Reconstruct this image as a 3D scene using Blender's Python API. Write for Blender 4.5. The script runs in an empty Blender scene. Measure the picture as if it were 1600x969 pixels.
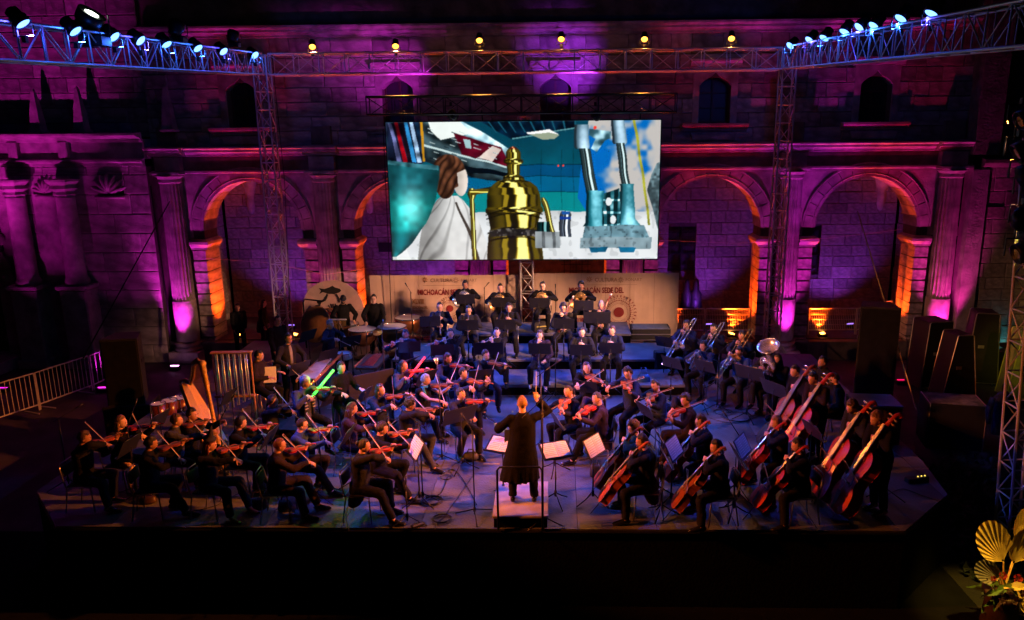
import bpy, math, random
import numpy as np
from mathutils import Vector as V, Matrix, noise
R_ = math.radians
rnd = random.Random(7)
sc = bpy.context.scene
COL = sc.collection
# ------------------------------------------------------------------ camera
F_, PX_, PY_, HC = 1180.0, 845.0, 484.5, 7.2
CAMR = Matrix.Rotation(R_(1.5), 3, 'Z') @ Matrix.Rotation(R_(90 - 12.8), 3, 'X') @ Matrix.Rotation(R_(-0.5), 3, 'Z')
cam = bpy.data.cameras.new('camera'); camo = bpy.data.objects.new('camera', cam); COL.objects.link(camo)
cam.sensor_width = 36; cam.lens = 36 * F_ / 1600; cam.shift_x = -45 / 1600; cam.clip_end = 400
camo.matrix_world = Matrix.Translation((0, 0, HC)) @ CAMR.to_4x4()
sc.camera = camo
# ------------------------------------------------------------------ night sky
w = bpy.data.worlds.new('World'); sc.world = w; w.use_nodes = True
bg = w.node_tree.nodes['Background']
sky = w.node_tree.nodes.new('ShaderNodeTexSky'); sky.sky_type = 'NISHITA'; sky.sun_disc = False
sky.sun_elevation = R_(-6); sky.sun_rotation = R_(200)
w.node_tree.links.new(sky.outputs[0], bg.inputs[0]); bg.inputs[1].default_value = 0.05
sc.view_settings.view_transform = 'Standard'; sc.view_settings.look = 'None'
sc.view_settings.exposure = 0.0; sc.view_settings.gamma = 1
sc.cycles.use_denoising = True
sc.cycles.max_bounces = 4; sc.cycles.diffuse_bounces = 2; sc.cycles.glossy_bounces = 2
sc.cycles.transmission_bounces = 3; sc.cycles.sample_clamp_indirect = 3
try: sc.cycles.use_light_tree = True
except Exception: pass

# ------------------------------------------------------------------ helpers
def ray(px, py): return CAMR @ V(((px - PX_) / F_, -(py - PY_) / F_, -1))
def at(px, py, z):
    d = ray(px, py); t = (z - HC) / d.z; return V((d.x * t, d.y * t, z))
def aty(px, py, y):
    d = ray(px, py); t = y / d.y; return V((d.x * t, y, HC + d.z * t))
def setp(o, label=None, cat=None, group=None, kind=None):
    if label: o['label'] = label
    if cat: o['category'] = cat
    if group: o['group'] = group
    if kind: o['kind'] = kind
    return o
def empty(name, M=None, parent=None):
    o = bpy.data.objects.new(name, None); COL.objects.link(o); o.empty_display_size = .2
    if parent: o.parent = parent
    if M is not None: o.matrix_local = M
    return o
def thing(name, M, label, cat, group=None):
    return setp(empty(name, M), label, cat, group)
def obj(name, me, parent=None, M=None):
    o = bpy.data.objects.new(name, me); COL.objects.link(o)
    if parent: o.parent = parent
    if M is not None: o.matrix_local = M
    return o
def T(x, y=0, z=0):
    return Matrix.Translation(x) if not isinstance(x, (int, float)) else Matrix.Translation((x, y, z))
def RX(a): return Matrix.Rotation(R_(a), 4, 'X')
def RY(a): return Matrix.Rotation(R_(a), 4, 'Y')
def RZ(a): return Matrix.Rotation(R_(a), 4, 'Z')
def S(x, y, z): return Matrix.Diagonal((x, y, z, 1))
def frame(o, yax, zhint=(0, 0, 1)):
    """matrix whose +Y runs along yax and whose +Z leans to zhint"""
    y = V(yax).normalized(); z = V(zhint); z = (z - y * z.dot(y))
    if z.length < 1e-4: z = V((1, 0, 0)) - y * y.x
    z.normalize(); x = y.cross(z)
    M = Matrix((x, y, z)).transposed().to_4x4(); M.translation = V(o); return M
class MB:
    def __init__(s): s.v = []; s.f = []; s.m = []
    def add(s, vs, fs, mi=0, M=None):
        n = len(s.v)
        if M is not None: vs = [M @ V(v) for v in vs]
        s.v += [tuple(v) for v in vs]; s.f += [tuple(i + n for i in f) for f in fs]; s.m += [mi] * len(fs); return s
    def box(s, c, sz, mi=0, M=None, tx=1.0, ty=1.0):
        hx, hy, hz = sz[0] / 2, sz[1] / 2, sz[2] / 2; c = V(c)
        vs = [c + V(p) for p in ((-hx, -hy, -hz), (hx, -hy, -hz), (hx, hy, -hz), (-hx, hy, -hz), (-hx * tx, -hy * ty, hz), (hx * tx, -hy * ty, hz), (hx * tx, hy * ty, hz), (-hx * tx, hy * ty, hz))]
        return s.add(vs, [(0, 3, 2, 1), (4, 5, 6, 7), (0, 1, 5, 4), (1, 2, 6, 5), (2, 3, 7, 6), (3, 0, 4, 7)], mi, M)
    def bbox(s, c, sz, b=.01, mi=0, M=None):
        """box with chamfered edges"""
        hx, hy, hz = sz[0] / 2, sz[1] / 2, sz[2] / 2; vs = []; c = V(c); idx = {}
        for sx in (-1, 1):
            for sy in (-1, 1):
                for sz_ in (-1, 1):
                    for ax in range(3):
                        p = [sx * (hx - b), sy * (hy - b), sz_ * (hz - b)]; p[ax] += b * (sx, sy, sz_)[ax]
                        idx[(sx, sy, sz_, ax)] = len(vs); vs.append(c + V(p))
        fs = []
        for ax in range(3):
            u, w_ = [(1, 2), (2, 0), (0, 1)][ax]
            for sg in (-1, 1):
                q = []
                for a, b_ in ((-1, -1), (1, -1), (1, 1), (-1, 1)):
                    k = [0, 0, 0]; k[ax] = sg; k[u] = a; k[w_] = b_; q.append(idx[(*k, ax)])
                fs.append(tuple(q if sg > 0 else q[::-1]))
            for a in (-1, 1):
                for b_ in (-1, 1):
                    k0 = [0, 0, 0]; k1 = [0, 0, 0]; k0[ax] = -1; k1[ax] = 1
                    for k in (k0, k1): k[u] = a; k[w_] = b_
                    q = [idx[(*k0, u)], idx[(*k1, u)], idx[(*k1, w_)], idx[(*k0, w_)]]
                    fs.append(tuple(q if a * b_ < 0 else q[::-1]))
        for sx in (-1, 1):
            for sy in (-1, 1):
                for sz_ in (-1, 1):
                    q = [idx[(sx, sy, sz_, i)] for i in range(3)]; fs.append(tuple(q if sx * sy * sz_ > 0 else q[::-1]))
        return s.add(vs, fs, mi, M)
    def tube(s, pts, rad, n=8, mi=0, side=(1, 0, 0), M=None, cap=True):
        pts = [V(p) for p in pts]; k = len(pts)
        if not isinstance(rad, (list, tuple)): rad = [rad] * k
        vs = []; sd = V(side)
        for i, p in enumerate(pts):
            t = (pts[min(i + 1, k - 1)] - pts[max(i - 1, 0)])
            if t.length < 1e-9: t = V((0, 0, 1))
            t.normalize()
            a = sd - t * sd.dot(t)
            if a.length < .05:
                a = V((0, 1, 0)) - t * t.y
                if a.length < .05: a = V((0, 0, 1)) - t * t.z
            a.normalize(); sd = a; b = t.cross(a); r = rad[i]
            ra, rb = r if isinstance(r, (list, tuple)) else (r, r)
            for j in range(n):
                th = 2 * math.pi * j / n; vs.append(p + a * (ra * math.cos(th)) + b * (rb * math.sin(th)))
        fs = [(i * n + j, i * n + (j + 1) % n, (i + 1) * n + (j + 1) % n, (i + 1) * n + j) for i in range(k - 1) for j in range(n)]
        if cap: fs += [tuple(range(n))[::-1], tuple((k - 1) * n + j for j in range(n))]
        return s.add(vs, fs, mi, M)
    def ell(s, c, r, n=10, k=6, mi=0, M=None):
        if isinstance(r, (int, float)): r = (r, r, r)
        vs = [(0, 0, -1)]
        for i in range(1, k):
            ph = math.pi * i / k - math.pi / 2
            vs += [(math.cos(ph) * math.cos(2 * math.pi * j / n), math.cos(ph) * math.sin(2 * math.pi * j / n), math.sin(ph)) for j in range(n)]
        vs.append((0, 0, 1)); L = len(vs) - 1
        vs = [V((c[0] + v[0] * r[0], c[1] + v[1] * r[1], c[2] + v[2] * r[2])) for v in vs]
        fs = [(0, 1 + (j + 1) % n, 1 + j) for j in range(n)]
        for i in range(k - 2):
            a = 1 + i * n; fs += [(a + j, a + (j + 1) % n, a + n + (j + 1) % n, a + n + j) for j in range(n)]
        a = 1 + (k - 2) * n; fs += [(a + j, a + (j + 1) % n, L) for j in range(n)]
        return s.add(vs, fs, mi, M)
    def prism(s, poly, z0, z1, mi=0, M=None, top=None):
        """poly in XY extruded along Z; top: scale of the upper outline"""
        n = len(poly); tp = top or 1
        vs = [(x, y, z0) for x, y in poly] + [(x * tp, y * tp, z1) for x, y in poly]
        fs = [tuple(range(n))[::-1], tuple(range(n, 2 * n))] + [(i, (i + 1) % n, n + (i + 1) % n, n + i) for i in range(n)]
        return s.add(vs, fs, mi, M)
    def lathe(s, prof, n=16, mi=0, M=None, flute=0, cap=True):
        vs = []
        for r, z in prof:
            for j in range(n):
                q = r * (1 - flute * (j % 2)) if flute and isinstance(r, float) else r
                vs.append((q * math.cos(2 * math.pi * j / n), q * math.sin(2 * math.pi * j / n), z))
        k = len(prof)
        fs = [(i * n + j, i * n + (j + 1) % n, (i + 1) * n + (j + 1) % n, (i + 1) * n + j) for i in range(k - 1) for j in range(n)]
        if cap: fs += [tuple(range(n))[::-1], tuple((k - 1) * n + j for j in range(n))]
        return s.add(vs, fs, mi, M)
    def mesh(s, name, mats, smooth=False):
        me = bpy.data.meshes.new(name); me.from_pydata(s.v, [], s.f)
        for m in (mats if isinstance(mats, (list, tuple)) else [mats]): me.materials.append(m)
        me.polygons.foreach_set('material_index', s.m)
        if smooth: me.polygons.foreach_set('use_smooth', [True] * len(s.f))
        me.update(); return me
    def build(s, name, mats, parent=None, smooth=False, M=None):
        return obj(name, s.mesh(name, mats, smooth), parent, M)
# ------------------------------------------------------------------ materials
MATS = {}
def mat(name, col=(.5, .5, .5), rough=.6, metal=0, var=.25, scale=6, bump=0, bscale=None, spec=None, emit=None, es=1, rand=0, coat=0, col2=None):
    if name in MATS: return MATS[name]
    m = bpy.data.materials.new(name); m.use_nodes = True; nt = m.node_tree; N = nt.nodes; L = nt.links; b = N['Principled BSDF']
    b.inputs['Roughness'].default_value = rough; b.inputs['Metallic'].default_value = metal
    if spec is not None: b.inputs['Specular IOR Level'].default_value = spec
    if coat: b.inputs['Coat Weight'].default_value = coat; b.inputs['Coat Roughness'].default_value = .12
    tc = N.new('ShaderNodeTexCoord'); nz = N.new('ShaderNodeTexNoise'); nz.inputs['Scale'].default_value = scale; nz.inputs['Detail'].default_value = 5
    L.new(tc.outputs['Object'], nz.inputs['Vector'])
    cr = N.new('ShaderNodeValToRGB'); c = V(col[:3])
    c2 = V(col2) if col2 else c * (1 - var)
    cr.color_ramp.elements[0].position = .35; cr.color_ramp.elements[1].position = .68
    cr.color_ramp.elements[0].color = (*c2, 1); cr.color_ramp.elements[1].color = (*[min(1, q * (1 + var * .4)) for q in c], 1)
    L.new(nz.outputs['Fac'], cr.inputs[0]); out = cr.outputs[0]
    if rand:
        oi = N.new('ShaderNodeObjectInfo'); mr = N.new('ShaderNodeMapRange'); mr.inputs[3].default_value = 1 - rand; mr.inputs[4].default_value = 1 + rand * .6
        L.new(oi.outputs['Random'], mr.inputs[0]); mx = N.new('ShaderNodeVectorMath'); mx.operation = 'SCALE'
        L.new(out, mx.inputs[0]); L.new(mr.outputs[0], mx.inputs['Scale']); out = mx.outputs[0]
    L.new(out, b.inputs['Base Color'])
    if bump:
        n2 = N.new('ShaderNodeTexNoise'); n2.inputs['Scale'].default_value = bscale or scale * 6; n2.inputs['Detail'].default_value = 6
        L.new(tc.outputs['Object'], n2.inputs['Vector']); bp = N.new('ShaderNodeBump'); bp.inputs['Strength'].default_value = bump; bp.inputs['Distance'].default_value = .02
        L.new(n2.outputs['Fac'], bp.inputs['Height']); L.new(bp.outputs[0], b.inputs['Normal'])
    if emit:
        b.inputs['Emission Color'].default_value = (*emit, 1); b.inputs['Emission Strength'].default_value = es
    MATS[name] = m; return m
stone = mat('facade_stone', (.33, .28, .27), .9, var=.5, scale=2.2, bump=1.0, bscale=11, rand=.38)
stone_s = mat('smooth_dressed_stone', (.35, .29, .28), .85, var=.45, scale=2.6, bump=.8, bscale=15, rand=.16)
mortar = mat('mortar', (.09, .07, .06), .95, var=.3, scale=5, bump=.5)
dstone = mat('dark_stone', (.15, .12, .10), .95, var=.45, scale=2.5, bump=.8, bscale=12, rand=.25)
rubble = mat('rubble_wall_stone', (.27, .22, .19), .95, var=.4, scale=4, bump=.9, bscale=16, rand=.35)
paving = mat('courtyard_paving', (.06, .05, .048), .75, var=.5, scale=1.5, bump=.4, bscale=9)
alu = mat('truss_aluminium', (.52, .53, .56), .42, .45, var=.3, scale=9)
blackm = mat('black_metal', (.02, .02, .022), .4, .6, var=.3)
blackp = mat('black_plastic', (.010, .010, .012), .5, var=.3)
chrome = mat('chrome', (.7, .7, .72), .15, 1, var=.15)
glassd = mat('dark_glass', (.01, .011, .015), .45, var=.3, spec=.6)
wood_dark = mat('dark_wood', (.05, .025, .015), .5, var=.4, scale=8, bump=.3)
# lamp helper: the light is part of the lamp that is built with it
def spot(name, parent, loc, target, power, col, size=40, blend=.6, rad=.06):
    l = bpy.data.lights.new(name, 'SPOT'); l.energy = power; l.color = col; l.spot_size = R_(size); l.spot_blend = blend; l.shadow_soft_size = rad
    o = bpy.data.objects.new(name, l); COL.objects.link(o)
    d = V(target) - V(loc); o.matrix_world = T(V(loc)) @ d.to_track_quat('-Z', 'Y').to_matrix().to_4x4()
    if parent: o.parent = parent; o.matrix_parent_inverse = parent.matrix_basis.inverted()
    return o
# ================================================================== SETTING
YF = 24.3            # front face of the arcade
PXS = [-12.45 + 4.93 * i for i in range(6)]      # column axes
BC = [(PXS[i] + PXS[i + 1]) / 2 for i in range(5)]
RA = 1.6; ZS = 4.1; DEP = .95
g = MB(); g.add([(-60, -10, 0), (60, -10, 0), (60, 24.1, 0), (-60, 24.1, 0)], [(0, 1, 2, 3)])
setp(g.build('ground', paving), kind='structure')
# unit block, chamfered towards -Y, shared by all stones
def unit_block(seed):
    r = random.Random(seed); b = MB(); e = .5
    back = [(-e, e, -e), (e, e, -e), (e, e, e), (-e, e, e)]
    mid = [(-e, -e + .12, -e), (e, -e + .12, -e), (e, -e + .12, e), (-e, -e + .12, e)]
    j = lambda: r.uniform(-.012, .012)
    fr = [(-e + .03 + j(), -e, -e + .05 + j()), (e - .03 + j(), -e, -e + .05 + j()), (e - .03 + j(), -e, e - .05 + j()), (-e + .03 + j(), -e, e - .05 + j())]
    vs = back + mid + fr; fs = [(0, 1, 2, 3)]
    for a in (0, 4):
        for i in range(4): fs.append((a + i, a + 4 + i, a + 4 + (i + 1) % 4, a + (i + 1) % 4))
    fs.append((8, 9, 10, 11)[::1])
    return b.add(vs, fs)
UB = {}
def ublock(m, k):
    key = (m.name, k)
    if key not in UB: UB[key] = unit_block(k).mesh('stone', m)
    return UB[key]
def stone_at(parent, x0, x1, z0, z1, y, depth, m, name='stone', gap=.012, jit=.012, ang=0):
    dz = rnd.uniform(0, jit)
    o = obj(name, ublock(m, rnd.randrange(5)), parent)
    o.matrix_local = T((x0 + x1) / 2, y + depth / 2 - dz, (z0 + z1) / 2) @ S(x1 - x0 - gap, depth, z1 - z0 - gap); return o
def cut(spans, a, b):
    out = []
    for s0, s1 in spans:
        if b <= s0 or a >= s1: out.append((s0, s1)); continue
        if a > s0: out.append((s0, a))
        if b < s1: out.append((b, s1))
    return out
def ashlar(parent, x0, x1, z0, z1, y, ch, lw, m, holes=(), depth=.12, bh=.7, jit=.015, chv=0.0):
    """courses of separate stones in front of a mortar backing, leaving rectangular holes"""
    bk = MB(); zs = sorted(set([z0, z1] + [h[2] for h in holes] + [h[3] for h in holes]))
    zs = [z for z in zs if z0 <= z <= z1]
    for a, b in zip(zs, zs[1:]):
        sp = [(x0, x1)]
        for h in holes:
            if h[2] < b - 1e-4 and h[3] > a + 1e-4: sp = cut(sp, h[0], h[1])
        for s0, s1 in sp: bk.box(((s0 + s1) / 2, y + .03 + bh / 2, (a + b) / 2), (s1 - s0, bh, b - a))
    bk.build('backing', mortar, parent)
    z = z0; k = 0
    while z < z1 - .08:
        h_ = ch * rnd.uniform(1 - chv, 1 + chv); zt = min(z1, z + h_)
        if z1 - zt < ch * .4: zt = z1
        sp = [(x0, x1)]
        for h in holes:
            if h[2] < zt - .02 and h[3] > z + .02: sp = cut(sp, h[0], h[1])
        for s0, s1 in sp:
            x = s0; first = True
            while x < s1 - .02:
                l = lw * rnd.uniform(.6, 1.4) * (.55 if first and k % 2 else 1); xe = x + l; first = False
                if s1 - xe < lw * .35: xe = s1
                stone_at(parent, x, xe, z, zt, y, depth, m, jit=jit); x = xe
        z = zt; k += 1
# ---- arcade
def moulding(parent, name, x0, x1, prof, y, m, ends=True):
    """profile (out, z) swept along X; out = distance in front of plane y"""
    b = MB(); n = len(prof)
    vs = [(x0, y - o, z) for o, z in prof] + [(x1, y - o, z) for o, z in prof]
    fs = [(i, i + 1, n + i + 1, n + i) for i in range(n - 1)] + [tuple(range(n))[::-1], tuple(range(n, 2 * n)), (0, n, 2 * n - 1, n - 1)]
    return b.add(vs, fs).build(name, m, parent)
fac = setp(empty('arcade_facade'), 'long stone arcade front with fluted half columns lit magenta and orange behind the stage', 'building')
# spandrels: front face with arched openings, as real thickness
for bi, xc in enumerate(BC):
    b = MB(); N_ = 24; zt = 6.12; xl, xr = xc - 2.465, xc + 2.465; ro = RA + .38
    arc = [(xc - ro * math.cos(math.pi * i / N_), ZS + .25 + ro * math.sin(math.pi * i / N_)) for i in range(N_ + 1)]
    pts = [(xl, ZS), (xc - ro, ZS)] + arc + [(xc + ro, ZS), (xr, ZS)]
    top = [(xl, zt), (xc - ro, zt)] + [(p[0], zt) for p in arc] + [(xc + ro, zt), (xr, zt)]
    for i in range(len(pts) - 1):
        (ax, az), (bx, bz) = pts[i], pts[i + 1]; (cx, cz), (dx, dz) = top[i], top[i + 1]
        for yy in (YF + .02, YF + DEP):
            b.add([(ax, yy, az), (bx, yy, bz), (dx, yy, dz), (cx, yy, cz)], [(0, 1, 2, 3)])
        b.add([(ax, YF + .02, az), (bx, YF + .02, bz), (bx, YF + DEP, bz), (ax, YF + DEP, az)], [(0, 1, 2, 3)])
    b.build('spandrel', stone_s, fac)
    # arch ring: separate wedge stones, soffit to the back
    NV = 15
    for i in range(NV):
        a0 = math.pi * i / NV + .006; a1 = math.pi * (i + 1) / NV - .006; v = MB(); q = []
        yo = YF - .03 - rnd.uniform(0, .008)
        for yy in (yo, YF + DEP + .02):
            for r_ in (RA, ro - .01):
                for a in (a0, (a0 + a1) / 2, a1): q.append((xc - r_ * math.cos(a), yy, ZS + .25 + r_ * math.sin(a)))
        fs = [(0, 3, 4, 1), (1, 4, 5, 2), (6, 7, 10, 9), (7, 8, 11, 10), (0, 1, 7, 6), (1, 2, 8, 7), (3, 9, 10, 4), (4, 10, 11, 5), (0, 6, 9, 3), (2, 5, 11, 8)]
        v.add(q, fs).build('stone', stone_s, fac)
        q2 = MB(); q = []
    # outer bead of the arch
    t = MB(); t.tube([(xc - (ro + .03) * math.cos(math.pi * i / 30), YF - .01, ZS + .25 + (ro + .03) * math.sin(math.pi * i / 30)) for i in range(31)], .035, 6, side=(0, 1, 0))
    t.tube([(xc - (RA + .1) * math.cos(math.pi * i / 30), YF - .03, ZS + .25 + (RA + .1) * math.sin(math.pi * i / 30)) for i in range(31)], .022, 6, side=(0, 1, 0))
    t.build('arch_moulding', stone_s, fac)
IMP = [(0, 3.74), (.05, 3.74), (.05, 3.80), (.10, 3.86), (.14, 3.92), (.14, 4.0), (.10, 4.04), (0, 4.08)]
for pi_, xp in enumerate(PXS):
    # rusticated pier, one block per course on either side of the column
    core = MB()
    xa = xp - .84 if pi_ > 0 else xp - .5; xb = xp + .84 if pi_ < 5 else xp + .5
    core.box(((xa + xb) / 2, YF + .04 + DEP / 2, 3.78 / 2), (xb - xa, DEP - .08, 3.76)); core.box(((xa + xb) / 2, YF + .03 + DEP / 2, 4.2), (xb - xa, DEP - .03, .3))
    core.build('pier', mortar, fac)
    for sd in (-1, 1):
        if (pi_ == 0 and sd < 0) or (pi_ == 5 and sd > 0): continue
        x_in, x_out = xp + sd * .38, xp + sd * .865
        z = .02; ci = 0
        while z < 3.7:
            zt = z + .372
            o = stone_at(fac, min(x_in, x_out), max(x_in, x_out), z, min(zt, 3.73), YF, DEP + .02, stone_s, gap=.03, jit=.004); z = zt
        # impost wraps front and jamb
        m_ = MB(); n = len(IMP)
        pf = [(x_in, YF - o_, z_) for o_, z_ in IMP]; pc = [(x_out - sd * 0 - sd * -o_, YF - o_, z_) for o_, z_ in IMP]; pb = [(x_out + sd * o_, YF + DEP, z_) for o_, z_ in IMP]
        vs = pf + pc + pb
        fs = [(i, i + 1, n + i + 1, n + i) for i in range(n - 1)] + [(n + i, n + i + 1, 2 * n + i + 1, 2 * n + i) for i in range(n - 1)]
        m_.add(vs, fs).build('impost', stone_s, fac)
    # column: plinth, base, cabled drum, fluted shaft, capital
    MB().box((xp, YF + .35, .33), (1.75, 1.0, .66)).build('pier_plinth', dstone, fac)
    c = thing('engaged_column', T(xp, YF - .12, 0), ['fluted half column at the far left end, washed bright magenta from its foot', 'fluted half column behind the round fish panel', 'fluted half column whose foot shows left of the lit screen tower', 'fluted half column hidden above by the film screen, right of its centre', 'fluted half column behind the right truss tower, magenta at its foot', 'fluted half column at the right end, pink beside the olive lit wall'][pi_], 'column', 'fluted half columns of the arcade')
    MB().bbox((0, 0, .2), (1.0, .95, .4), .02).build('plinth', stone_s, c)
    MB().lathe([(.46, .4), (.47, .44), (.47, .5), (.42, .54), (.40, .58), (.43, .62), (.43, .68), (.37, .72)], 28).build('base', stone_s, c, True)
    MB().lathe([(.37, .72), (.365, 2.08), (.36, 2.1)], 28).build('lower_drum', stone_s, c, True)
    MB().lathe([(.35, 2.1), (.35, 2.12), (.345, 2.2), (.33, 5.9), (.30, 5.95)], 40, flute=.09).build('fluted_shaft', stone_s, c)
    MB().lathe([(.34, 5.9), (.36, 5.95), (.34, 6.0), (.38, 6.08), (.44, 6.12), (.44, 6.15)], 28).build('capital', stone_s, c, True)
    MB().bbox((0, .05, 6.22), (.98, .85, .1), .02).build('abacus', stone_s, c)
# entablature with breaks over the columns
x0, x1 = PXS[0] - .6, PXS[-1] + .7
ARCH = [(0, 6.12), (.05, 6.12), (.05, 6.19), (.12, 6.22), (.12, 6.27), (0, 6.29)]
moulding(fac, 'architrave', x0, x1, ARCH, YF, stone_s)
MB().box(((x0 + x1) / 2, YF + .5, 6.52), (x1 - x0, .96, .5)).build('frieze', dstone, fac)  # shadow of the architrave is put into the darker stone colour
CORN = [(0, 6.72), (.08, 6.74), (.08, 6.79), (.17, 6.84), (.26, 6.86), (.26, 6.93), (.33, 6.97), (.33, 7.0), (0, 7.06)]
moulding(fac, 'cornice', x0, x1, CORN, YF, stone_s)
for xp in PXS:
    moulding(fac, 'cornice_break', xp - .56, xp + .56, [(o + .22 if o > 0 else 0, z + .006) for o, z in CORN], YF, stone_s)
    MB().box((xp, YF - .09, 6.5), (.8, .3, .42)).build('frieze_block', stone_s, fac)
    MB().box((xp, YF + .02, 7.35), (.62, .22, .56), ty=.7).build('pedestal', dstone, fac)
# upper storey with five windows
up = setp(empty('upper_storey'), 'dark stone upper storey above the arcade with windows on heavy lit sills', 'building')
YU = YF + .08
holes = [(xc - .48, xc + .48, 7.62, 8.98) for xc in BC]
ashlar(up, x0, x1, 7.05, 10.3, YU, .44, .98, stone, holes, .14, .7, .035)
for i, xc in enumerate(BC):
    moulding(up, 'window_sill', xc - 1.02, xc + 1.02, [(0, 7.36), (.1, 7.38), (.12, 7.44), (.28, 7.5), (.32, 7.54), (.32, 7.6), (0, 7.62)], YU, stone_s)
    MB().box((xc, YU - .04, 7.22), (1.3, .16, .24), tx=1.1).build('sill_apron', stone_s, up)
    # ogee headed surround
    e = MB(); og = []
    for k in range(13):
        u = k / 12 * 2 - 1; og.append((xc + .5 * u, 8.72 + .30 * (1 - abs(u) ** 1.7) ** .8 + .12 * math.exp(-(u / .16) ** 2)))
    base = [(xc - .66, 7.62), (xc - .50, 7.62), (xc - .50, 8.7)]; 
    for k in range(12):
        (ax, az), (bx, bz) = og[k], og[k + 1]
        e.add([(ax, YU - .05, az), (bx, YU - .05, bz), (bx, YU - .05, 9.3), (ax, YU - .05, 9.3), (ax, YU + .5, az), (bx, YU + .5, bz), (bx, YU + .1, 9.3), (ax, YU + .1, 9.3)], [(0, 1, 2, 3), (1, 0, 4, 5), (3, 2, 6, 7)])
    for sd in (-1, 1): e.box((xc + sd * .59, YU + .2, 8.46), (.2, .5, 1.68))
    e.build('window_surround', stone_s, up)
    moulding(up, 'window_hood', xc - .78, xc + .78, [(0, 9.3), (.1, 9.32), (.12, 9.4), (.22, 9.46), (.22, 9.52), (0, 9.56)], YU, stone_s)
    wn = MB().box((xc, YU + .42, 8.35), (1.0, .02, 1.5)).build('pane', glassd, up)
    fr = MB()
    fr.box((xc, YU + .38, 8.35), (.07, .05, 1.5))
    for z_ in (7.68, 8.1, 8.55): fr.box((xc, YU + .376, z_), (.98, .05, .05))
    for sd in (-1, 1): fr.box((xc + sd * .46, YU + .382, 8.35), (.06, .05, 1.5))
    fr.build('window_frame', wood_dark, up)
moulding(up, 'top_cornice', x0, x1, [(0, 10.28), (.06, 10.3), (.06, 10.36), (.14, 10.42), (.2, 10.44), (.2, 10.5), (.3, 10.56), (.3, 10.62), (0, 10.7)], YU, stone_s)
MB().box(((x0 + x1) / 2, YU + .6, 12.0), (x1 - x0, .9, 2.7)).build('parapet', dstone, up)
# inside of the arcade
inn = setp(empty('arcade_back_wall'), 'violet lit rubble stone wall seen through the arches', 'wall')
YB = 27.8
ihol = [(4.0, 5.0, 2.35, 4.0), (8.75, 9.55, 2.2, 4.0), (.05, 1.15, 2.0, 3.5), (-9.0, -8.0, 0, 3.6)]
zones = [(-12.4, -7.6), (-7.6, -5.2), (2.8, 7.3), (7.3, 12.2)]
bk = MB()
sp_ = MB()
def seg_back(xa, xb):
    h = [q for q in ihol if q[0] >= xa - .01 and q[1] <= xb + .01]
    ashlar(inn, xa, xb, 0, 6.1, YB, .41, .68, rubble, h, .1, .5, .03, .12)
seg_back(-12.4, -7.3); seg_back(-7.3, -5.0); seg_back(2.9, 7.4); seg_back(7.4, 12.2)
MB().box((-1.05, YB + .3, 3.05), (7.9, .5, 6.1)).build('wall_middle', rubble, inn)
for xe in (-12.75, 12.55):
    s_ = empty('end_wall', T(xe, (YF + DEP + YB) / 2, 0) @ RZ(90 if xe < 0 else -90), inn)
    ashlar(s_, -1.4, 1.4, 0, 6.1, -.2 if xe < 0 else -.2, .41, .6, rubble, (), .1, .3, .03, .12)
MB().box((0, (YF + YB) / 2 + .6, 6.4), (25.5, 4.2, .2)).build('ceiling', dstone, inn)
for x_ in (-11.4, -7.0, 7.0, 11.6):
    MB().lathe([(.03, 4.55), (.1, 4.6), (.14, 4.75), (.15, 5.2), (.28, 5.7), (.5, 6.2)], 10, M=T(x_, YB, 0)).build('vault_springer', stone_s, inn, True)
setp(MB().box((0, 26.1, .33), (25, 3.3, .64)).build('arcade_floor', paving), kind='structure')
for xc in BC: MB().box((xc, YF + .25, .31), (3.18, .9, .62)).build('arcade_step', dstone, fac)
for (xa, xb, za, zb) in ihol[:3]:
    f = MB(); xm, zm = (xa + xb) / 2, (za + zb) / 2
    f.box((xm, YB + .12, zm), (.1, .06, zb - za))
    for i in range(4): f.box((xm, YB + .118, za + (zb - za) * (i + .5) / 4), (xb - xa, .05, .05))
    for i in range(5): f.box((xa + (xb - xa) * (i + .5) / 5, YB - .02, zm), (.018, .018, zb - za))
    for i in range(6): f.box((xm, YB - .026, za + (zb - za) * (i + .5) / 6), (xb - xa, .018, .018))
    w_ = f.build('window_grille', blackm, inn)
    MB().box((xm, YB + .2, zm), (xb - xa, .02, zb - za)).build('pane', glassd, w_)
# open doorway in the first bay with a lit slit
dmat = mat('yellow_lit_room', (.5, .4, .2), .8, emit=(1, .62, .12), es=.5)
d = MB(); d.box((-8.13, YB + .5, 2.9), (.2, .04, 1.3)); d.build('lit_gap', dmat, inn)
MB().box((-8.6, YB + .4, 1.8), (.75, .06, 3.6)).build('door', wood_dark, inn)
MB().box((-9.3, YB - .02, 2.55), (.35, .02, .45)).build('wall_notice', mat('pale_notice', (.6, .6, .6)), inn)
MB().box((-6.35, YB - .02, 3.3), (.8, .03, .35)).build('wall_plaque', blackp, inn)

# ---- church portal at the left
por = setp(empty('church_portal'), 'carved church portal front with obelisk finials at the far left, washed magenta', 'building')
YP = 23.9; PX0, PX1 = -24.0, -13.05
ashlar(por, PX0, PX1, 7.35, 11.6, YP + .5, .46, .95, stone, (), .14, .6)
def px2x(px, py, y=YP): return aty(px, py, y)
arcc = (-20.35, 2.6); arR = 2.25
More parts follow.
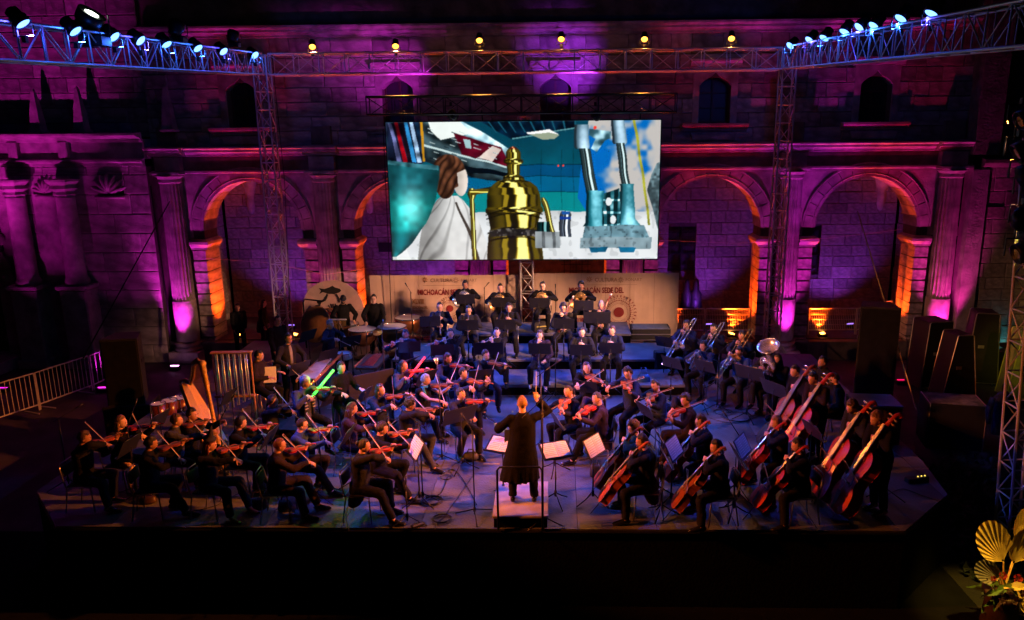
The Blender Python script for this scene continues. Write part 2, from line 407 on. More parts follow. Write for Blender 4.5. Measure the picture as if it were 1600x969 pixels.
# lower wall pieces
ashlar(por, -17.55, PX1, .0, 6.45, YP, .62, 1.05, stone_s, (), .12, .8, .008)
b = MB()
for i in range(20):
    a0, a1 = math.pi * i / 20, math.pi * (i + 1) / 20
    q = [(arcc[0] + arR * math.cos(a), YP + .02, arcc[1] + arR * math.sin(a)) for a in (a0, a1)]
    b.add([q[0], q[1], (q[1][0], YP + .02, 6.45), (q[0][0], YP + .02, 6.45)], [(0, 1, 2, 3)])
b.box((-17.82, YP + .4, 1.3), (.54, .78, 2.6)); b.box((-22.95, YP + .4, 3.2), (.8, .78, 6.4)); b.box((-17.8, YP + .42, 4.5), (.5, .8, 3.9))
b.build('portal_wall', stone_s, por)
for i in range(13):
    a0, a1 = math.pi * i / 13 + .01, math.pi * (i + 1) / 13 - .01; v = MB(); q = []
    for yy in (YP - .1, YP + .7):
        for r_ in (arR - .28, arR + .32):
            for a in (a0, (a0 + a1) / 2, a1): q.append((arcc[0] + r_ * math.cos(a), yy, arcc[1] + r_ * math.sin(a)))
    v.add(q, [(0, 1, 4, 3), (1, 2, 5, 4), (0, 6, 7, 1), (1, 7, 8, 2), (3, 4, 10, 9), (4, 5, 11, 10), (0, 3, 9, 6), (2, 8, 11, 5), (6, 9, 10, 7), (7, 10, 11, 8)]).build('stone', stone_s, por)
    am = (a0 + a1) / 2; MB().ell((arcc[0] + (arR + .02) * math.cos(am), YP - .1, arcc[1] + (arR + .02) * math.sin(am)), (.16, .09, .16), 8, 5).build('carved_boss', stone_s, por, True)
    if i % 2 == 0: MB().ell((arcc[0] + (arR + .5) * math.cos(am), YP - .02, arcc[1] + (arR + .5) * math.sin(am)), (.17, .1, .2), 8, 5).build('carved_leaf', stone_s, por, True)
MB().box((-18.05, YP + .28, 1.3), (.5, .85, 2.55)).build('door_jamb', stone_s, por)
# wooden door with pierced carving
MB().box((-20.35, YP + .75, 2.3), (4.2, .08, 4.8)).build('door_leaf', mat('mauve_door_panel', (.3, .2, .24), .9), por)  # plain mauve panel behind the carved lattice
dm = MB(); rr = random.Random(3)
for ix in range(13):
    for iz in range(16):
        x, z = -22.1 + ix * .3, .35 + iz * .28
        if (x - arcc[0]) ** 2 + max(0, z - arcc[1]) ** 2 > 1.95 ** 2: continue
        ang = rr.uniform(0, 180)
        dm.box((0, 0, 0), (.33, .09, .07), M=T(x, YP + .5, z) @ RY(ang)); dm.box((0, 0, 0), (.25, .085, .06), M=T(x, YP + .497, z) @ RY(ang + 70))
        if ix % 3 == 0: dm.box((x, YP + .503, z), (.12, .09, .3))
dm.build('carved_door_lattice', wood_dark, por)
# paired pilasters with capitals and pedestals
for x_ in (-17.15, -15.55):
    MB().lathe([(.36, 2.75), (.38, 2.85), (.33, 2.95), (.31, 3.0), (.27, 5.5), (.29, 5.55)], 18, M=T(x_, YP - .32, 0)).build('column_shaft', stone_s, por, True)
    MB().lathe([(.28, 5.55), (.34, 5.62), (.3, 5.7), (.42, 5.8), (.36, 5.9), (.5, 6.02), (.5, 6.08)], 14, M=T(x_, YP - .32, 0), flute=.12).build('leaf_capital', stone_s, por)
    MB().bbox((x_, YP - .3, 1.3), (.85, .75, 2.6), .04).build('pedestal', stone_s, por)
    MB().bbox((x_, YP - .3, 2.68), (1.0, .9, .14), .03).build('pedestal_cap', stone_s, por)
    MB().bbox((x_, YP - .3, .15), (1.0, .9, .3), .03).build('pedestal_base', stone_s, por)
MB().box((-16.35, YP - .04, 4.3), (.85, .1, 2.6)).build('niche_panel', stone_s, por)
for (x_, z_, sc_) in ((-16.3, 5.75, .8), (-14.25, 5.72, 1.15)):
    sh = MB()
    for k in range(7):
        a = R_(20 + k * 23.3); sh.ell((0, 0, 0), (.075 * sc_, .12, .27 * sc_), 8, 5, M=T(x_ + .26 * sc_ * math.cos(a), YP - .12, z_ - .1 + .28 * sc_ * math.sin(a)) @ RY(90 - math.degrees(a)))
    sh.box((x_, YP - .08, z_ - .22), (.75 * sc_, .24, .1)); sh.build('shell_carving', stone_s, por, True)
PC = [(0, 6.45), (.1, 6.47), (.1, 6.55), (.2, 6.6), (.2, 6.66), (0, 6.7)]
moulding(por, 'lower_cornice', PX0, PX1, PC, YP, stone_s)
MB().box(((PX0 + PX1) / 2, YP + .42, 6.98), (PX1 - PX0, .8, .62)).build('frieze', stone_s, por)
moulding(por, 'upper_cornice', PX0, PX1, [(0, 7.2), (.1, 7.22), (.12, 7.3), (.3, 7.36), (.4, 7.4), (.4, 7.46), (0, 7.5)], YP, stone_s)
for x_ in (-19.2, -17.15, -15.55): MB().bbox((x_, YP - .05, 6.98), (.3, .2, .5), .02).build('frieze_block', stone_s, por)
for i, (px_, tall) in enumerate(((60, 1.25), (128, 1.3), (265, 1.35))):
    p = aty(px_, 200, YP + .05)
    MB().lathe([(.30, 7.5), (.3, 7.56), (.24, 7.6), (.17, 8.2), (.07, 7.5 + tall), (.0, 7.62 + tall)], 4, M=T(p.x, YP + .05, 0) @ RZ(45)).build('obelisk_finial', stone_s, por)
MB().box((-20.3, YP - .6, .18), (5, 1.6, .36)).build('door_step', stone_s, por)
MB().tube([aty(235, 290, YP - .25), aty(262, 480, YP - .25), aty(266, 540, YP - .3)], .03, 6).build('drain_pipe', blackm, por)
ext = MB(); ext.box((-30, YP + 1, 6), (12, 1.5, 12)); ext.build('wing_wall', dstone, por)

# ---- right hand wing
rw = setp(empty('right_wing_wall'), 'dark olive lit stone wall at the right edge with a black window high up', 'wall')
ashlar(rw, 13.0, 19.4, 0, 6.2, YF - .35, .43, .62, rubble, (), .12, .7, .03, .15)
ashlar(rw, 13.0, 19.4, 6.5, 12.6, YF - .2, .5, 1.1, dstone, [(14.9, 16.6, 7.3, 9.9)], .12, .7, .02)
moulding(rw, 'ledge', 12.95, 19.4, [(0, 6.2), (.15, 6.25), (.25, 6.35), (.25, 6.45), (0, 6.5)], YF - .35, dstone)
MB().box((15.75, YF + .2, 8.6), (1.7, .03, 2.6)).build('window_pane', glassd, rw)
wf = MB()
for x_ in (14.95, 15.75, 16.55): wf.box((x_, YF + .14, 8.6), (.08, .06, 2.6))
for z_ in (7.4, 8.6, 9.8): wf.box((15.75, YF + .138, z_), (1.7, .05, .07))
wf.build('window_frame', wood_dark, rw)
MB().box((12.98, YF - .1, 9.2), (.75, .9, 5.2)).build('corner_buttress', dstone, rw)
MB().box((12.95, YF - .2, 3.1), (.5, .5, 6.1)).build('corner_quoin', stone_s, rw)

# ---- stage
stage = setp(empty('stage'), 'low black skirted concert stage with grey plywood floor panels', 'stage')
ZT = 1.35
plyf = mat('worn_grey_stage_floor', (.115, .118, .125), .5, var=.62, scale=1.1, bump=.35, bscale=26, rand=.14)
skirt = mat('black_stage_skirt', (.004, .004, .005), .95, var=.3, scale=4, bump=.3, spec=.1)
poly = [(-7.9, 10.58), (5.22, 10.56), (6.46, 11.78), (6.66, 13.1), (6.9, 20.2), (-3.0, 20.2), (-3.0, 21.7), (-9.2, 21.7), (-9.03, 11.79)]
MB().prism(poly, .02, ZT - .03).build('skirt', skirt, stage)
def clip(pl, a, b, c):   # keep a*x+b*y<=c
    out = []
    for i in range(len(pl)):
        p, q = pl[i], pl[(i + 1) % len(pl)]; dp, dq = a * p[0] + b * p[1] - c, a * q[0] + b * q[1] - c
        if dp <= 0: out.append(p)
        if (dp < 0) != (dq < 0) and dp != dq:
            t = dp / (dp - dq); out.append((p[0] + (q[0] - p[0]) * t, p[1] + (q[1] - p[1]) * t))
    return out
yy = 10.4; j = 0
while yy < 21.5:
    xx = -9.5
    while xx < 7:
        pl = poly
        for a, b, c in ((-1, 0, -(xx + .004)), (1, 0, xx + 1.216), (0, -1, -(yy + .004)), (0, 1, yy + 2.436)): pl = clip(pl, a, b, c) if len(pl) > 2 else pl
        if len(pl) > 2:
            cx, cy = sum(p[0] for p in pl) / len(pl), sum(p[1] for p in pl) / len(pl)
            MB().prism([(p[0] - cx, p[1] - cy) for p in pl], -.028, rnd.uniform(-.003, .0)).build('floor_panel', plyf, stage, M=T(cx, cy, ZT))
        xx += 1.22
    yy += 2.44
MB().tube([(-9.03, 11.79, ZT - .05), (-7.9, 10.57, ZT - .05), (5.22, 10.55, ZT - .05), (6.47, 11.77, ZT - .05), (6.67, 13.1, ZT - .05)], .022, 6).build('edge_trim', blackm, stage)
tape = [mat('white_floor_tape', (.5, .5, .5), .6), mat('yellow_floor_tape', (.5, .38, .06), .6)]
for k in range(26):
    MB().box((0, 0, 0), (rnd.choice((.12, .2, .3)), .035, .003)).build('tape_mark', tape[k % 3 == 0], stage, M=T(rnd.uniform(-7.5, 5), rnd.uniform(11, 16.3), ZT + .003) @ RZ(rnd.choice((0, 90, 12, 75))))
setp(MB().box((-1.2, 10.5, .008), (19.8, 4.6, .012)).build('black_ground_cloth', skirt), kind='structure')  # black sheet added to darken the floodlit ground before the stage
# risers
ris_top = mat('grey_riser_carpet', (.15, .15, .16), .8, var=.3, scale=3, bump=.4, bscale=60)
def riser(x0, x1, y0, y1, z, label, nx):
    t = thing('riser', T((x0 + x1) / 2, (y0 + y1) / 2, ZT), label, 'riser', 'stepped risers for the winds')
    h = z - ZT; wd = (x1 - x0) / nx
    for i in range(nx):
        MB().bbox((-(x1 - x0) / 2 + wd * (i + .5), 0, h - .03), (wd - .008, y1 - y0, .06), .006).build('deck', ris_top, t)
        MB().box((-(x1 - x0) / 2 + wd * (i + .5), 0, (h - .06) / 2 + .001), (wd - .03, y1 - y0 - .04, h - .064)).build('skirt', skirt, t)
    return t
riser(-4.2, 2.9, 16.75, 18.0, 1.6, 'lowest grey riser under the flutes and oboes', 4)
riser(-4.2, 3.1, 18.003, 19.55, 1.85, 'middle grey riser under the clarinets and bassoons', 4)
riser(-3.0, 1.9, 19.553, 20.9, 2.1, 'highest riser under the four horn players', 3)
# ================================================================== RIG, SCREEN, BANNERS
UC = MB().lathe([(1, 0), (1, 1)], 8).mesh('tube_member', alu)
for p in UC.polygons: p.use_smooth = False
UCb = MB().lathe([(1, 0), (1, 1)], 8).mesh('tube_member_black', blackm)
UCw = {}
def rod(parent, name, a, b, r, me=None):
    a, b = V(a), V(b); d = b - a
    q = d.to_track_quat('Z', 'Y').to_matrix().to_4x4()
    return obj(name, me or UC, parent, T(a) @ q @ S(r, r, d.length))
def truss(label, A, B, w, h, bay, name='lighting_truss', me=None, up=(0, 0, 1), plates=True, group=None):
    A, B = V(A), V(B); t = thing(name, T(A), label, 'truss', group); L = (B - A).length
    d = (B - A).normalized(); u = V(up); u = (u - d * u.dot(d)).normalized(); s_ = d.cross(u)
    c = [(-w / 2, 0), (w / 2, 0), (w / 2, h), (-w / 2, h)]
    P = lambda k, f: d * (L * f) + s_ * c[k % 4][0] + u * c[k % 4][1]
    for k in range(4): rod(t, 'chord', P(k, 0), P(k, 1), .026, me)
    n = max(2, round(L / bay))
    for i in range(n + 1):
        for k in range(4):
            rod(t, 'cross_bar', P(k, i / n), P(k + 1, i / n), .015, me)
    for i in range(n):
        for k in range(4):
            a, b = (k, k + 1) if i % 2 else (k + 1, k)
            rod(t, 'brace', P(a, i / n), P(b, (i + 1) / n), .013, me)
    return t
tl = truss('silver truss running forward along the left, hung with blue spot lamps', (-8.65, 22.3, 9.04), (-8.75, 8.6, 8.25), .45, .58, .62)
tr = truss('silver truss running forward along the right, hung with blue spot lamps', (6.5, 22.3, 9.05), (6.35, 8.6, 8.22), .45, .58, .62)
tb = truss('long silver truss across the back with a row of amber lamps', (-8.3, 22.6, 9.05), (6.25, 22.6, 9.05), .45, .57, .74)
ths = truss('black truss just above the film screen', (-5.15, 20.9, 7.86), (3.1, 20.9, 7.86), .36, .46, .66, me=UCb)
truss('slim truss tower at the left of the stage, in front of the first arches', (-8.6, 22.45, 0), (-8.6, 22.45, 9.6), .38, .38, .5, 'truss_tower', up=(0, 1, 0), group='truss towers at the back corners')
truss('slim truss tower at the right of the stage, in front of the magenta column', (6.5, 22.45, 0), (6.5, 22.45, 9.6), .38, .38, .5, 'truss_tower', up=(0, 1, 0), group='truss towers at the back corners')
truss('short violet lit truss tower between the two banners below the screen', (-.98, 21.75, 0), (-.98, 21.75, 7.8), .36, .36, .45, 'truss_tower', up=(0, 1, 0))
truss('big silver truss tower standing in the right foreground by the dried palm fans', (8.0, 12.1, 0), (7.55, 12.1, 8.2), .42, .42, .55, 'truss_tower', up=(0, 1, 0))
for x, y in ((-8.6, 22.45), (6.5, 22.45)):   # outriggers
    b = thing('tower_outrigger', T(x, y, 0), 'crossed outrigger feet bracing the base of the %s back tower' % ('left' if x < 0 else 'right'), 'brace')
    for a in (35, 145, 215, 325):
        e = V((math.cos(R_(a)) * 1.1, math.sin(R_(a)) * 1.1, .06)); rod(b, 'foot', (0, 0, .06), e, .03); rod(b, 'stay', e, (0, 0, 1.3), .022)
# ---- lamps
def lens_mat(name, col, s): return mat(name, (.1, .1, .1), .3, emit=col, es=s)
LB = lens_mat('blue_white_led_lens', (.16, .42, 1), 3.2); LA = lens_mat('amber_lens', (1, .34, .035), 4.5); LW = lens_mat('white_beam_lens', (.85, 1, .8), 10)
LM = lens_mat('magenta_lens', (1, .35, .95), 9); LO = lens_mat('orange_lens', (1, .35, .05), 12); LC = lens_mat('cyan_lens', (.2, .9, 1), 6)
def can(r, l, mlens, hood=True):
    b = MB(); b.lathe([(r * .5, -l), (r * .8, -l * .9), (r * .85, -l * .5), (r, -l * .35), (r * 1.02, .03), (r * .93, .03), (r * .9, -.01)], 18)
    return b.mesh('lamp_body', blackm, True)
CANS = {}
def lamp(name, p, target, r, l, ml, label, cat, group, power, col, size, hang=-1, blend=.7, yoke=True, soft=.07, spill=0):
    p = V(p); d = (V(target) - p).normalized(); t = thing(name, T(p), label, cat, group)
    k = (r, l)
    if k not in CANS: CANS[k] = can(r, l, ml)
    M = d.to_track_quat('Z', 'Y').to_matrix().to_4x4(); obj('body', CANS[k], t, M)
    lm = MB(); lm.lathe([(0.001, .006), (r * (.85 if r < .145 else .5), .0)], 18, cap=False); n0 = len(lm.v)
    lm.build('lens', ml, t, True, M=M @ T(0, 0, .012))
    if yoke:
        y_ = MB(); s_ = r * 1.25
        y_.tube([(-s_, 0, -.03), (-s_, 0, hang * r * 1.5), (s_, 0, hang * r * 1.5), (s_, 0, -.03)], .014, 6, side=(0, 1, 0)); y_.box((0, 0, hang * (r * 1.5 + .05)), (.07, .07, .1))
        y_.build('yoke', blackm, t)
    if power: spot('beam', t, p + d * .06, target, power, col, size, blend, soft)
    if spill:
        l = bpy.data.lights.new('lens_spill', 'POINT'); l.energy = spill; l.color = col; l.shadow_soft_size = .05
        lo = bpy.data.objects.new('lens_spill', l); COL.objects.link(lo); lo.parent = t; lo.location = d * .16
    return t
ordn = ['first', 'second', 'third', 'fourth', 'fifth', 'sixth', 'seventh', 'eighth', 'ninth', 'tenth']
BLUE = (.03, .15, 1); 
lpx = [(35, 36), (117, 48), (178, 57), (219, 63), (260, 69), (309, 75), (349, 80), (398, 86)]
for i, (px, py) in enumerate(lpx):
    # intersect with the vertical plane of the truss, camera side chord
    d = ray(px, py); t_ = -8.4 / d.x; p = V((0, 0, HC)) + d * t_
    lamp('blue_wash_lamp', p, (-2.5 + 1.1 * (i % 4), 13 + .9 * i * .7, 1.4), .13, .26, LB, 'blue lit spot lamp on the left truss, %s from the near end' % ordn[i], 'stage lamp', 'blue lamps on the side trusses', (4900, 2300, 4200, 3200)[i % 4], BLUE if i % 3 else (.08, .07, 1), (30, 52, 34, 44)[i % 4], spill=13)
rpx = [(1456, 20), (1408, 28), (1366, 40), (1343, 42), (1320, 49), (1288, 59), (1265, 62), (1235, 71)]
for i, (px, py) in enumerate(rpx):
    d = ray(px, py); t_ = 6.25 / d.x; p = V((0, 0, HC)) + d * t_
    lamp('blue_wash_lamp', p, (1.5 - 1.1 * (i % 4), 12.5 + .9 * i * .8, 1.4), .13, .26, LB, 'blue lit spot lamp on the right truss, %s from the near end' % ordn[i], 'stage lamp', 'blue lamps on the side trusses', (4900, 2300, 4200, 3200)[i % 4], BLUE if i % 3 else (.08, .07, 1), (30, 52, 34, 44)[i % 4], spill=13)
apx = [(488, 73), (618, 72), (749, 63), (877, 61), (1007, 61), (1143, 60)]
for i, (px, py) in enumerate(apx):
    p = aty(px, py, 22.5)
    lamp('amber_lamp', p, (p.x * .6, 13.5, 1.5), .105, .27, LA, 'glowing amber lamp on the back truss, %s from the left' % ordn[i], 'stage lamp', 'amber lamps on the back truss', 420, (1, .36, .06), 36, spill=7)
for i, (px, py, r) in enumerate(((143, 22, .24), (277, 38, .17), (365, 52, .15))):
    d = ray(px, py); t_ = -8.6 / d.x; p = V((0, 0, HC)) + d * t_
    t = lamp('moving_head_lamp', p, p + V((.5, 2.0 - i * .3, 3.2)) if i else p + V((1.2, -.2, 1.6)), r, r * 1.7, LW, ['large moving head lamp standing on the left truss with a lit pale lens', 'middle moving head lamp above the left truss, pointing upwards', 'small moving head lamp at the far end of the left truss'][i], 'stage lamp', None, 0, (1, 1, 1), 20, hang=-1)
    MB().bbox((0, 0, -r * 2), (r * 1.8, r * 1.5, r * .8), .02).build('base', blackp, t)
for i, (px, py) in enumerate(((1595, 190), (1590, 240), (1597, 275), (1597, 345), (1590, 397), (1604, 300), (1606, 370), (1606, 215))):  # last three lie out of frame, added to light banner and winds
    p = aty(px, py, 11.7)
    t = lamp('amber_flood_lamp', p, ((-5.4, -1.5, -1.2, 12.75, -3.5, -5.2, 2.0, -.5)[i], (12.9, 13.6, 22, 20.3, 12.2, 22, 22, 18.0)[i], (1.9, 1.9, 1.7, 1.3, 1.8, 1.8, 1.7, 2.4)[i]), .16, .3, mat('warm_lens_glint', (.05, .03, .02), .12, emit=(1, .3, .03), es=.03),
         'dark flood lamp with an amber glint on the right foreground tower, %s from the top' % ordn[sorted((190, 240, 275, 345, 397, 300, 370, 215)).index(py)], 'stage lamp', 'flood lamps on the right foreground tower', (17000, 2600, 9500, 3200, 1500, 14000, 7500, 11000)[i], ((1, .22, .025), (1, .24, .03), (1, .46, .25), (1, .75, .06), (1, .22, .03), (1, .44, .24), (1, .46, .25), (1, .42, .24))[i], (38, 34, 17, 12, 24, 23, 17, 22)[i], spill=0, soft=.07 if i in (0, 1) else .5, hang=1)
tl2 = truss('silver truss tower in the left foreground outside the picture, carrying amber flood lamps', (-9.6, 9.2, 0), (-9.6, 9.2, 7.6), .42, .42, .6, 'truss_tower', up=(0, 1, 0))
for i in range(3):  # lamps out of view; the third is added to brighten the brass
    p = V((-9.35, 9.4, 6.9 - .6 * i))
    lamp('amber_flood_lamp', p, ((4.6, 12.6, 1.8), (2.2, 13.4, 1.8), (4.6, 17.0, 2.2))[i], .16, .3, MATS['warm_lens_glint'], 'amber flood lamp on the left foreground tower, %s from the top' % ordn[i], 'stage lamp', None, (5600, 5000, 4500)[i], ((1, .20, .025), (1, .20, .025), (1, .40, .2))[i], (36, 36, 24)[i], hang=1)
lamp('amber_flood_lamp', (6.35, 8.75, 8.05), (6.62, 10.2, 1.05), .14, .28, MATS['warm_lens_glint'], 'unseen amber flood lamp under the near end of the right truss, lighting the palm arrangement', 'stage lamp', None, 4200, (1, .58, .06), 19, hang=1)  # out of view, added to light the palm fans
# ---- ground uplights
UPB = MB().bbox((0, 0, .0), (.3, .22, .14), .02).mesh('lamp_housing', blackp)
def uplight(p, target, ml, label, power, col, size, group, lens=True, soft=.08, blend=.7):
    t = thing('floor_uplight', T(V(p)), label, 'floor lamp', group); d = (V(target) - V(p)).normalized()
    obj('housing', UPB, t, T(0, 0, -.06))
    MB().box((0, 0, .02), (.22, .14, .02)).build('lens', ml, t, M=d.to_track_quat('Z', 'Y').to_matrix().to_4x4())
    spot('beam', t, V(p) + d * .08, target, power, col, size, blend, soft)
colname = ['leftmost column', 'column behind the fish panel', 'column left of the screen centre', 'column right of the screen centre', 'column by the right tower', 'rightmost column']
MG = (1, .03, .85)
for i, xp in enumerate(PXS):
    uplight((xp, YF - 1.2, .12), (xp, YF - .35, 3.5), LM, 'magenta floor lamp at the foot of the ' + colname[i], (1300, 600, 600, 600, 1300, 1500)[i], (MG, (1, .05, .5), MG, (1, .05, .5), (1, .03, .8), (1, .03, .45))[i], 48, 'magenta floor lamps under the columns')
OR = (1, .075, .004)
for i, xc in enumerate(BC):
    for sd in (-1, 1):
        uplight((xc + sd * .95, YF + .42, .74), (xc + sd * 1.62, YF + .5, 3.6), LO, 'orange floor lamp at the %s foot of the %s arch' % ('left' if sd < 0 else 'right', ordn[i]), 1500, OR, 76, 'orange floor lamps in the arches')
for i, xc in enumerate(BC):
    if i == 2: continue
    uplight((xc + .4, YF + 1.6, .76), (xc, YB, 3.8), lens_mat('violet_lens', (.4, .2, 1), 2), 'violet floor lamp lighting the wall behind the %s arch' % ordn[i], 300, (.32, .05, 1), 95, 'violet floor lamps behind the arches')
wash = [(-16.5, (-16.5, YP, 9.5), (1, .02, .8), 170, 60), (-19.5, (-19.5, YP, 9.5), (1, .02, .7), 130, 60), (-17.6, (-18.2, YP, 10.2), (1, .02, .75), 1300, 52), (-13.5, (-14, YP, 5), (1, .03, .8), 45, 60),
        (-9.5, (-9.8, YF, 8.8), (.55, .02, 1), 110, 44), 
        (4.9, (4.8, YF, 7.3), (1, .004, .07), 480, 30), (7.6, (8.2, YF, 9.2), (.75, .02, .95), 400, 32), (10.1, (10.2, YF, 7.6), (1, .006, .12), 480, 32), (-10.5, (-9.9, YF, 7.3), (1, .004, .07), 420, 28)]
wl = ['far left portal', 'left church front', 'upper wall above the portal finials', 'wall left of the leftmost column', 'first upstairs window', 'fourth upstairs window', 'wall right of the right tower', 'fifth upstairs window', 'sill left of the left tower']
for (x, tg, c, pw, sz), n in zip(wash, wl):
    yy_ = YF - 2.7 if x > -13 else YP - (6.5 if pw > 1000 else 3.0)
    uplight((x, yy_, .12), tg, lens_mat('wash_lens_%d' % int(c[1] * 1000 + c[2] * 10), c, 2), 'wash lamp on the ground aimed at the ' + n, pw * 2.5, c, sz, 'wash lamps on the courtyard ground')
uplight((14.25, YF - 1.0, .12), (14.1, YF - .3, .9), LC, 'cyan floor lamp between the tall flight cases', 22, (.05, .8, 1), 60, None)
uplight((16.2, YF - 3.2, .12), (16.4, YF, 2.0), lens_mat('olive_lens', (.9, .8, .1), 2), 'dull yellow wash lamp on the right wing wall', 70, (1, .72, .08), 75, None)
for i, (px, tx, c, pw) in enumerate(((705, -5.6, (.9, .03, 1), 900), (930, .2, (.40, .03, 1), 1100))):
    p = aty(px, 178, 21.3)
    lamp('wall_wash_lamp', p, (tx, YF, 9.5), .14, .24, lens_mat('wall_wash_lens_%d' % i, c, 1), 'dark wash lamp on the screen truss lighting the upper wall %s' % ('magenta' if i == 0 else 'violet'), 'stage lamp', None, pw, c, 46, hang=1, blend=1)
# ---- film screen
SX0, SX1, SZ0, SZ1, SY = -4.76, 2.75, 3.86, 7.66, 21.25
def paint(W, H):
    yy, xx = np.mgrid[0:H, 0:W]; X = (xx + .5) / W * 1520; Y = 770 - (yy + .5) / H * 770     # picture units, Y down
    rng = np.random.RandomState(5)
    def smooth(n):
        g_ = rng.rand(n + 2, 2 * n + 2); u = (xx + .5) / W * 2 * n; v = (yy + .5) / H * n; i, j = v.astype(int), u.astype(int); fu, fv = u - j, v - i
        fu = fu * fu * (3 - 2 * fu); fv = fv * fv * (3 - 2 * fv)
        return (g_[i, j] * (1 - fu) + g_[i, j + 1] * fu) * (1 - fv) + (g_[i + 1, j] * (1 - fu) + g_[i + 1, j + 1] * fu) * fv
    n1, n2, n3, n4 = smooth(4), smooth(10), smooth(26), smooth(60); fb = .45 * n1 + .27 * n2 + .17 * n3 + .11 * n4
    w1, w2 = smooth(8), smooth(8); X = X + 10 * (w1 - .5); Y = Y + 10 * (w2 - .5)
    img = np.zeros((H, W, 3)); ss = lambda a, b_, x: np.clip((x - a) / (b_ - a), 0, 1) ** 2 * (3 - 2 * np.clip((x - a) / (b_ - a), 0, 1))
    def inside(poly):
        m = np.zeros(X.shape, bool); k = len(poly)
        for i in range(k):
            (x1, y1), (x2, y2) = poly[i], poly[(i + 1) % k]
            if y1 != y2: m ^= ((Y >= min(y1, y2)) & (Y < max(y1, y2)) & (X < (x2 - x1) * (Y - y1) / (y2 - y1) + x1))
        return m
    def put(m, lum, col, hi=.85):
        c = np.array(col)[None, None, :] * np.asarray(lum)[..., None]; c = c + np.clip(np.asarray(lum) - hi, 0, 1)[..., None] * 1.4; img[m] = np.broadcast_to(c, img.shape)[m]
    def fill(m, col, tex=.2, t=None): put(m, 1 - tex + 2 * tex * (fb if t is None else t), col, 9)
    def metal(u, sh=0):     # reflection bands across a turned metal surface, u from -1 to 1
        u = u + .10 * (n2 - .5) + .05 * (n3 - .5) + sh
        return .10 + .22 * ss(-1, -.6, u) * (1 - ss(-.55, -.35, u)) + .55 * ss(-.42, -.36, u) * (1 - ss(-.26, -.18, u)) + 1.0 * ss(.02, .16, u) * (1 - ss(.44, .56, u)) + .3 * ss(.6, .7, u) * (1 - ss(.8, .9, u)) + .18 * ss(.86, .97, u)
    def turned(prof, cx, tint, slope=0., rough=0., hi=.8):
        ys = [p[0] for p in prof]; ws = [p[1] for p in prof]; hw = np.interp(Y, ys, ws); c = cx + slope * (Y - ys[0]); u = (X - c) / np.maximum(hw, 1)
        m = (np.abs(u) < 1) & (Y >= ys[0]) & (Y < ys[-1]); dv = np.gradient(hw, axis=0) * -.10
        l = metal(u, dv) if not rough else .25 + .75 * np.sqrt(np.clip(1 - (u - .3) ** 2, 0, 1)) * (1 - rough * (fb - .5)); put(m, l, tint, hi); return m
    ALL = np.ones_like(X, bool); D_ = ss(0, 500, Y)
    img[:] = np.array((.03, .20, .27)) * (1 - D_[..., None]) + np.array((.02, .40, .48)) * D_[..., None]; img *= (.8 + .4 * fb)[..., None]
    for y0_, y1_, c in ((235, 300, (.0, .26, .44)), (300, 385, (.0, .34, .52)), (385, 500, (.03, .50, .52))): fill((Y > y0_) & (Y < y1_), c, .12)
    for y_ in (235, 300, 385): img[np.abs(Y - y_) < 2.5] *= .5
    for x_ in (640, 860, 975, 1040): img[(np.abs(X - x_) < 2) & (Y > 150) & (Y < 490)] *= .6
    fill(inside([(520, 0), (1050, 0), (1050, 40), (700, 100)]), (.02, .08, .14), .7, n3)
    for k in range(9): img[inside([(560 + 60 * k, 0), (570 + 60 * k, 0), (640 + 52 * k, 90), (634 + 52 * k, 90)]) & (Y < 62)] = (.08, .28, .36)
    img[inside([(700, 92), (1050, 34), (1050, 41), (702, 99)])] = (.30, .52, .55)
    sky_ = inside([(1120, 0), (1560, 0), (1560, 600), (1180, 600), (1060, 420)]); q = .5 * n1 + .3 * smooth(9) + .2 * n3; c = ss(.42, .66, q)[..., None]
    s_ = np.array((.02, .36, .72)) * (1 - c) + np.array((.74, .72, .70)) * c; img[sky_] = s_[sky_]
    gl = ss(478, 560, Y)[..., None]; snow = np.array((.93, .95, .96)) * (.90 + .10 * n2 - .10 * (n3 > .72))[..., None]; ms = Y > 492 + 12 * n2; img[ms] = (snow * (.86 + .14 * gl))[ms]
    # big slanted hull
    hull = inside([(195, 0), (420, 0), (560, 70), (705, 165), (725, 335), (560, 322), (330, 260), (190, 200)]); vv = (Y - .42 * X + 90) / 260
    put(hull, .18 + .9 * ss(-.6, -.3, vv) * (1 - ss(-.18, .1, vv)) + .35 * ss(.2, .34, vv) * (1 - ss(.38, .6, vv)) + .35 * (n3 - .4), (.42, .60, .66))
    fill(inside([(235, 0), (405, 0), (480, 62), (300, 96), (250, 50)]), (.93, .97, .95), .08); fill(inside([(372, 58), (640, 140), (700, 262), (420, 176)]), (.26, .03, .08), .6, n3)
    fill(inside([(424, 92), (462, 98), (472, 146), (440, 140)]), (.55, .7, .72), .2); fill(inside([(515, 196), (590, 132), (640, 152), (590, 222)]), (.82, .74, .70), .3)
    fill(inside([(430, 238), (690, 282), (660, 300), (450, 272)]), (.01, .04, .06)); img[inside([(205, 118), (700, 252), (700, 262), (205, 130)])] = (.75, .86, .86)
    for k in range(30):
        x_, y_ = rng.rand() * 430 + 230, rng.rand() * 200 + 30; img[inside([(x_, y_), (x_ + 30, y_ + 10), (x_ + 29, y_ + 13), (x_, y_ + 4)]) & hull] = (.75, .84, .84) if k % 3 else (.03, .07, .1)
    # dark gantry, top left
    fill(inside([(0, 0), (200, 0), (200, 240), (0, 212)]), (.06, .08, .14), .9, n3)
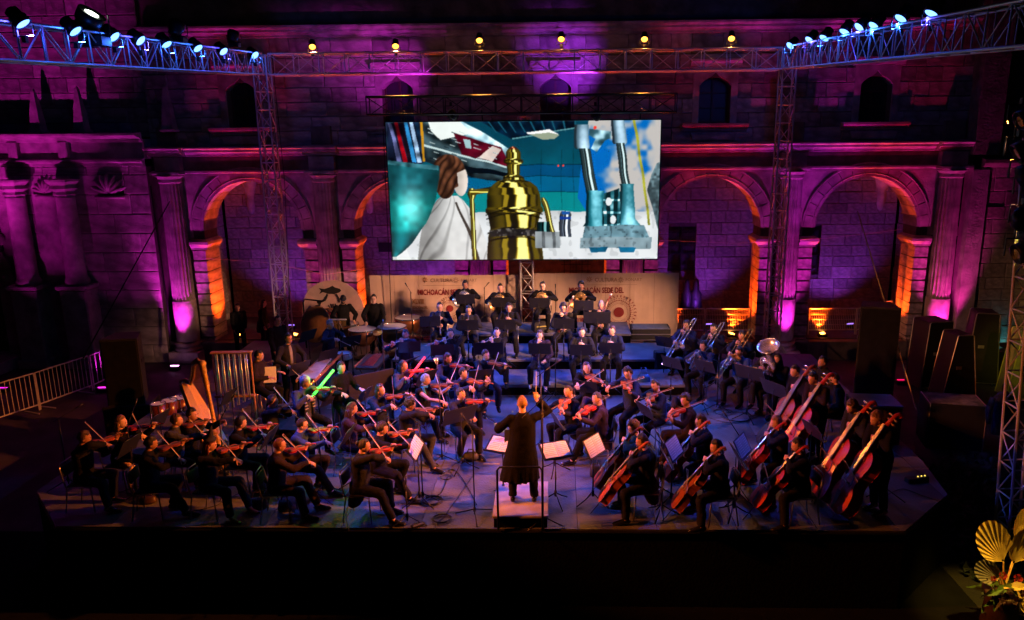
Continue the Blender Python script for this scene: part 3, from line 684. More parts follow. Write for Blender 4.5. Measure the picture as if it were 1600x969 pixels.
    for x_, c in ((16, (.3, .32, .5)), (50, (.50, .03, .06)), (78, (.06, .04, .06)), (102, (.12, .40, .62)), (132, (.5, .62, .75)), (160, (.05, .12, .2))): fill(inside([(x_, 0), (x_ + 18, 0), (x_ + 66, 215), (x_ + 40, 215)]), c, .6, n3)
    fill(inside([(190, 0), (205, 0), (216, 212), (204, 212)]), (.75, .50, .08)); 
    # ceiling lamp, little lights
    fill(inside([(785, 64), (900, 47), (958, 78), (930, 99), (868, 99)]), (.55, .60, .50), .1); fill(inside([(780, 60), (905, 44), (958, 76), (900, 62), (792, 70)]), (1, 1, 1), 0)
    for cx, cy, r_ in ((958, 240, 6), (986, 240, 6), (1158, 40, 9)): put(np.hypot(X - cx, Y - cy) < r_, np.ones_like(X), (1, .22, .16), 9)
    # pale clothed figure from behind, plain brown hair
    prof = [(404, 40), (430, 75), (480, 115), (560, 160), (660, 190), (770, 205)]; hw = np.interp(Y, [p[0] for p in prof], [p[1] for p in prof]); cx = 345 + .02 * (Y - 400); u = (X - cx) / np.maximum(hw, 1)
    m = (np.abs(u) < 1) & (Y > 404); fo = np.sin(u * 7 + n1 * 5 + Y * .012) * .5 + .5; put(m, .58 + .34 * ss(-.9, .1, u) - .20 * ss(.55, .72, fo) * (1 - ss(.78, .95, fo)) - .08 * n3, (1, 1, .99), 9)
    img[inside([(372, 440), (384, 440), (470, 640), (500, 770), (486, 770), (450, 640)])] = (.22, .19, .17)
    m = ((X - 405) / 44) ** 2 + ((Y - 318) / 88) ** 2 < 1; put(m, .80 + .16 * ss(380, 440, X) - .12 * n3, (1, .93, .87), 9)
    m = (((X - 345) / 92) ** 2 + ((Y - 270) / 96) ** 2 < 1) | (((X - 320) / 50) ** 2 + ((Y - 350) / 72) ** 2 < 1); m &= ~((X > 392) & (Y > 262 + (430 - X) * .5)); put(m, .35 + 1.3 * np.abs(np.sin(X * .10 + Y * .05 + 7 * n2)) * n3 + .4 * ss(-.2, 1, (X - 330) / 90 - (Y - 200) / 60), (.30, .17, .11), 9)
    # great teal drum
    u = X / np.interp(Y, [200, 300, 420, 560, 680, 760], [298, 292, 268, 205, 110, 20]); m = (u < 1) & (Y > 205 + .12 * X) & (Y < 752)
    l = (.45 + .5 * ss(.0, .35, u) * (1 - ss(.45, 1, u))) * (.75 + .5 * n3); tt = (Y - 200) / 550; c = np.array((.10, .40, .44)) * (1 - ss(.25, .5, tt))[..., None] + np.array((.10, .78, .76)) * (ss(.25, .5, tt) * (1 - ss(.62, .85, tt)))[..., None] + np.array((.04, .42, .46)) * ss(.62, .85, tt)[..., None]
    c = c * l[..., None] + .35 * np.exp(-((X - 120) / 60) ** 2 - ((Y - 470) / 100) ** 2)[..., None]; img[m] = c[m]; fill(inside([(0, 203), (288, 236), (288, 262), (0, 226)]), (.16, .36, .40), .5, n3); fill(inside([(20, 752), (82, 712), (110, 790), (20, 790)]), (.95, .97, .97), .04)
    # tall turned golden boiler with pipe
    G = (.86, .70, .14)
    turned([(380, 14), (770, 14)], 470, G); turned([(360, 16), (395, 26), (420, 16)], 470, G)
    m = inside([(455, 372), (590, 352), (590, 380), (470, 400)]); put(m, metal((Y - 376) / 16), G)
    turned([(140, 8), (150, 30), (165, 40), (200, 40), (208, 54), (222, 54), (230, 38), (290, 36), (300, 60), (318, 62), (330, 96), (360, 132), (400, 148), (470, 150), (482, 160), (500, 160), (510, 146), (590, 132), (640, 150), (700, 158), (770, 160)], 705, G)
    for y_, t_ in ((207, 3), (300, 3), (320, 3), (482, 4), (506, 4), (590, 5), (640, 5)): img[(np.abs(Y - y_ - 5 * ((X - 705) / 150) ** 2 * 6) < t_) & (np.abs(X - 705) < np.interp(y_, [200, 300, 330, 480, 640], [52, 60, 94, 158, 150]))] *= .25
    m = (np.abs(Y - 614 - 10 * ((X - 705) / 150) ** 2) < 20) & (np.abs(X - 705) < 140); put(m, .2 + .9 * (n4 > .62) * n3 + .2 * n3, (.35, .33, .32), 9)
    turned([(420, 8), (440, 18), (640, 16), (660, 8)], 868, G, slope=.28); turned([(135, 4), (142, 20), (150, 24)], 705, (.85, .30, .08))
    # crates and canister on the snow
    put(inside([(822, 612), (962, 612), (962, 705), (822, 705)]), .7 + .3 * n3 - .35 * (np.sin(X * .11) > .6), (.62, .66, .68), 9); turned([(556, 38), (612, 38)], 872, (.05, .30, .30)); turned([(498, 22), (515, 32), (640, 34)], 995, (.62, .70, .82)); fill((np.abs(X - 995) < 31) & (np.abs(Y - 535) < 7), (.05, .2, .6)); fill((np.abs(X - 995) < 22) & (np.abs(Y - 507) < 8), (.08, .3, .65))
    # twin hydraulic legs
    C1 = (.42, .58, .68); turned([(22, 40), (140, 44), (152, 38)], 1082, C1, slope=.06, rough=.5); turned([(0, 36), (118, 40), (128, 32)], 1284, C1, slope=.08, rough=.5)
    turned([(150, 32), (400, 34)], 1104, (.45, .62, .64), slope=.17); turned([(122, 22), (362, 24)], 1296, (.45, .62, .64), slope=.16)
    put(inside([(1128, 45), (1245, 62), (1250, 96), (1215, 108), (1172, 168), (1140, 150), (1165, 100), (1128, 80)]), .5 + .8 * n3, (.22, .40, .46)); turned([(385, 54), (400, 46), (560, 50), (580, 62)], 1160, (.12, .50, .58), rough=.9); turned([(350, 42), (362, 36), (540, 50), (580, 84)], 1338, (.20, .56, .64), rough=.9)
    m = inside([(1208, 398), (1296, 372), (1308, 590), (1200, 590)]); put(m, .25 + .9 * (np.sin(X * .16 + 2 * n2) > .2) * n3 + .5 * (np.sin(Y * .09) > .85), (.14, .42, .48)); 
    for cx, cy in ((1238, 445), (1262, 545)): fill(np.hypot((X - cx) / 1.0, (Y - cy) / 1.4) < 17, (.9, .93, .94), .05)
    put(inside([(1108, 578), (1440, 578), (1470, 645), (1092, 645)]), .75 + .5 * n3 - .3 * (n4 > .7), (.38, .54, .60), 9); put(inside([(1080, 645), (1485, 645), (1480, 712), (1076, 704)]), .85 + .3 * n3 - .25 * (n4 > .75), (.48, .58, .62), 9)
    for a, b_ in ((1130, 1235), (1295, 1395)): fill(inside([(a, 702), (b_, 702), (b_ - 12, 732), (a + 12, 732)]), (.06, .36, .52), .3, n3)
    fill(inside([(1366, 0), (1382, 0), (1476, 578), (1462, 578)]), (.58, .58, .16), .25, n3)
    m = inside([(1470, 300), (1500, 236), (1560, 215), (1560, 660), (1520, 600), (1450, 380)]); put(m, .35 + .9 * n4 * n3 + .4 * (Y < 320) * n4, (.42, .54, .58), 9)
    k = np.array((.15, .7, .15)); img = sum(k[i + 1] * np.roll(img, i, 0) for i in (-1, 0, 1)); img = sum(k[i + 1] * np.roll(img, i, 1) for i in (-1, 0, 1))
    return np.clip(img, 0, 1) ** 1.9
NW, NH = 560, 283
img = paint(NW, NH)
scr = thing('film_screen', T((SX0 + SX1) / 2, SY, SZ0), 'wide glowing projection screen hanging above the orchestra, showing a snowy hangar with machinery', 'screen')
hw_, hh = (SX1 - SX0) / 2, SZ1 - SZ0
me = bpy.data.meshes.new('picture')
xs = np.linspace(-hw_, hw_, NW); zs = np.linspace(0, hh, NH); gx, gz = np.meshgrid(xs, zs)
vv = np.stack([gx, np.full_like(gx, -.05), gz], -1).reshape(-1, 3)
i_, j_ = np.mgrid[0:NH - 1, 0:NW - 1]; a_ = (i_ * NW + j_).ravel(); ff = np.stack([a_, a_ + 1, a_ + NW + 1, a_ + NW], -1)
me.vertices.add(len(vv)); me.vertices.foreach_set('co', vv.ravel()); me.loops.add(ff.size); me.loops.foreach_set('vertex_index', ff.ravel())
me.polygons.add(len(ff)); me.polygons.foreach_set('loop_start', np.arange(0, ff.size, 4)); me.update(); me.validate()
ca = me.color_attributes.new('film', 'FLOAT_COLOR', 'POINT')
ca.data.foreach_set('color', np.concatenate([img.reshape(-1, 3), np.ones((NW * NH, 1))], 1).ravel())
fm = bpy.data.materials.new('led_picture'); fm.use_nodes = True; nt = fm.node_tree; at_ = nt.nodes.new('ShaderNodeVertexColor'); at_.layer_name = 'film'
pb = nt.nodes['Principled BSDF']; pb.inputs['Base Color'].default_value = (.01, .01, .01, 1); pb.inputs['Roughness'].default_value = .5
nt.links.new(at_.outputs[0], pb.inputs['Emission Color']); pb.inputs['Emission Strength'].default_value = 1.0; me.materials.append(fm)
obj('picture', me, scr)
MB().box((0, .06, hh / 2), (2 * hw_ + .06, .2, hh + .06)).build('cabinet', blackp, scr)
for x_ in (-3.2, -1.1, 1.1, 3.2): rod(scr, 'hanger', (x_, .0, hh + .02), (x_, -.2, hh + .3), .02, UCb)
# ---- printed banners
ban = mat('peach_banner_cloth', (.62, .47, .38), .85, var=.08, scale=3)
tred = mat('dark_red_print', (.22, .012, .02), .7, var=.1); tgrey = mat('grey_brown_print', (.30, .19, .15), .7, var=.1); torng = mat('ochre_print', (.40, .17, .07), .7, var=.1); tblack = mat('black_print', (.012, .01, .01), .7)
LETTERS = []
def text(parent, s, x, z, h, m, y=-.0235, sx=.62, bold=.0, align='LEFT'):
    cu = bpy.data.curves.new('lettering', 'FONT'); cu.body = s; cu.size = h * 1.38; cu.extrude = .002; cu.offset = bold * h; cu.align_x = align; cu.materials.append(m); cu.resolution_u = 2
    o = bpy.data.objects.new('lettering', cu); COL.objects.link(o); o.parent = parent
    o.matrix_local = T(x, y, z) @ RX(90) @ S(sx, 1, 1); LETTERS.append(o); return o
def banner(x0, x1, z1, y, label):
    t = thing('printed_banner', T((x0 + x1) / 2, y, 0), label, 'banner'); w_ = (x1 - x0)
    b = MB(); n = 40; z0 = 1.32
    for i in range(n):
        xa, xb = -w_ / 2 + w_ * i / n, -w_ / 2 + w_ * (i + 1) / n
        f = lambda x: .012 * math.sin(x * 5.1) + .008 * math.sin(x * 13)
        b.add([(xa, f(xa), z0), (xb, f(xb), z0), (xb, f(xb), z1), (xa, f(xa), z1)], [(0, 1, 2, 3)])
    b.build('cloth', ban, t)
    for x_ in np.linspace(-w_ / 2 + .03, w_ / 2 - .03, 4): rod(t, 'post', (x_, .08, 0), (x_, .08, z1 - .02), .025, UCb)
    rod(t, 'rail', (-w_ / 2, .08, z1 - .04), (w_ / 2, .08, z1 - .04), .025, UCb)
    for x_ in np.linspace(-w_ / 2, w_ / 2, 7)[1:-1]: MB().box((x_, -.024, (z0 + z1) / 2), (.006, .004, z1 - z0 - .02)).build('seam', tgrey, t)
    return t
def flower(parent, x, z, r, m):
    b = MB()
    for k in range(8):
        a = k * math.pi / 4; b.tube([(x + .3 * r * math.cos(a), -.03, z + .3 * r * math.sin(a)), (x + r * math.cos(a), -.03, z + r * math.sin(a))], r * .10, 4)
    b.build('emblem', m, parent)
def mandala(parent, x, z, r, m):
    b = MB(); Mx = T(x, -.03, z) @ RX(90)
    b.prism([(.30 * r * math.cos(a), .30 * r * math.sin(a)) for a in np.linspace(0, 2 * math.pi, 28)[:-1]], 0, .003, M=Mx)
    for (rr_, n, s1, s2) in ((.52, 40, .03, .02), (.60, 44, .018, .018), (.70, 36, .06, .045), (.82, 36, .035, .03), (.93, 30, .07, .035), (1.0, 30, .035, .05)):
        for k in range(n):
            a = 2 * math.pi * k / n; b.box((rr_ * r * math.cos(a), rr_ * r * math.sin(a), .0015), (s1 * r, s2 * r * 1.7, .003), M=Mx @ T(rr_ * r * math.cos(a), rr_ * r * math.sin(a), 0) @ RZ(math.degrees(a) + 20) @ T(-rr_ * r * math.cos(a), -rr_ * r * math.sin(a), 0))
    setp(b.build('ring_emblem', m, parent), kind='stuff')
b1 = banner(-5.75, -1.25, 3.22, 22.3, 'left peach banner with red lettering behind the timpani and winds')
b2 = banner(-.82, 3.55, 3.26, 22.3, 'right peach banner with a red ring emblem behind the bassoons')
def bx(b, px, py): p = aty(px, py, 22.27); return p.x - b.location.x, p.z
for b, o in ((b1, 0), (b2, 257)):
    x_, z_ = bx(b, 668 + o, 439 + (-1 if o else 0)); flower(b, x_ - .08, z_ + .03, .09, torng)
    text(b, 'CULTURA', x_ + .08, z_ - .04, .115, tgrey, sx=.95, bold=.015); MB().box((x_ + .62, -.03, z_ + .02), (.006, .003, .12)).build('divider', tgrey, b)
    flower(b, x_ + .86, z_ + .01, .09, tgrey); text(b, 'FONART', x_ + 1.0, z_ - .03, .095, tgrey, sx=.95)
    MB().box((x_ + .6, -.03, z_ - .14), (1.5, .003, .008)).build('rule', tgrey, b)
x_, z_ = bx(b1, 653, 461); text(b1, 'MICHOACÁN SEDE DEL', x_, z_, .17, tred, sx=.66, bold=.035)
x_, z_ = bx(b2, 890, 458); text(b2, 'MICHOACÁN SEDE DEL', x_ - .02, z_, .17, tred, sx=.66, bold=.035)
x_, z_ = bx(b1, 644, 473)
for s_, dz, h_, m_ in (('XLVIII', 0, .155, torng), ('EDICIÓN DEL', -.15, .085, torng), ('CONCURSO', -.26, .075, torng), ('GRAN', -.52, .15, tred), ('PREMIO', -.75, .15, tred), ('NACIONAL', -.95, .12, tred)): text(b1, s_, x_, z_ + dz - .04, h_, m_, sx=.66, bold=.03)
mandala(b1, *bx(b1, 703, 482), .36, tred)
mandala(b2, *bx(b2, 967, 488), .52, tred)
x_, z_ = bx(b2, 898, 503); text(b2, 'XLVIII', x_, z_ - .02, .15, tred, sx=.62, bold=.03); text(b2, 'GRAN', x_, z_ - .22, .15, tred, sx=.62, bold=.03)
x_, z_ = bx(b2, 1040, 518); MB().ell((0, 0, 0), (.13, .002, .025), 10, 4, M=T(x_, -.03, z_)).build('small_mark', tblack, b2)
# round topped panel with fish
fp = thing('round_top_panel', T(-6.75, 21.8, 0), 'round topped peach panel with a black fish and figure, behind the drums', 'banner')
pc = mat('rose_panel_print', (.5, .33, .3), .8, var=.1); wdt = .93; zc = 2.25
for k in range(5):
    a0, a1 = math.pi * k / 5, math.pi * (k + 1) / 5
    MB().prism([(0, 0)] + [(wdt * math.cos(a0 + (a1 - a0) * t / 6), wdt * math.sin(a0 + (a1 - a0) * t / 6)) for t in range(7)], 0, .04, M=T(0, 0, zc) @ RX(90) @ S(.995, .995, 1)).build('panel', mat('rose_panel_%d' % (k % 2), (.52 - .06 * (k % 2), .34, .31), .8, var=.1), fp)
MB().box((-.47, -.02, 1.2), (.92, .04, 2.08)).build('panel', pc, fp); MB().box((.47, -.02, 1.2), (.92, .04, 2.08)).build('panel', pc, fp)
fs_ = MB(); MF = T(-.02, -.045, 2.86) @ RX(90)
fs_.prism([(-.36, .08), (-.3, .0), (-.36, -.1), (-.25, -.04), (-.1, -.09), (.1, -.1), (.25, -.05), (.3, .0), (.26, .06), (.12, .1), (.05, .15), (-.05, .1), (-.2, .05)], 0, .006, M=MF)
fs_.tube([(-.13, -.05, 2.75), (-.22, -.05, 2.58), (-.36, -.05, 2.52), (-.4, -.05, 2.4), (-.48, -.05, 2.3)], .03, 6); fs_.ell((-.4, -.05, 2.52), (.07, .006, .06), 10, 5); fs_.ell((-.47, -.05, 2.38), (.08, .006, .05), 10, 5)
fs_.tube([(.12, -.05, 2.76), (.2, -.05, 2.62), (.2, -.05, 2.5)], .03, 6)
for k in range(5): fs_.tube([(-.02 + .03 * k, -.05, 2.22), (-.13 + .07 * k, -.05, 2.42 + .05 * (k in (1, 2, 3)))], .018, 5)
fs_.ell((.04, -.05, 2.2), (.1, .006, .08), 10, 5)
fs_.build('fish_emblem', tblack, fp)
# ================================================================== COURTYARD PROPS
whitep = mat('white_painted_steel', (.62, .62, .64), .4, var=.15)
def barrier(a, b, label, nb, me_m=whitep, h=1.08, wire=False, feet=True):
    a, b = V(a), V(b); t = thing('crowd_barrier', T(a), label, 'barrier', None); d = b - a
    def rod_(nm, p, q, r): MB().tube([p, q], r, 6).build(nm, me_m, t)
    for z in (.18, h): rod_('rail', V((0, 0, z)), d + V((0, 0, z)), .02)
    for e in (V((0, 0, 0)), d): rod_('end_post', e + V((0, 0, .02)), e + V((0, 0, h)), .02)
    for i in range(1, nb): rod_('bar', d * (i / nb) + V((0, 0, .18)), d * (i / nb) + V((0, 0, h)), .006 if wire else .011)
    if wire:
        for k in range(1, 5): rod_('wire', V((0, 0, .18 + k * .18)), d + V((0, 0, .18 + k * .18)), .005)
    if feet:
        n = V((-d.y, d.x, 0)).normalized()
        for f in (.12, .88): rod_('foot', d * f - n * .3 + V((0, 0, .02)), d * f + n * .3 + V((0, 0, .02)), .018)
    return t
def g2(px, py, z=0): return at(px, py, z)
barrier(g2(-40, 676), g2(62, 642), 'white crowd barrier nearest the left edge of the picture', 13)
barrier(g2(64, 641), g2(145, 611), 'long white crowd barrier panel in the middle of the left row', 13)
barrier(g2(148, 610), g2(196, 587), 'white crowd barrier next to the left loudspeaker stack', 7)
fenc = mat('orange_lit_wire_fence', (.5, .5, .5), .4, .5)
y_ = YF + .55
for i, (xa, xb) in enumerate(((3.35, 4.85), (4.9, 6.35), (8.35, 9.9))):
    barrier((xa, y_, .66), (xb, y_, .66), 'low wire fence panel in the arches right of the banner, %s from the left' % ordn[i], 26, fenc, .92, True, False)
barrier((9.95, y_, .66), (11.0, y_ - .1, .95), 'wire mesh fence panel tilted upwards beside the rightmost arch', 18, fenc, .92, True, False)
def speaker_stack(p, rot, w, hs, h2, side):
    t = thing('sub_speaker', T(p) @ RZ(rot), 'wide black bass loudspeaker at the bottom of the %s stack' % side, 'loudspeaker')
    MB().bbox((0, 0, hs / 2), (w, .8, hs), .015).build('cabinet', blackp, t); MB().box((0, -.405, hs / 2), (w - .1, .02, hs - .1)).build('grille', blackm, t)
    t2 = thing('tall_speaker', T(p + V((0, 0, hs))) @ RZ(rot), 'tall black loudspeaker standing on the %s bass speaker' % side, 'loudspeaker')
    b = MB(); ww = w * .78; b.prism([(-ww / 2, -.33), (ww / 2, -.33), (ww / 2 - .12, .33), (-ww / 2 + .12, .33)], 0, h2); b.build('cabinet', mat('speaker_paint', (.012, .013, .016), .6, bump=.4, bscale=80), t2)
    MB().box((0, -.338, h2 / 2), (ww - .06, .012, h2 - .08)).build('grille', blackm, t2)
    for sx in (-1, 1): MB().bbox((sx * (ww / 2 - .045), .0, h2 * .62), (.03, .18, .1), .01).build('handle', blackm, t2)
speaker_stack(V((-9.95, 16.4, .0)), 12, 1.0, 1.35, 1.55, 'left')
speaker_stack(V((7.35, 17.2, .0)), -14, 1.1, 1.25, 2.15, 'right')
# tall tapered flight cases
casem = mat('black_case_board', (.004, .004, .005), .6, var=.3, bump=.2); case_lit = mat('yellow_lit_board', (.20, .20, .12), .7, var=.3)  # yellow light on one case is put into its board and edge colours
edge = mat('case_edge_strip', (.4, .4, .38), .4, .8)
def case(p, rot, h, w, wt, d, label, m=casem, em=edge, group='tall tapered cases'):
    t = thing('instrument_case', T(p) @ RZ(rot), label, 'flight case', group)
    o = [(-w / 2, .12), (w / 2, .12), (wt / 2, h - .03), (wt / 2 - .03, h), (-wt / 2 + .03, h), (-wt / 2, h - .03)]
    MB().prism(o, -d / 2, d / 2, M=RX(90)).build('shell', m, t)
    for yy in (-d / 2 - .004, d / 2 + .004):
        MB().tube([(x, yy, z) for x, z in o + [o[0]]], .017, 4, cap=False).build('edging', em, t)
    for x in (-w / 2 + .1, w / 2 - .1):
        for y in (-d / 2 + .1, d / 2 - .1): MB().tube([(x - .015, y, .055), (x + .015, y, .055)], .05, 10).build('caster', blackp, t)
    MB().bbox((-w * .1, -d / 2 - .008, h * .55), (.16, .012, .09), .004).build('latch', em, t); return t
case(V((10.7, 21.3, 0)), 12, 2.05, .95, .75, .7, 'broad dark flight case standing at the back left of the case group')
case(V((10.75, 20.0, 0)), 6, 2.0, 1.0, .45, .65, 'dark tapered flight case nearest the stage, with pale corner edging')
case(V((12.35, 21.7, 0)), -14, 2.2, .9, .6, .7, 'dark upright flight case in the middle beside the cyan light')
c4 = case(V((12.75, 20.3, 0)), -5, 2.0, .95, .48, .6, 'yellow lit flight case with bright yellow edges, rightmost of the tall ones', case_lit, mat('yellow_lit_edge', (.62, .55, .18), .4, .5))
for (x, z, w_, h_) in ((-.03, 1.42, .32, .09), (-.08, 1.42, .1, .34)): MB().box((x, -.308, z), (w_, .006, h_)).build('tape_mark', mat('pale_tape', (.6, .6, .5)), c4)
t = thing('trunk', T(13.6, 21.6, 0), 'low dark trunk with an open lid behind the yellow lit case', 'flight case')
MB().bbox((0, 0, .55), (1.3, .8, .9), .02).build('body', casem, t); MB().bbox((0, .1, 1.1), (1.3, .8, .06), .01, M=RX(8)).build('lid', casem, t); MB().box((.2, -.41, .75), (.3, .01, .12)).build('sticker', mat('red_sticker', (.5, .03, .02)), t)
# stage side boxes on the right
t = thing('road_case', T(6.15, 14.2, ZT) @ RZ(-5), 'road case with pale lid and wooden slats at the right end of the stage', 'flight case')
MB().bbox((0, 0, .38), (.85, .7, .74), .012).build('body', casem, t); MB().bbox((0, 0, .78), (.87, .72, .05), .01).build('lid', mat('blue_grey_lid', (.16, .18, .24), .3), t)
for i in range(4): MB().box((-.3 + .2 * i, -.36, .38), (.05, .014, .66)).build('slat', wood_dark, t)
for i in range(3): MB().box((0, -.372, .15 + .24 * i), (.72, .012, .04)).build('rail', wood_dark, t)
p = g2(1495, 650)
t = thing('equipment_case', T(9.3, 17.2, 0) @ RZ(-12), 'square black case with a worn pale top on the ground right of the stage', 'flight case')
MB().bbox((0, 0, .55), (1.25, .9, 1.1), .02).build('body', casem, t); MB().box((0, 0, 1.105), (1.15, .8, .012)).build('top_panel', mat('worn_pale_top', (.2, .2, .18), .7, var=.6, scale=5, col2=(.03, .05, .05)), t)
for x in (-.6, .6): MB().tube([(x, -.455, .02), (x, -.455, 1.1), (x, .44, 1.1)], .014, 4).build('edging', edge, t)
cl = mat('dark_blue_cloth', (.012, .03, .09), .85, var=.4, bump=.4)
b = MB(); b.tube([(0, 0, 1.25), (.02, 0, 1.1), (0, -.03, .7), (.02, 0, .25)], [(.1, .06), (.24, .13), (.2, .11), (.17, .1)], 12)
b.tube([(-.2, 0, 1.12), (-.27, .02, .8), (-.25, 0, .5)], [.07, .065, .05], 8); b.tube([(.2, 0, 1.12), (.27, .02, .8), (.25, 0, .5)], [.07, .065, .05], 8)
t = thing('hanging_jacket', T(10.05, 16.55, .25), 'dark blue jacket hung beside the black case right of the stage', 'jacket'); b.build('jacket_cloth', cl, t, True); rod(t, 'hook', (0, .05, 1.2), (0, .05, 1.42), .012, UCb)
# low white edged box behind the winds and on the riser
t = thing('riser_case', T(2.45, 20.05, 1.85), 'long dark pale edged box behind the winds at the foot of the right banner', 'flight case')
MB().bbox((0, 0, .17), (1.05, .6, .32), .012).build('body', casem, t); MB().box((0, 0, .335), (.95, .5, .012)).build('top_panel', mat('pale_green_top', (.12, .16, .15), .6), t)
for z in (.02, .18, .33): MB().tube([(-.53, -.305, z), (.53, -.305, z)], .012, 4).build('edging', edge, t)
# lit magenta uplight behind that box comes with the column lamps; monitors between the winds
for i, (x, y, z) in enumerate(((-.55, 19.9, 2.1), (-.35, 18.35, 1.85), (-1.6, 18.4, 1.85))):
    t = thing('floor_monitor', T(x, y, z) @ RZ((20, -15, 10)[i]), ('small black floor monitor with a yellow glint near the violet tower', 'black floor monitor between the woodwind rows, right of the tower', 'black floor monitor between the woodwind rows, left of the tower')[i], 'monitor')
    MB().prism([(-.16, 0), (.16, 0), (.16, .12), (-.02, .34), (-.16, .3)], -.2, .2, M=RX(90) @ RY(90)).build('cabinet', blackp, t)
    MB().box((0, 0, 0), (.3, .012, .2), M=T(0, -.11, .22) @ RX(-40)).build('grille', mat('yellow_glint_grille', (.3, .28, .05), .6) if i == 0 else blackm, t)  # first monitor: yellow glint painted as the grille colour
# cello cases leaning on the back wall
for i, px in enumerate((1073, 1087)):
    p = aty(px, 455, YF + 2.9)
    t = thing('cello_case', T(p.x, p.y, .66), ('slimmer', 'wider')[i] + ' black cello case leaning on the wall beside the right banner', 'instrument case')
    b = MB(); b.tube([(0, 0, .1), (0, 0, .35), (0, 0, .7), (0, 0, .95), (0, 0, 1.1), (0, 0, 1.35), (0, 0, 1.5)], [(.05, .08), (.24 + .04 * i, .13), (.19 + .03 * i, .12), (.2 + .03 * i, .12), (.12, .1), (.09, .08), (.05, .05)], 12); b.build('shell', blackp, t, True)
    MB().tube([(-.05, -.13, .75), (0, -.17, .78), (.05, -.13, .75)], .012, 5).build('handle', blackm, t)
# two diagonal cables and ropes
def cable(name, pts, r, m, label, cat='cable', grp=None):
    return setp(MB().tube(pts, r, 5).build(name, m, None, True), label, cat, grp)
cable('stay_cable', [aty(265, 315, 22.6), aty(130, 560, 18.6)], .018, blackm, 'black stay cable running diagonally down across the church front')
cable('yellow_rope', [(7.45, 22.6, 8.6) and aty(1340, 330, 21), aty(1385, 480, 18), aty(1432, 640, 15.5)], .014, mat('yellow_rope_fibre', (.4, .32, .08), .8), 'yellow rope slanting down over the right loudspeaker stack', 'rope')
cable('string_light_cable', [(-11.5, YF - .3, 3.5), (-9.5, YF - .3, 3.35), (-7.5, YF - .6, 3.0), (-5.2, YF - .3, 3.3)], .008, mat('pinkish_cable', (.5, .3, .3), .5), 'thin pink lit cable strung along the left columns')
cable('sagging_cable', [(3.2, YF - .2, 4.0), (5.5, YF - .3, 3.9), (8.5, YF - .3, 4.05), (10.8, YF - .2, 4.3)], .006, MATS['pinkish_cable'], 'thin cable strung across the two right arches')
cable('truss_cable', [(-8.3, 22.7, 9.7), (-8.25, 22.75, 6), (-8.4, 22.7, 2), (-8.5, 22.6, .3)], .01, blackm, 'black cable hanging down the left tower')
cable('banner_cable', [(-5.0, 21.9, 7.5), (-5.05, 22.0, 4.2), (-5.1, 22.1, 2.2), (-5.1, 22.1, 1.4)], .012, blackm, 'black cable hanging in front of the left banner')
# dark shrubs bed right of the stage
leaf_d = mat('dark_shrub_leaf', (.010, .018, .007), .7, var=.5)
b = MB(); r3 = random.Random(11)
setp(MB().box((8.9, 13.1, .012), (4.8, 5.0, .016)).build('bed_darkening_soil', mat('darkening_soil', (.008, .007, .005), .95, bump=.5)), kind='structure')  # black soil sheet added to hide the lamp-lit ground
for k in range(3600):
    x, y = r3.uniform(6.75, 10.8), r3.uniform(10.9, 15.6); z = r3.uniform(.02, .5) * (1 - abs(x - 9) / 3)
    if x < 7.0 and y > 12.9: continue
    b.add([(-.05, 0, 0), (0, -.02, .01), (.05, 0, 0), (0, .12, .02)], [(0, 1, 2, 3)], 0, T(x, y, z) @ RZ(r3.uniform(0, 360)) @ RX(r3.uniform(-20, 70)))
setp(b.build('ground_cover', leaf_d), kind='stuff')
# ---- dried palm fan arrangement, right foreground
fanm = mat('dried_palm_leaf', (.72, .50, .16), .7, var=.25, scale=9, bump=.3); greenl = mat('green_leaf', (.07, .14, .03), .5, var=.4); rose = mat('red_rose', (.35, .012, .015), .6, var=.4); dusk = mat('dark_dried_flower', (.09, .04, .05), .8, var=.4)
arr = thing('flower_arrangement', T(6.55, 10.15, 0), 'tall arrangement of dried palm fans, green leaves and red roses at the lower right corner', 'plant')
MB().lathe([(.2, 0), (.26, .05), (.22, .5), (.28, .62), (.25, .62)], 16).build('vase', wood_dark, arr, True)
def fan(base, tip, wdt, twist, m=fanm):
    base, tip = V(base), V(tip); d = tip - base; L = d.length; b = MB(); n = 26
    vs, fs = [], []
    for i in range(n + 1):
        u = i / n * 2 - 1; a = u * 1.25; r = L * (.36 + .64 * max(0, math.cos(a * 1.1)) ** 1.3) * (1 + .03 * (i % 2))
        for k, s_ in enumerate((.06, .5, 1.0)):
            vs.append((math.sin(a) * r * s_ * wdt, r * s_ * math.cos(a * .8), (.03 if i % 2 else 0) * s_ * L + .10 * L * s_ * s_))
    for i in range(n):
        for k in range(2): fs.append((i * 3 + k, i * 3 + k + 1, i * 3 + k + 4, i * 3 + k + 3))
    M = frame(base, d, (math.sin(twist), -1, .5 * math.cos(twist))); b.add(vs, fs)
    lf = b.build('palm_fan', m, arr, M=M)
    MB().tube([(0, 0, 0), V(base) * .5 + V((0, 0, .1)), base + (d * .06)], [.012, .01, .012], 5, M=T(0, 0, .45)).build('stem', m, arr) if False else MB().tube([(0, 0, .55), base], .012, 5).build('stem', m, arr)
def A(px, py, dy=0): return aty(px, py, 10.15 + dy) - V((6.55, 10.15, 0))
fan(A(1568, 878), A(1528, 815), .62, -.1)
fan(A(1583, 880, .1), A(1612, 820, .1), .8, .3)
fan(A(1560, 905, -.15), A(1520, 880, -.2), .6, -.3, mat('grey_dried_leaf', (.25, .22, .2), .8))
fan(A(1590, 850, .3), A(1600, 790, .3), .5, .1)
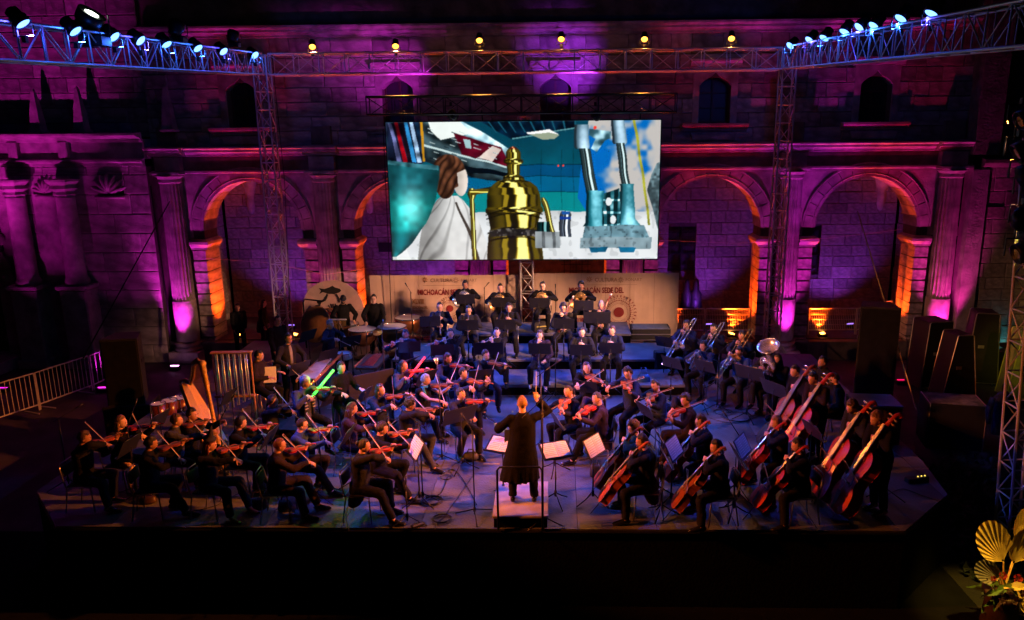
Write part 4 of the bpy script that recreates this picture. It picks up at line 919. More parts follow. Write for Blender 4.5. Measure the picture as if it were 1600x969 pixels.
def leafblade(a, b_, w_, m):
    a, b_ = V(a), V(b_); L = (b_ - a).length
    vs = [(0, 0, 0), (w_ * .6, L * .3, .01), (w_, L * .55, .02), (.0, L, -.02), (-w_, L * .55, .02), (-w_ * .6, L * .3, .01), (0, L * .5, -.02)]
    MB().add(vs, [(0, 1, 6), (1, 2, 6), (2, 3, 6), (3, 4, 6), (4, 5, 6), (5, 0, 6)], 0, frame(a, b_ - a, (0, -.6, .8))).build('leaf', m, arr)
for k in range(26):
    a = A(1575, 925, r3.uniform(-.2, .2)); an = r3.uniform(0, 2 * math.pi); L = r3.uniform(.3, .6)
    leafblade(a + V((r3.uniform(-.15, .15), 0, r3.uniform(-.15, .15))), a + V((math.cos(an) * L, r3.uniform(-.3, .2), math.sin(an) * L * .7)), r3.uniform(.04, .09), greenl if k % 3 else fanm)
for k in range(16):
    c = A(1550 + r3.uniform(-12, 55), 905 + r3.uniform(-12, 70), r3.uniform(-.35, -.1)); s_ = r3.uniform(.035, .07) * (1 if k % 3 == 0 else .6); b = MB()
    for q in range(3):
        for j in range(5):
            an = j * 1.2566 + q * .6; rr = s_ * (.35 + .32 * q); b.add([(rr * .3 * math.cos(an), rr * .3 * math.sin(an), 0), (rr * math.cos(an - .5), rr * math.sin(an - .5), s_ * (.9 - .3 * q)), (rr * 1.1 * math.cos(an), rr * 1.1 * math.sin(an), s_ * (1 - .3 * q)), (rr * math.cos(an + .5), rr * math.sin(an + .5), s_ * (.9 - .3 * q))], [(0, 1, 2, 3)])
    b.build('rose' if k % 3 == 0 else 'dried_flower', rose if k % 3 == 0 else dusk, arr, M=T(c) @ RX(60))
# dark pavement kerb strip before the stage

# ================================================================== INSTRUMENTS AND FURNITURE (kits share mesh data)
def spawn(kit, name, M, label, cat, group=None):
    t = thing(name, M, label, cat, group)
    for it in kit:
        o = obj(it[0], it[1], t)
        for s_ in (it[2] if len(it) > 2 else ()): obj(s_[0], s_[1], o)
    return t
varn = [mat('amber_varnish', (.38, .075, .013), .46, var=.3, scale=5, coat=.1, spec=.3), mat('red_varnish', (.36, .022, .008), .46, var=.35, scale=5, coat=.1, spec=.3), mat('brown_varnish', (.22, .05, .018), .46, var=.35, scale=5, coat=.1, spec=.3)]
ebony = mat('ebony', (.015, .013, .012), .42); maple = mat('pale_maple', (.55, .36, .17), .5, var=.3); bowhair = mat('bow_hair', (.7, .66, .55), .6); bowwood = mat('bow_wood', (.28, .10, .035), .4, var=.3)
brass = mat('polished_brass', (.80, .50, .14), .26, .7, var=.2); silver = mat('silver_plate', (.72, .73, .75), .24, .75, var=.15); gold_ = mat('gilded_wood', (.65, .36, .07), .35, .5, var=.35, scale=20, bump=.6)
paper = mat('sheet_paper', (.74, .72, .64), .8, var=.08, scale=14); ink = mat('printed_notes', (.25, .24, .24), .8)
def corpus(L, wu, ww, wl, cornr=True):
    """half outline of a violin shaped body from tail (y=0) to shoulder (y=L)"""
    pr = [(0, .0), (.0, .35), (.02, .72), (.08, .93), (.18, 1.0), (.30, .93), (.39, .80)]
    lo = [(y * L, x * wl / 2) for y, x in pr]
    mid = [(.42 * L, ww / 2 * 1.18), (.46 * L, ww / 2 * 1.02), (.53 * L, ww / 2), (.60 * L, ww / 2 * 1.04), (.645 * L, ww / 2 * 1.2)]
    up_ = [(.68 * L, wu / 2 * .86), (.76 * L, wu / 2 * .99), (.84 * L, wu / 2), (.92 * L, wu / 2 * .86), (.98 * L, wu / 2 * .5), (L, wu / 2 * .16)]
    return lo + mid + up_
def fiddle(L, wu, ww, wl, dp, neck, scr, vm, pinlen=0, bass=False):
    h = corpus(L, wu, ww, wl); n = len(h)
    b = MB(); ring = lambda z, s_: [(x * s_, L / 2 + (y - L / 2) * (1 - (1 - s_) * .6), z) for y, x in h] + [(-x * s_, L / 2 + (y - L / 2) * (1 - (1 - s_) * .6), z) for y, x in h[::-1]]
    rs = [ring(-dp / 2 - dp * .12, .3), ring(-dp / 2 - dp * .08, .75), ring(-dp / 2, 1.0), ring(-dp / 2, .955), ring(dp / 2, .955), ring(dp / 2 + .001, 1.0), ring(dp / 2 + dp * .12, .72), ring(dp / 2 + dp * .18, .28)]
    N = 2 * n; vs = sum(rs, []); fs = [(k * N + i, k * N + (i + 1) % N, (k + 1) * N + (i + 1) % N, (k + 1) * N + i) for k in range(7) for i in range(N)] + [tuple(range(N))[::-1], tuple(7 * N + i for i in range(N))]
    b.add(vs, fs); top = dp / 2 + dp * .16
    for sd in (-1, 1):     # f holes, dark slots just proud of the arching
        b.tube([(sd * ww * .30, .42 * L, top - dp * .02), (sd * ww * .34, .47 * L, top - dp * .03), (sd * ww * .30, .53 * L, top - dp * .02), (sd * ww * .22, .57 * L, top)], L * .009, 4, 1)
    k = [('body', b.mesh('body', [vm, ebony], False))]
    nk = MB(); nk.tube([(0, L - .01, dp * .3), (0, L + neck, dp * .55)], [(L * .04, L * .03), (L * .032, L * .025)], 8)
    sc_ = MB(); y0 = L + neck
    sc_.tube([(0, y0, dp * .5), (0, y0 + scr * .5, dp * .35), (0, y0 + scr * .85, dp * .25), (0, y0 + scr, dp * .05), (0, y0 + scr * .9, -dp * .2), (0, y0 + scr * .78, -dp * .02)], [(L * .035, L * .035), (L * .03, L * .035), (L * .03, L * .03), (L * .034, L * .03), (L * .04, L * .022), (L * .05, L * .015)], 8)
    k.append(('neck', nk.mesh('neck', vm, True)))
    pg = MB()
    for i in range(4): pg.tube([(-L * .12 if i % 2 else L * .12, y0 + scr * (.25 + .15 * i), dp * .35), (0, y0 + scr * (.25 + .15 * i), dp * .33)], [L * .018, L * .008], 6)
    k.append(('scroll', sc_.mesh('scroll', vm, True), [('tuning_peg', pg.mesh('tuning_peg', brass if bass else ebony))]))
    fb = MB(); fb.add([(-L * .06, L * .62, top + dp * .28), (L * .06, L * .62, top + dp * .28), (L * .035, y0, dp * .55 + L * .03), (-L * .035, y0, dp * .55 + L * .03), (-L * .06, L * .62, top + dp * .1), (L * .06, L * .62, top + dp * .1), (L * .035, y0, dp * .5), (-L * .035, y0, dp * .5)], [(0, 1, 2, 3), (0, 4, 5, 1), (1, 5, 6, 2), (3, 2, 6, 7), (0, 3, 7, 4), (4, 7, 6, 5)])
    k.append(('fingerboard', fb.mesh('fingerboard', ebony)))
    br = MB(); br.box((0, .46 * L, top + dp * .14), (L * .12, L * .015, dp * .34)); k.append(('bridge', br.mesh('bridge', maple)))
    tp = MB(); tp.add([(-L * .06, L * .3, top + dp * .2), (L * .06, L * .3, top + dp * .2), (L * .025, L * .02, top - dp * .05), (-L * .025, L * .02, top - dp * .05), (0, L * .16, top - dp * .1)], [(0, 3, 2, 1), (0, 1, 4), (1, 2, 4), (2, 3, 4), (3, 0, 4)]); k.append(('tailpiece', tp.mesh('tailpiece', ebony)))
    st = MB()
    for i in range(4): x = (i - 1.5) * L * .022; st.tube([(x * .6, L * .28, top + dp * .2), (x, .46 * L, top + dp * .33), (x * .7, y0, dp * .58 + L * .03)], max(.0008, L * .0022), 3, cap=False)
    k.append(('string', st.mesh('string', silver)))
    if pinlen: k.append(('endpin', MB().tube([(0, 0, 0), (0, -pinlen, 0)], .006, 6).mesh('endpin', blackm)))
    else: k.append(('chin_rest', MB().ell((L * .14, .06 * L, top + .006), (L * .12, L * .09, .01), 8, 4).mesh('chin_rest', ebony)))
    return k
VIOLIN = [fiddle(.36, .168, .112, .208, .032, .13, .095, v) for v in varn]
VIOLA = [fiddle(.42, .195, .13, .245, .038, .15, .105, v) for v in varn]
CELLO = [fiddle(.76, .345, .24, .44, .125, .30, .19, v, .30) for v in varn]
BASS = [fiddle(1.10, .46, .34, .60, .19, .46, .25, v, .12, True) for v in varn]
def bowkit(L, thick=1.0):
    return [('stick', MB().tube([(0, 0, .01), (0, L * .3, .005), (0, L * .5, .002), (0, L * .8, .006), (0, L, .022)], .0042 * thick, 6).mesh('stick', bowwood, True)),
            ('bow_hair', MB().box((0, L * .5 + .02, -.012), (.008 * thick, L * .94, .002)).mesh('bow_hair', bowhair)),
            ('frog', MB().bbox((0, .05, -.002), (.013, .045, .022), .003).mesh('frog', ebony)), ('tip', MB().box((0, L - .005, .003), (.008, .018, .036), ty=.5).mesh('tip', bowhair))]
BOW = bowkit(.74, 1.15); CBOW = bowkit(.71, 1.5)
def bell(b, r0, r1, L, n=20, mi=0, M=None):
    pr = [(r0 + (r1 - r0) * (t ** 3.2), t * L) for t in np.linspace(0, 1, 9)]
    b.lathe([(float(r), float(z)) for r, z in pr] + [(r1 * .97, L - .002)] + [(float(r * .93), float(z)) for r, z in pr[::-1]], n, mi, M, cap=False)
MYZ = Matrix(((1, 0, 0, 0), (0, 0, 1, 0), (0, -1, 0, 0), (0, 0, 0, 1)))   # lathe axis z -> y
def circ(c, r, n, ax='x', a0=0, a1=360, sc_=1):
    o = []
    for i in range(n + 1):
        a = R_(a0 + (a1 - a0) * i / n); u, v = r * math.cos(a), r * sc_ * math.sin(a)
        o.append((c[0], c[1] + u, c[2] + v) if ax == 'x' else (c[0] + u, c[1], c[2] + v) if ax == 'y' else (c[0] + u, c[1] + v, c[2]))
    return o
def trumpet(m):
    b = MB(); b.tube([(0, 0, 0), (0, .33, 0), (0, .37, -.03), (0, .35, -.075), (0, .1, -.075), (0, .07, -.05), (0, .1, -.015), (0, .22, -.012)], .0075, 7); v = MB()
    for i in range(3): v.tube([(0, .19 + .028 * i, -.10), (0, .19 + .028 * i, .035)], .012, 8); v.tube([(0, .19 + .028 * i, .035), (0, .19 + .028 * i, .055)], .006, 6)
    bl = MB(); bell(bl, .008, .064, .22, 18, 0, T(0, .28, .012) @ MYZ); mp = MB().lathe([(.005, 0), (.006, .04), (.013, .07), (.014, .075)], 10, M=T(0, 0, 0) @ RX(90))
    return [('tubing', b.mesh('tubing', m, True)), ('valve', v.mesh('valve', m, True)), ('bell', bl.mesh('bell', m, True)), ('mouthpiece', mp.mesh('mouthpiece', m, True))]
TRUMPET = trumpet(silver)
def trombone(m):
    b = MB(); b.tube([(0, 0, 0), (0, .75, 0)], .008, 7); s_ = MB()
    s_.tube([(0, .12, 0), (0, 1.12, 0), (0, 1.19, -.0), (-.09, 1.19, 0), (-.09, 1.12, 0), (-.09, .12, 0)], .0095, 7)
    s_.tube([(0, .14, 0), (-.09, .14, 0)], .007, 5); t2 = MB(); t2.tube([(-.09, .12, 0), (-.09, -.28, 0), (-.11, -.36, 0), (-.16, -.36, 0), (-.18, -.28, 0), (-.18, .35, 0)], .010, 7)
    for y in (-.2, .05): t2.tube([(-.09, y, 0), (-.18, y, 0)], .006, 5)
    bl = MB(); bell(bl, .011, .108, .34, 22, 0, T(-.18, .20, 0) @ MYZ)
    return [('mouthpipe', b.mesh('mouthpipe', m, True)), ('slide', s_.mesh('slide', m, True)), ('tuning_slide', t2.mesh('tuning_slide', m, True)), ('bell', bl.mesh('bell', m, True))]
TROMBONE = trombone(brass); TROMBONE2 = trombone(silver)
def tuba(m):
    b = MB(); b.tube([(.0, .0, .0), (.1, .08, -.02), (.12, .1, -.1), (.1, .1, -.3), (0, .12, -.42), (-.12, .12, -.4), (-.17, .12, -.2), (-.16, .12, .05)], [.010, .012, .015, .03, .045, .055, .065, .07], 10)
    c = MB()
    for k in range(3): c.tube(circ((.02 - .01 * k, .06 + .025 * k, -.18), .13 - .025 * k, 14, 'y', 0, 360, 1.3), .013, 6)
    v = MB()
    for i in range(4): v.tube([(-.02 + .04 * i, .02, -.28), (-.02 + .04 * i, .02, -.08)], .016, 8)
    bl = MB(); bell(bl, .07, .235, .42, 28, 0, T(-.16, .12, .02)); return [('body_tube', b.mesh('body_tube', m, True)), ('coil', c.mesh('coil', m, True)), ('valve', v.mesh('valve', m, True)), ('bell', bl.mesh('bell', m, True))]
TUBA = tuba(silver)
def horn(m):
    b = MB(); b.tube([(0, 0, 0), (0, .10, -.05), (.0, .17, -.09)], .006, 6)
    c = MB()
    for k in range(3): c.tube(circ((.02, .17 + .018 * k, -.20), .135 - .028 * k, 18, 'y'), .010, 6)
    for k in range(3): c.tube([(.0 + .03 * k, .14, -.12), (.0 + .03 * k, .14, -.22)], .013, 7)
    bl = MB(); bl.tube([(-.10, .19, -.28), (.02, .19, -.345), (.12, .17, -.30)], [.014, .022, .034], 10); bell(bl, .034, .15, .17, 22, 0, frame((.11, .17, -.305), (.75, -.35, -.5)) @ MYZ)
    return [('mouthpipe', b.mesh('mouthpipe', m, True)), ('coil', c.mesh('coil', m, True)), ('bell', bl.mesh('bell', m, True))]
HORN = [horn(silver), horn(brass)]
def pipe(L, r0, r1, m, flare=0, keys=8, km=silver):
    b = MB(); b.tube([(0, 0, 0), (0, .06, 0), (0, .07, 0), (0, L * .9, 0), (0, L, 0)], [r0 * .6, r0 * .9, r0, r1, r1 + flare], 10); k = MB()
    for i in range(keys): y = .12 + (L - .2) * i / keys; k.ell((0, y, r0 + .004), (.007, .009, .004), 6, 4); 
    k.tube([(r0 * .8, .1, r0), (r0 * .8, L - .1, r0)], .0025, 4)
    for i in range(5): k.tube([(0, .13 + L * .17 * i, 0), (0, .14 + L * .17 * i, 0)], r0 + .003, 10)
    return [('tube', b.mesh('tube', m, True)), ('keywork', k.mesh('keywork', km, True))]
FLUTE = pipe(.67, .0105, .0105, silver); CLARINET = pipe(.66, .014, .015, ebony, .018); OBOE = pipe(.62, .011, .012, ebony, .008, 9)
def bassoon():
    wd = mat('bassoon_maple', (.16, .03, .015), .3, coat=.5)
    b = MB(); b.tube([(0, 0, 0), (0, .5, 0), (0, 1.2, 0)], [(.035, .024), (.03, .022), (.017, .017)], 10); b.tube([(.035, .02, 0), (.035, .75, 0)], .015, 8)
    r = MB(); r.tube([(0, 1.19, 0), (0, 1.25, 0)], [.02, .022], 12); k = MB()
    for i in range(9): k.ell((.0, .1 + .1 * i, .024), (.009, .012, .005), 6, 4)
    bo = MB(); bo.tube([(.035, .75, 0), (.045, .83, .02), (.075, .80, .10), (.09, .74, .17)], .004, 6)
    return [('tube', b.mesh('tube', wd, True)), ('bell_ring', r.mesh('bell_ring', bowhair, True)), ('keywork', k.mesh('keywork', silver)), ('crook', bo.mesh('crook', silver, True))]
BASSOON = bassoon()
# ---- chairs
pad = mat('black_chair_padding', (.02, .02, .024), .7, var=.3, bump=.2); leg_m = mat('chair_steel', (.30, .30, .32), .3, .9)
def chairkit():
    st = MB(); st.tube([(0, -.20, .445), (0, -.17, .45), (0, .17, .452), (0, .21, .44)], [(.19, .015), (.215, .028), (.215, .028), (.19, .018)], 12, side=(1, 0, 0))
    bk = MB(); bk.tube([(0, -.235, .60), (0, -.24, .63), (0, -.258, .75), (0, -.26, .78)], [(.16, .010), (.185, .016), (.185, .016), (.16, .010)], 12)
    kit = [('seat', st.mesh('seat', pad, True)), ('backrest', bk.mesh('backrest', pad, True))]
    fr = MB(); fr.tube([(-.205, -.2, .43), (-.205, .19, .43), (.205, .19, .43), (.205, -.2, .43), (-.205, -.2, .43)], .011, 6); kit.append(('seat_frame', fr.mesh('seat_frame', leg_m, True)))
    bf = MB(); bf.tube([(-.21, -.2, .43), (-.21, -.24, .60), (-.195, -.27, .77), (-.14, -.28, .82), (.14, -.28, .82), (.195, -.27, .77), (.21, -.24, .60), (.21, -.2, .43)], .011, 6); kit.append(('back_frame', bf.mesh('back_frame', leg_m, True)))
    for sx in (-1, 1):
        kit.append(('leg', MB().tube([(sx * .205, .18, .43), (sx * .215, .21, 0)], .011, 6).mesh('leg', leg_m, True)))
        kit.append(('leg', MB().tube([(sx * .205, -.19, .43), (sx * .215, -.26, 0)], .011, 6).mesh('leg', leg_m, True)))
    return kit
CHAIR = chairkit()
STOOL = [('seat', MB().lathe([(.001, .70), (.17, .70), (.18, .73), (.17, .755), (.001, .76)], 18, cap=False).mesh('seat', pad, True)), ('ring', MB().tube(circ((0, 0, .25), .18, 16, 'z'), .009, 6).mesh('ring', leg_m, True))] + \
        [('leg', MB().tube([(.1 * math.cos(a), .1 * math.sin(a), .7), (.21 * math.cos(a), .21 * math.sin(a), 0)], .012, 6).mesh('leg', leg_m, True)) for a in (.78, 2.36, 3.93, 5.5)]
# ---- music stand: pole foot at the origin, player stands at -Y looking +Y
def standkit(h, tilt, w_=.50, dh=.33, lip=True):
    M = T(0, -.02, h) @ RX(tilt)
    dk = MB(); dk.bbox((0, 0, 0), (w_, dh, .006), .002, M=M); dk.box((0, -dh / 2 + .005, .022), (w_, .006, .05), M=M)
    kit = [('desk', dk.mesh('desk', mat('stand_desk', (.022, .023, .028), .35, .3, var=.2, scale=4)))]
    kit.append(('pole', MB().tube([(0, 0, .18), (0, 0, h * .6), (0, 0, h * .6 + .001), (0, 0, h - .02)], [.013, .013, .008, .008], 8).mesh('pole', blackm, True)))
    kit.append(('hub', MB().tube([(0, 0, .14), (0, 0, .24)], .024, 8).mesh('hub', blackm, True)))
    for k in range(3):
        a = k * 2.0944 + .52; kit.append(('leg', MB().tube([(0, 0, .2), (.14 * math.cos(a), .14 * math.sin(a), .1), (.30 * math.cos(a), .30 * math.sin(a), .01)], .010, 6).mesh('leg', blackm, True)))
    return kit, M
STAND, STM = standkit(1.02, 62); STANDW, STMW = standkit(1.05, 64, .66, .36); STANDL, STML = standkit(.95, 28, .52, .36)
def sheetkit(n=2, dh=.30):
    kit = []
    for i in range(n):
        b = MB(); x0 = -.22 * n / 2 + .22 * i; vs = []
        for k in range(5): x = x0 + .216 * k / 4; z = .008 + .010 * math.sin(math.pi * (k / 4)) ; vs += [(x, -dh / 2 + .01, z), (x, dh / 2, z)]
        b.add(vs, [(2 * k, 2 * k + 2, 2 * k + 3, 2 * k + 1) for k in range(4)])
        kit.append(('page', b.mesh('page', paper), [('staves', setup_staves(x0, dh, n))]))
    return kit
def setup_staves(x0, dh, n):
    b = MB(); r = random.Random(int(x0 * 1000))
    for k in range(7):
        y = dh / 2 - .035 - k * (dh - .05) / 7; b.box((x0 + .108, y, .0195), (.18, .009, .0008))
    return b.mesh('staves', mat('faint_notes', (.42, .41, .38), .8))
SHEET = sheetkit(2); SHEET3 = sheetkit(3); 
def stand(px, py, zf, az, label, kind='STAND', sheets=True, slabel=None, h=1.0):
    """px, py: middle of the desk in the photo; az: direction the reader looks"""
    kit, SM = {'STAND': (STAND, STM), 'WIDE': (STANDW, STMW), 'LOW': (STANDL, STML)}[kind]
    p = at(px, py, zf + h); M = T(p.x, p.y, zf) @ RZ(az - 90)
    t = spawn(kit, 'music_stand', M, label, 'music stand', 'black music stands of the orchestra')
    if sheets: spawn(SHEET3 if kind == 'WIDE' else SHEET, 'sheet_music', M @ SM, slabel or ('open sheet music on the ' + label.replace('music stand', 'stand')), 'sheet music', 'sheet music on the stands')
    return t
def mic_stand(p, h, boom, label, r=.011, big=False, grp='microphone stands'):
    t = thing('microphone_stand', T(p), label, 'microphone stand', grp)
    MB().tube([(0, 0, .05), (0, 0, h)], r, 8).build('pole', blackm, t, True)
    for k in range(3):
        a = k * 2.0944 + p.x; MB().tube([(0, 0, .14), (.34 * math.cos(a), .34 * math.sin(a), .012)], .009, 6).build('leg', blackm, t, True)
    MB().tube([(0, 0, .10), (0, 0, .17)], .022, 8).build('hub', blackm, t, True)
    e = V(boom); MB().tube([V((0, 0, h)) - e * .3, V((0, 0, h)) + e], .007, 6).build('boom', blackm, t, True)
    MB().tube([V((0, 0, h)) + e, V((0, 0, h)) + e + e.normalized() * .14], [.010, .016 if not big else .05], 8).build('microphone', silver if big else blackp, t, True)
    return t
# ================================================================== PEOPLE
skinm = {'a': mat('warm_tan_skin', (.52, .28, .18), .5, var=.12, spec=.4), 'b': mat('light_skin', (.64, .40, .30), .5, var=.1, spec=.4), 'c': mat('brown_skin', (.36, .18, .11), .5, var=.15, spec=.4)}
lipm = mat('lips', (.34, .10, .08), .45); eyew = mat('eye_white', (.6, .58, .55), .3); eyed = mat('eye_dark', (.015, .01, .01), .2)
hairm = {'black': mat('black_hair', (.012, .009, .008), .45, var=.5, scale=40, bump=.5), 'brown': mat('brown_hair', (.06, .026, .013), .45, var=.5, scale=40, bump=.5), 'light': mat('light_brown_hair', (.20, .10, .045), .45, var=.4, scale=40, bump=.5),
         'red': mat('red_brown_hair', (.14, .028, .012), .45, var=.4, scale=40, bump=.5), 'grey': mat('grey_hair', (.30, .30, .31), .5, var=.4, scale=40, bump=.5), 'blond': mat('sandy_hair', (.36, .19, .07), .5, var=.3, scale=40, bump=.5)}
clothm = {'black': (.006, .006, .007), 'charcoal': (.015, .016, .019), 'grey': (.045, .048, .058), 'navy': (.014, .020, .045), 'blue': (.03, .06, .14), 'brown': (.022, .013, .009), 'plum': (.032, .02, .04), 'teal': (.012, .07, .075), 'robe': (.003, .0025, .0025)}
clothm = {k: mat(k + '_cloth', v, .85, var=.35, scale=7, bump=.35, bscale=45, spec=.16) for k, v in clothm.items()}
shoem = mat('polished_black_shoe', (.010, .010, .011), .22, var=.2, coat=.5); framem = mat('spectacle_frame', (.02, .02, .02), .3)
foldt = bpy.data.textures.new('cloth_folds', 'CLOUDS'); foldt.noise_scale = .085; foldt.noise_depth = 2
PENDING = []; LET_DONE = []
def organic(b, name, m, parent, voxel=.016, folds=.02, sm=3):
    o = b.build(name, m, parent); md = o.modifiers.new('remesh', 'REMESH'); md.mode = 'VOXEL'; md.voxel_size = voxel; md.use_smooth_shade = True
    s_ = o.modifiers.new('soft', 'SMOOTH'); s_.iterations = sm; s_.factor = .5
    if folds:
        d = o.modifiers.new('folds', 'DISPLACE'); d.texture = foldt; d.strength = folds; d.mid_level = .5; d.texture_coords = 'GLOBAL'
    PENDING.append(o); return o
def finish_organic():
    bpy.context.view_layer.update(); dg = bpy.context.evaluated_depsgraph_get()
    for o in LETTERS:
        me = bpy.data.meshes.new_from_object(o.evaluated_get(dg)); n = bpy.data.objects.new('lettering', me); COL.objects.link(n); n.parent = o.parent; n.matrix_local = o.matrix_basis; LET_DONE.append(o)
    for o in LET_DONE: bpy.data.objects.remove(o)
    for o in PENDING:
        me = bpy.data.meshes.new_from_object(o.evaluated_get(dg)); me.name = o.data.name
        mats = [s.material for s in o.material_slots]; o.modifiers.clear(); o.data = me
        if not me.materials:
            for q in mats: me.materials.append(q)
        me.polygons.foreach_set('use_smooth', [True] * len(me.polygons))
HN, HK = 22, 16
def head_shape(x, y, z):
    X, Y, Z = .073 * x, .092 * y, .118 * z
    if z < 0: X *= 1 - .30 * (-z) ** 1.4; Y *= (1 - .40 * (-z)) if y < 0 else (1 - .10 * (-z))
    if y > 0:
        ax = abs(x)
        Y += .026 * math.exp(-((x / .15) ** 2 + ((z + .20) / .13) ** 2)) + .013 * math.exp(-((x / .12) ** 2 + ((z + .03) / .14) ** 2))
        Y += .006 * math.exp(-((z - .16) / .09) ** 2) * (1 if ax < .6 else 0) - .012 * math.exp(-(((ax - .38) / .17) ** 2 + ((z - .03) / .12) ** 2))
        Y += .007 * math.exp(-((x / .3) ** 2 + ((z + .5) / .1) ** 2)) + .010 * math.exp(-((x / .3) ** 2 + ((z + .85) / .15) ** 2)) + .004 * math.exp(-(((ax - .55) / .2) ** 2 + ((z + .2) / .2) ** 2))
    return (X, Y, Z)
def uvs(n, k):
    out = [(0, 0, -1)]
    for i in range(1, k):
        ph = math.pi * i / k - math.pi / 2
        out += [(math.cos(ph) * math.cos(2 * math.pi * j / n), math.cos(ph) * math.sin(2 * math.pi * j / n), math.sin(ph)) for j in range(n)]
    return out + [(0, 0, 1)]
def sphf(n, k):
    L = 1 + (k - 1) * n; fs = [(0, 1 + (j + 1) % n, 1 + j) for j in range(n)]
    for i in range(k - 2):
        a = 1 + i * n; fs += [(a + j, a + (j + 1) % n, a + n + (j + 1) % n, a + n + j) for j in range(n)]
    a = 1 + (k - 2) * n; return fs + [(a + j, a + (j + 1) % n, L) for j in range(n)]
HV, HF = uvs(HN, HK), sphf(HN, HK)
HEADV = [head_shape(*v) for v in HV]
def head(b, M):
    b.add(HEADV, HF, 0, M)
    for sx in (-1, 1):
        b.ell((sx * .072, -.004, -.008), (.010, .020, .030), 8, 6, 0, M)
        b.ell((sx * .029, .076, .003), (.013, .010, .009), 8, 5, 1, M); b.ell((sx * .029, .084, .002), (.0065, .004, .0065), 6, 4, 2, M)
        b.box((sx * .030, .089, .024), (.028, .006, .006), 2, M @ T(0, 0, 0))
    b.ell((0, .089, -.060), (.022, .007, .008), 8, 4, 3, M)
def hair(kind, m, parent, M, seed):
    b = MB(); r = random.Random(seed); off = V((r.uniform(0, 9), r.uniform(0, 9), r.uniform(0, 9)))
    amp, ex = {'short': (.11, 1.15), 'crop': (.06, 1.08), 'curly': (.20, 1.26), 'long': (.08, 1.15), 'bob': (.07, 1.17), 'pony': (.05, 1.10), 'bun': (.05, 1.10), 'flat': (.07, 1.12)}[kind]
    line = {'crop': .60, 'short': .55, 'curly': .52, 'long': .62, 'bob': .52, 'pony': .64, 'bun': .64, 'flat': .58}[kind]
    low = {'crop': -.30, 'short': -.42, 'curly': -.5, 'long': -.95, 'bob': -.8, 'pony': -.45, 'bun': -.45, 'flat': -.4}[kind]
    vs = []
    for x, y, z in uvs(26, 18):
        bx_, by_, bz_ = head_shape(x, y, z); nz = noise.noise(V((x, y, z)) * (5 if kind == 'curly' else 3.2) + off) + (.5 * noise.noise(V((x, y, z)) * 11 + off) if kind == 'curly' else .4 * noise.noise(V((x * 9, y * 9, z * 2)) + off))
        k = ex + amp * nz
        hl = line + .22 * noise.noise(V((x * 4, y * 4, 0)) + off)
        inside = (y > .12 + .25 * (z > 0) and z < hl) or (z < low) or (abs(x) > .72 and y > -.25 and z < -.05 and kind not in ('long', 'bob')) or (kind in ('long', 'bob') and y > .35 and z < hl)
        if inside: k = .86
        else:
            m_ = 1.0
            if y > .0: m_ = min(1, max(0, (z - hl) / .22)) if z > -.2 and y > .25 else 1
            elif z < low + .25: m_ = min(1, max(0, (z - low) / .25))
            k = .93 + (k - .93) * (m_ ** .6)
        vs.append((bx_ * k, by_ * k - .002, bz_ * k + .004))
    b.add(vs, sphf(26, 18), 0, M)
    if kind in ('long', 'pony', 'bob'):
        L = {'long': .30, 'pony': .26, 'bob': .06}[kind]
        if kind == 'pony': b.tube([(0, -.088, .03), (0, -.13, .0), (.01, -.14, -.1), (.02, -.12, -.1 - L * .6)], [(.02, .02), (.035, .03), (.036, .03), (.012, .012)], 9, M=M)
        else:
            for k in range(9):
                a = R_(180 + k * 22.5) if True else 0; x, y = .068 * math.cos(a), .072 * math.sin(a) - .012
                b.tube([(x, y, .04), (x * 1.12, y * 1.1, -.08), (x * (1.15 + .1 * r.random()), y * 1.1 - .01, -.12 - L * .5), (x * .9, y - .01 + .02 * r.random(), -.13 - L * r.uniform(.85, 1.05))], [(.022, .018), (.028, .02), (.025, .018), (.006, .006)], 7, M=M)
    if kind == 'bun': b.ell((0, -.105, .04), (.042, .036, .04), 10, 7, M=M)
    if kind == 'curly':
        for k in range(26):
            a, e = r.uniform(0, 6.28), r.uniform(.1, 1.3); x, y, z = math.cos(e) * math.cos(a), math.cos(e) * math.sin(a), math.sin(e)
            if y > .55 and z < .6: continue
            b.ell((x * .082, y * .10, z * .13), .024, 6, 4, M=M)
    return b.build('hair', m, parent, True)
def hand(b, W, D, N, curl, side, s=1.0):
    D = V(D).normalized(); N = V(N); N = (N - D * N.dot(D)).normalized(); L = D.cross(N) * side
    b.tube([W - D * .02, W + D * .005, W + D * .045, W + D * .088], [(.022, .018), (.027, .016), (.040, .015), (.038, .012)], 8, side=L)
    for k, (o_, ln) in enumerate(((-.030, .060), (-.010, .074), (.011, .078), (.031, .070))):
        p = W + D * .085 + L * o_; c = curl * (.85 + .12 * k); q = [p]
        for j in range(3):
            a = c * (.5 + .75 * j); d = D * math.cos(a) + N * math.sin(a); p = p + d * (ln * (.42, .32, .26)[j]); q.append(p)
        b.tube(q, [.0095, .009, .008, .006], 5)
    p = W + D * .025 + L * .030; q = [p, p + (L * .75 + D * .6 + N * .3).normalized() * .035, p + (L * .75 + D * .6 + N * .3).normalized() * .035 + (L * .25 + D * .8 + N * .7).normalized() * .032]
    b.tube(q, [.012, .0105, .008], 5)
def ik(S0, W, l1, l2, hint):
    d = W - S0; L = d.length
    if L > (l1 + l2) * .985: W = S0 + d * ((l1 + l2) * .985 / L); d = W - S0; L = d.length
    a = (l1 * l1 - l2 * l2 + L * L) / (2 * L); h = math.sqrt(max(0, l1 * l1 - a * a)); u = d / L; hv = V(hint); hv = (hv - u * hv.dot(u)).normalized()
    return S0 + u * a + hv * h, W
PEOPLE = {}
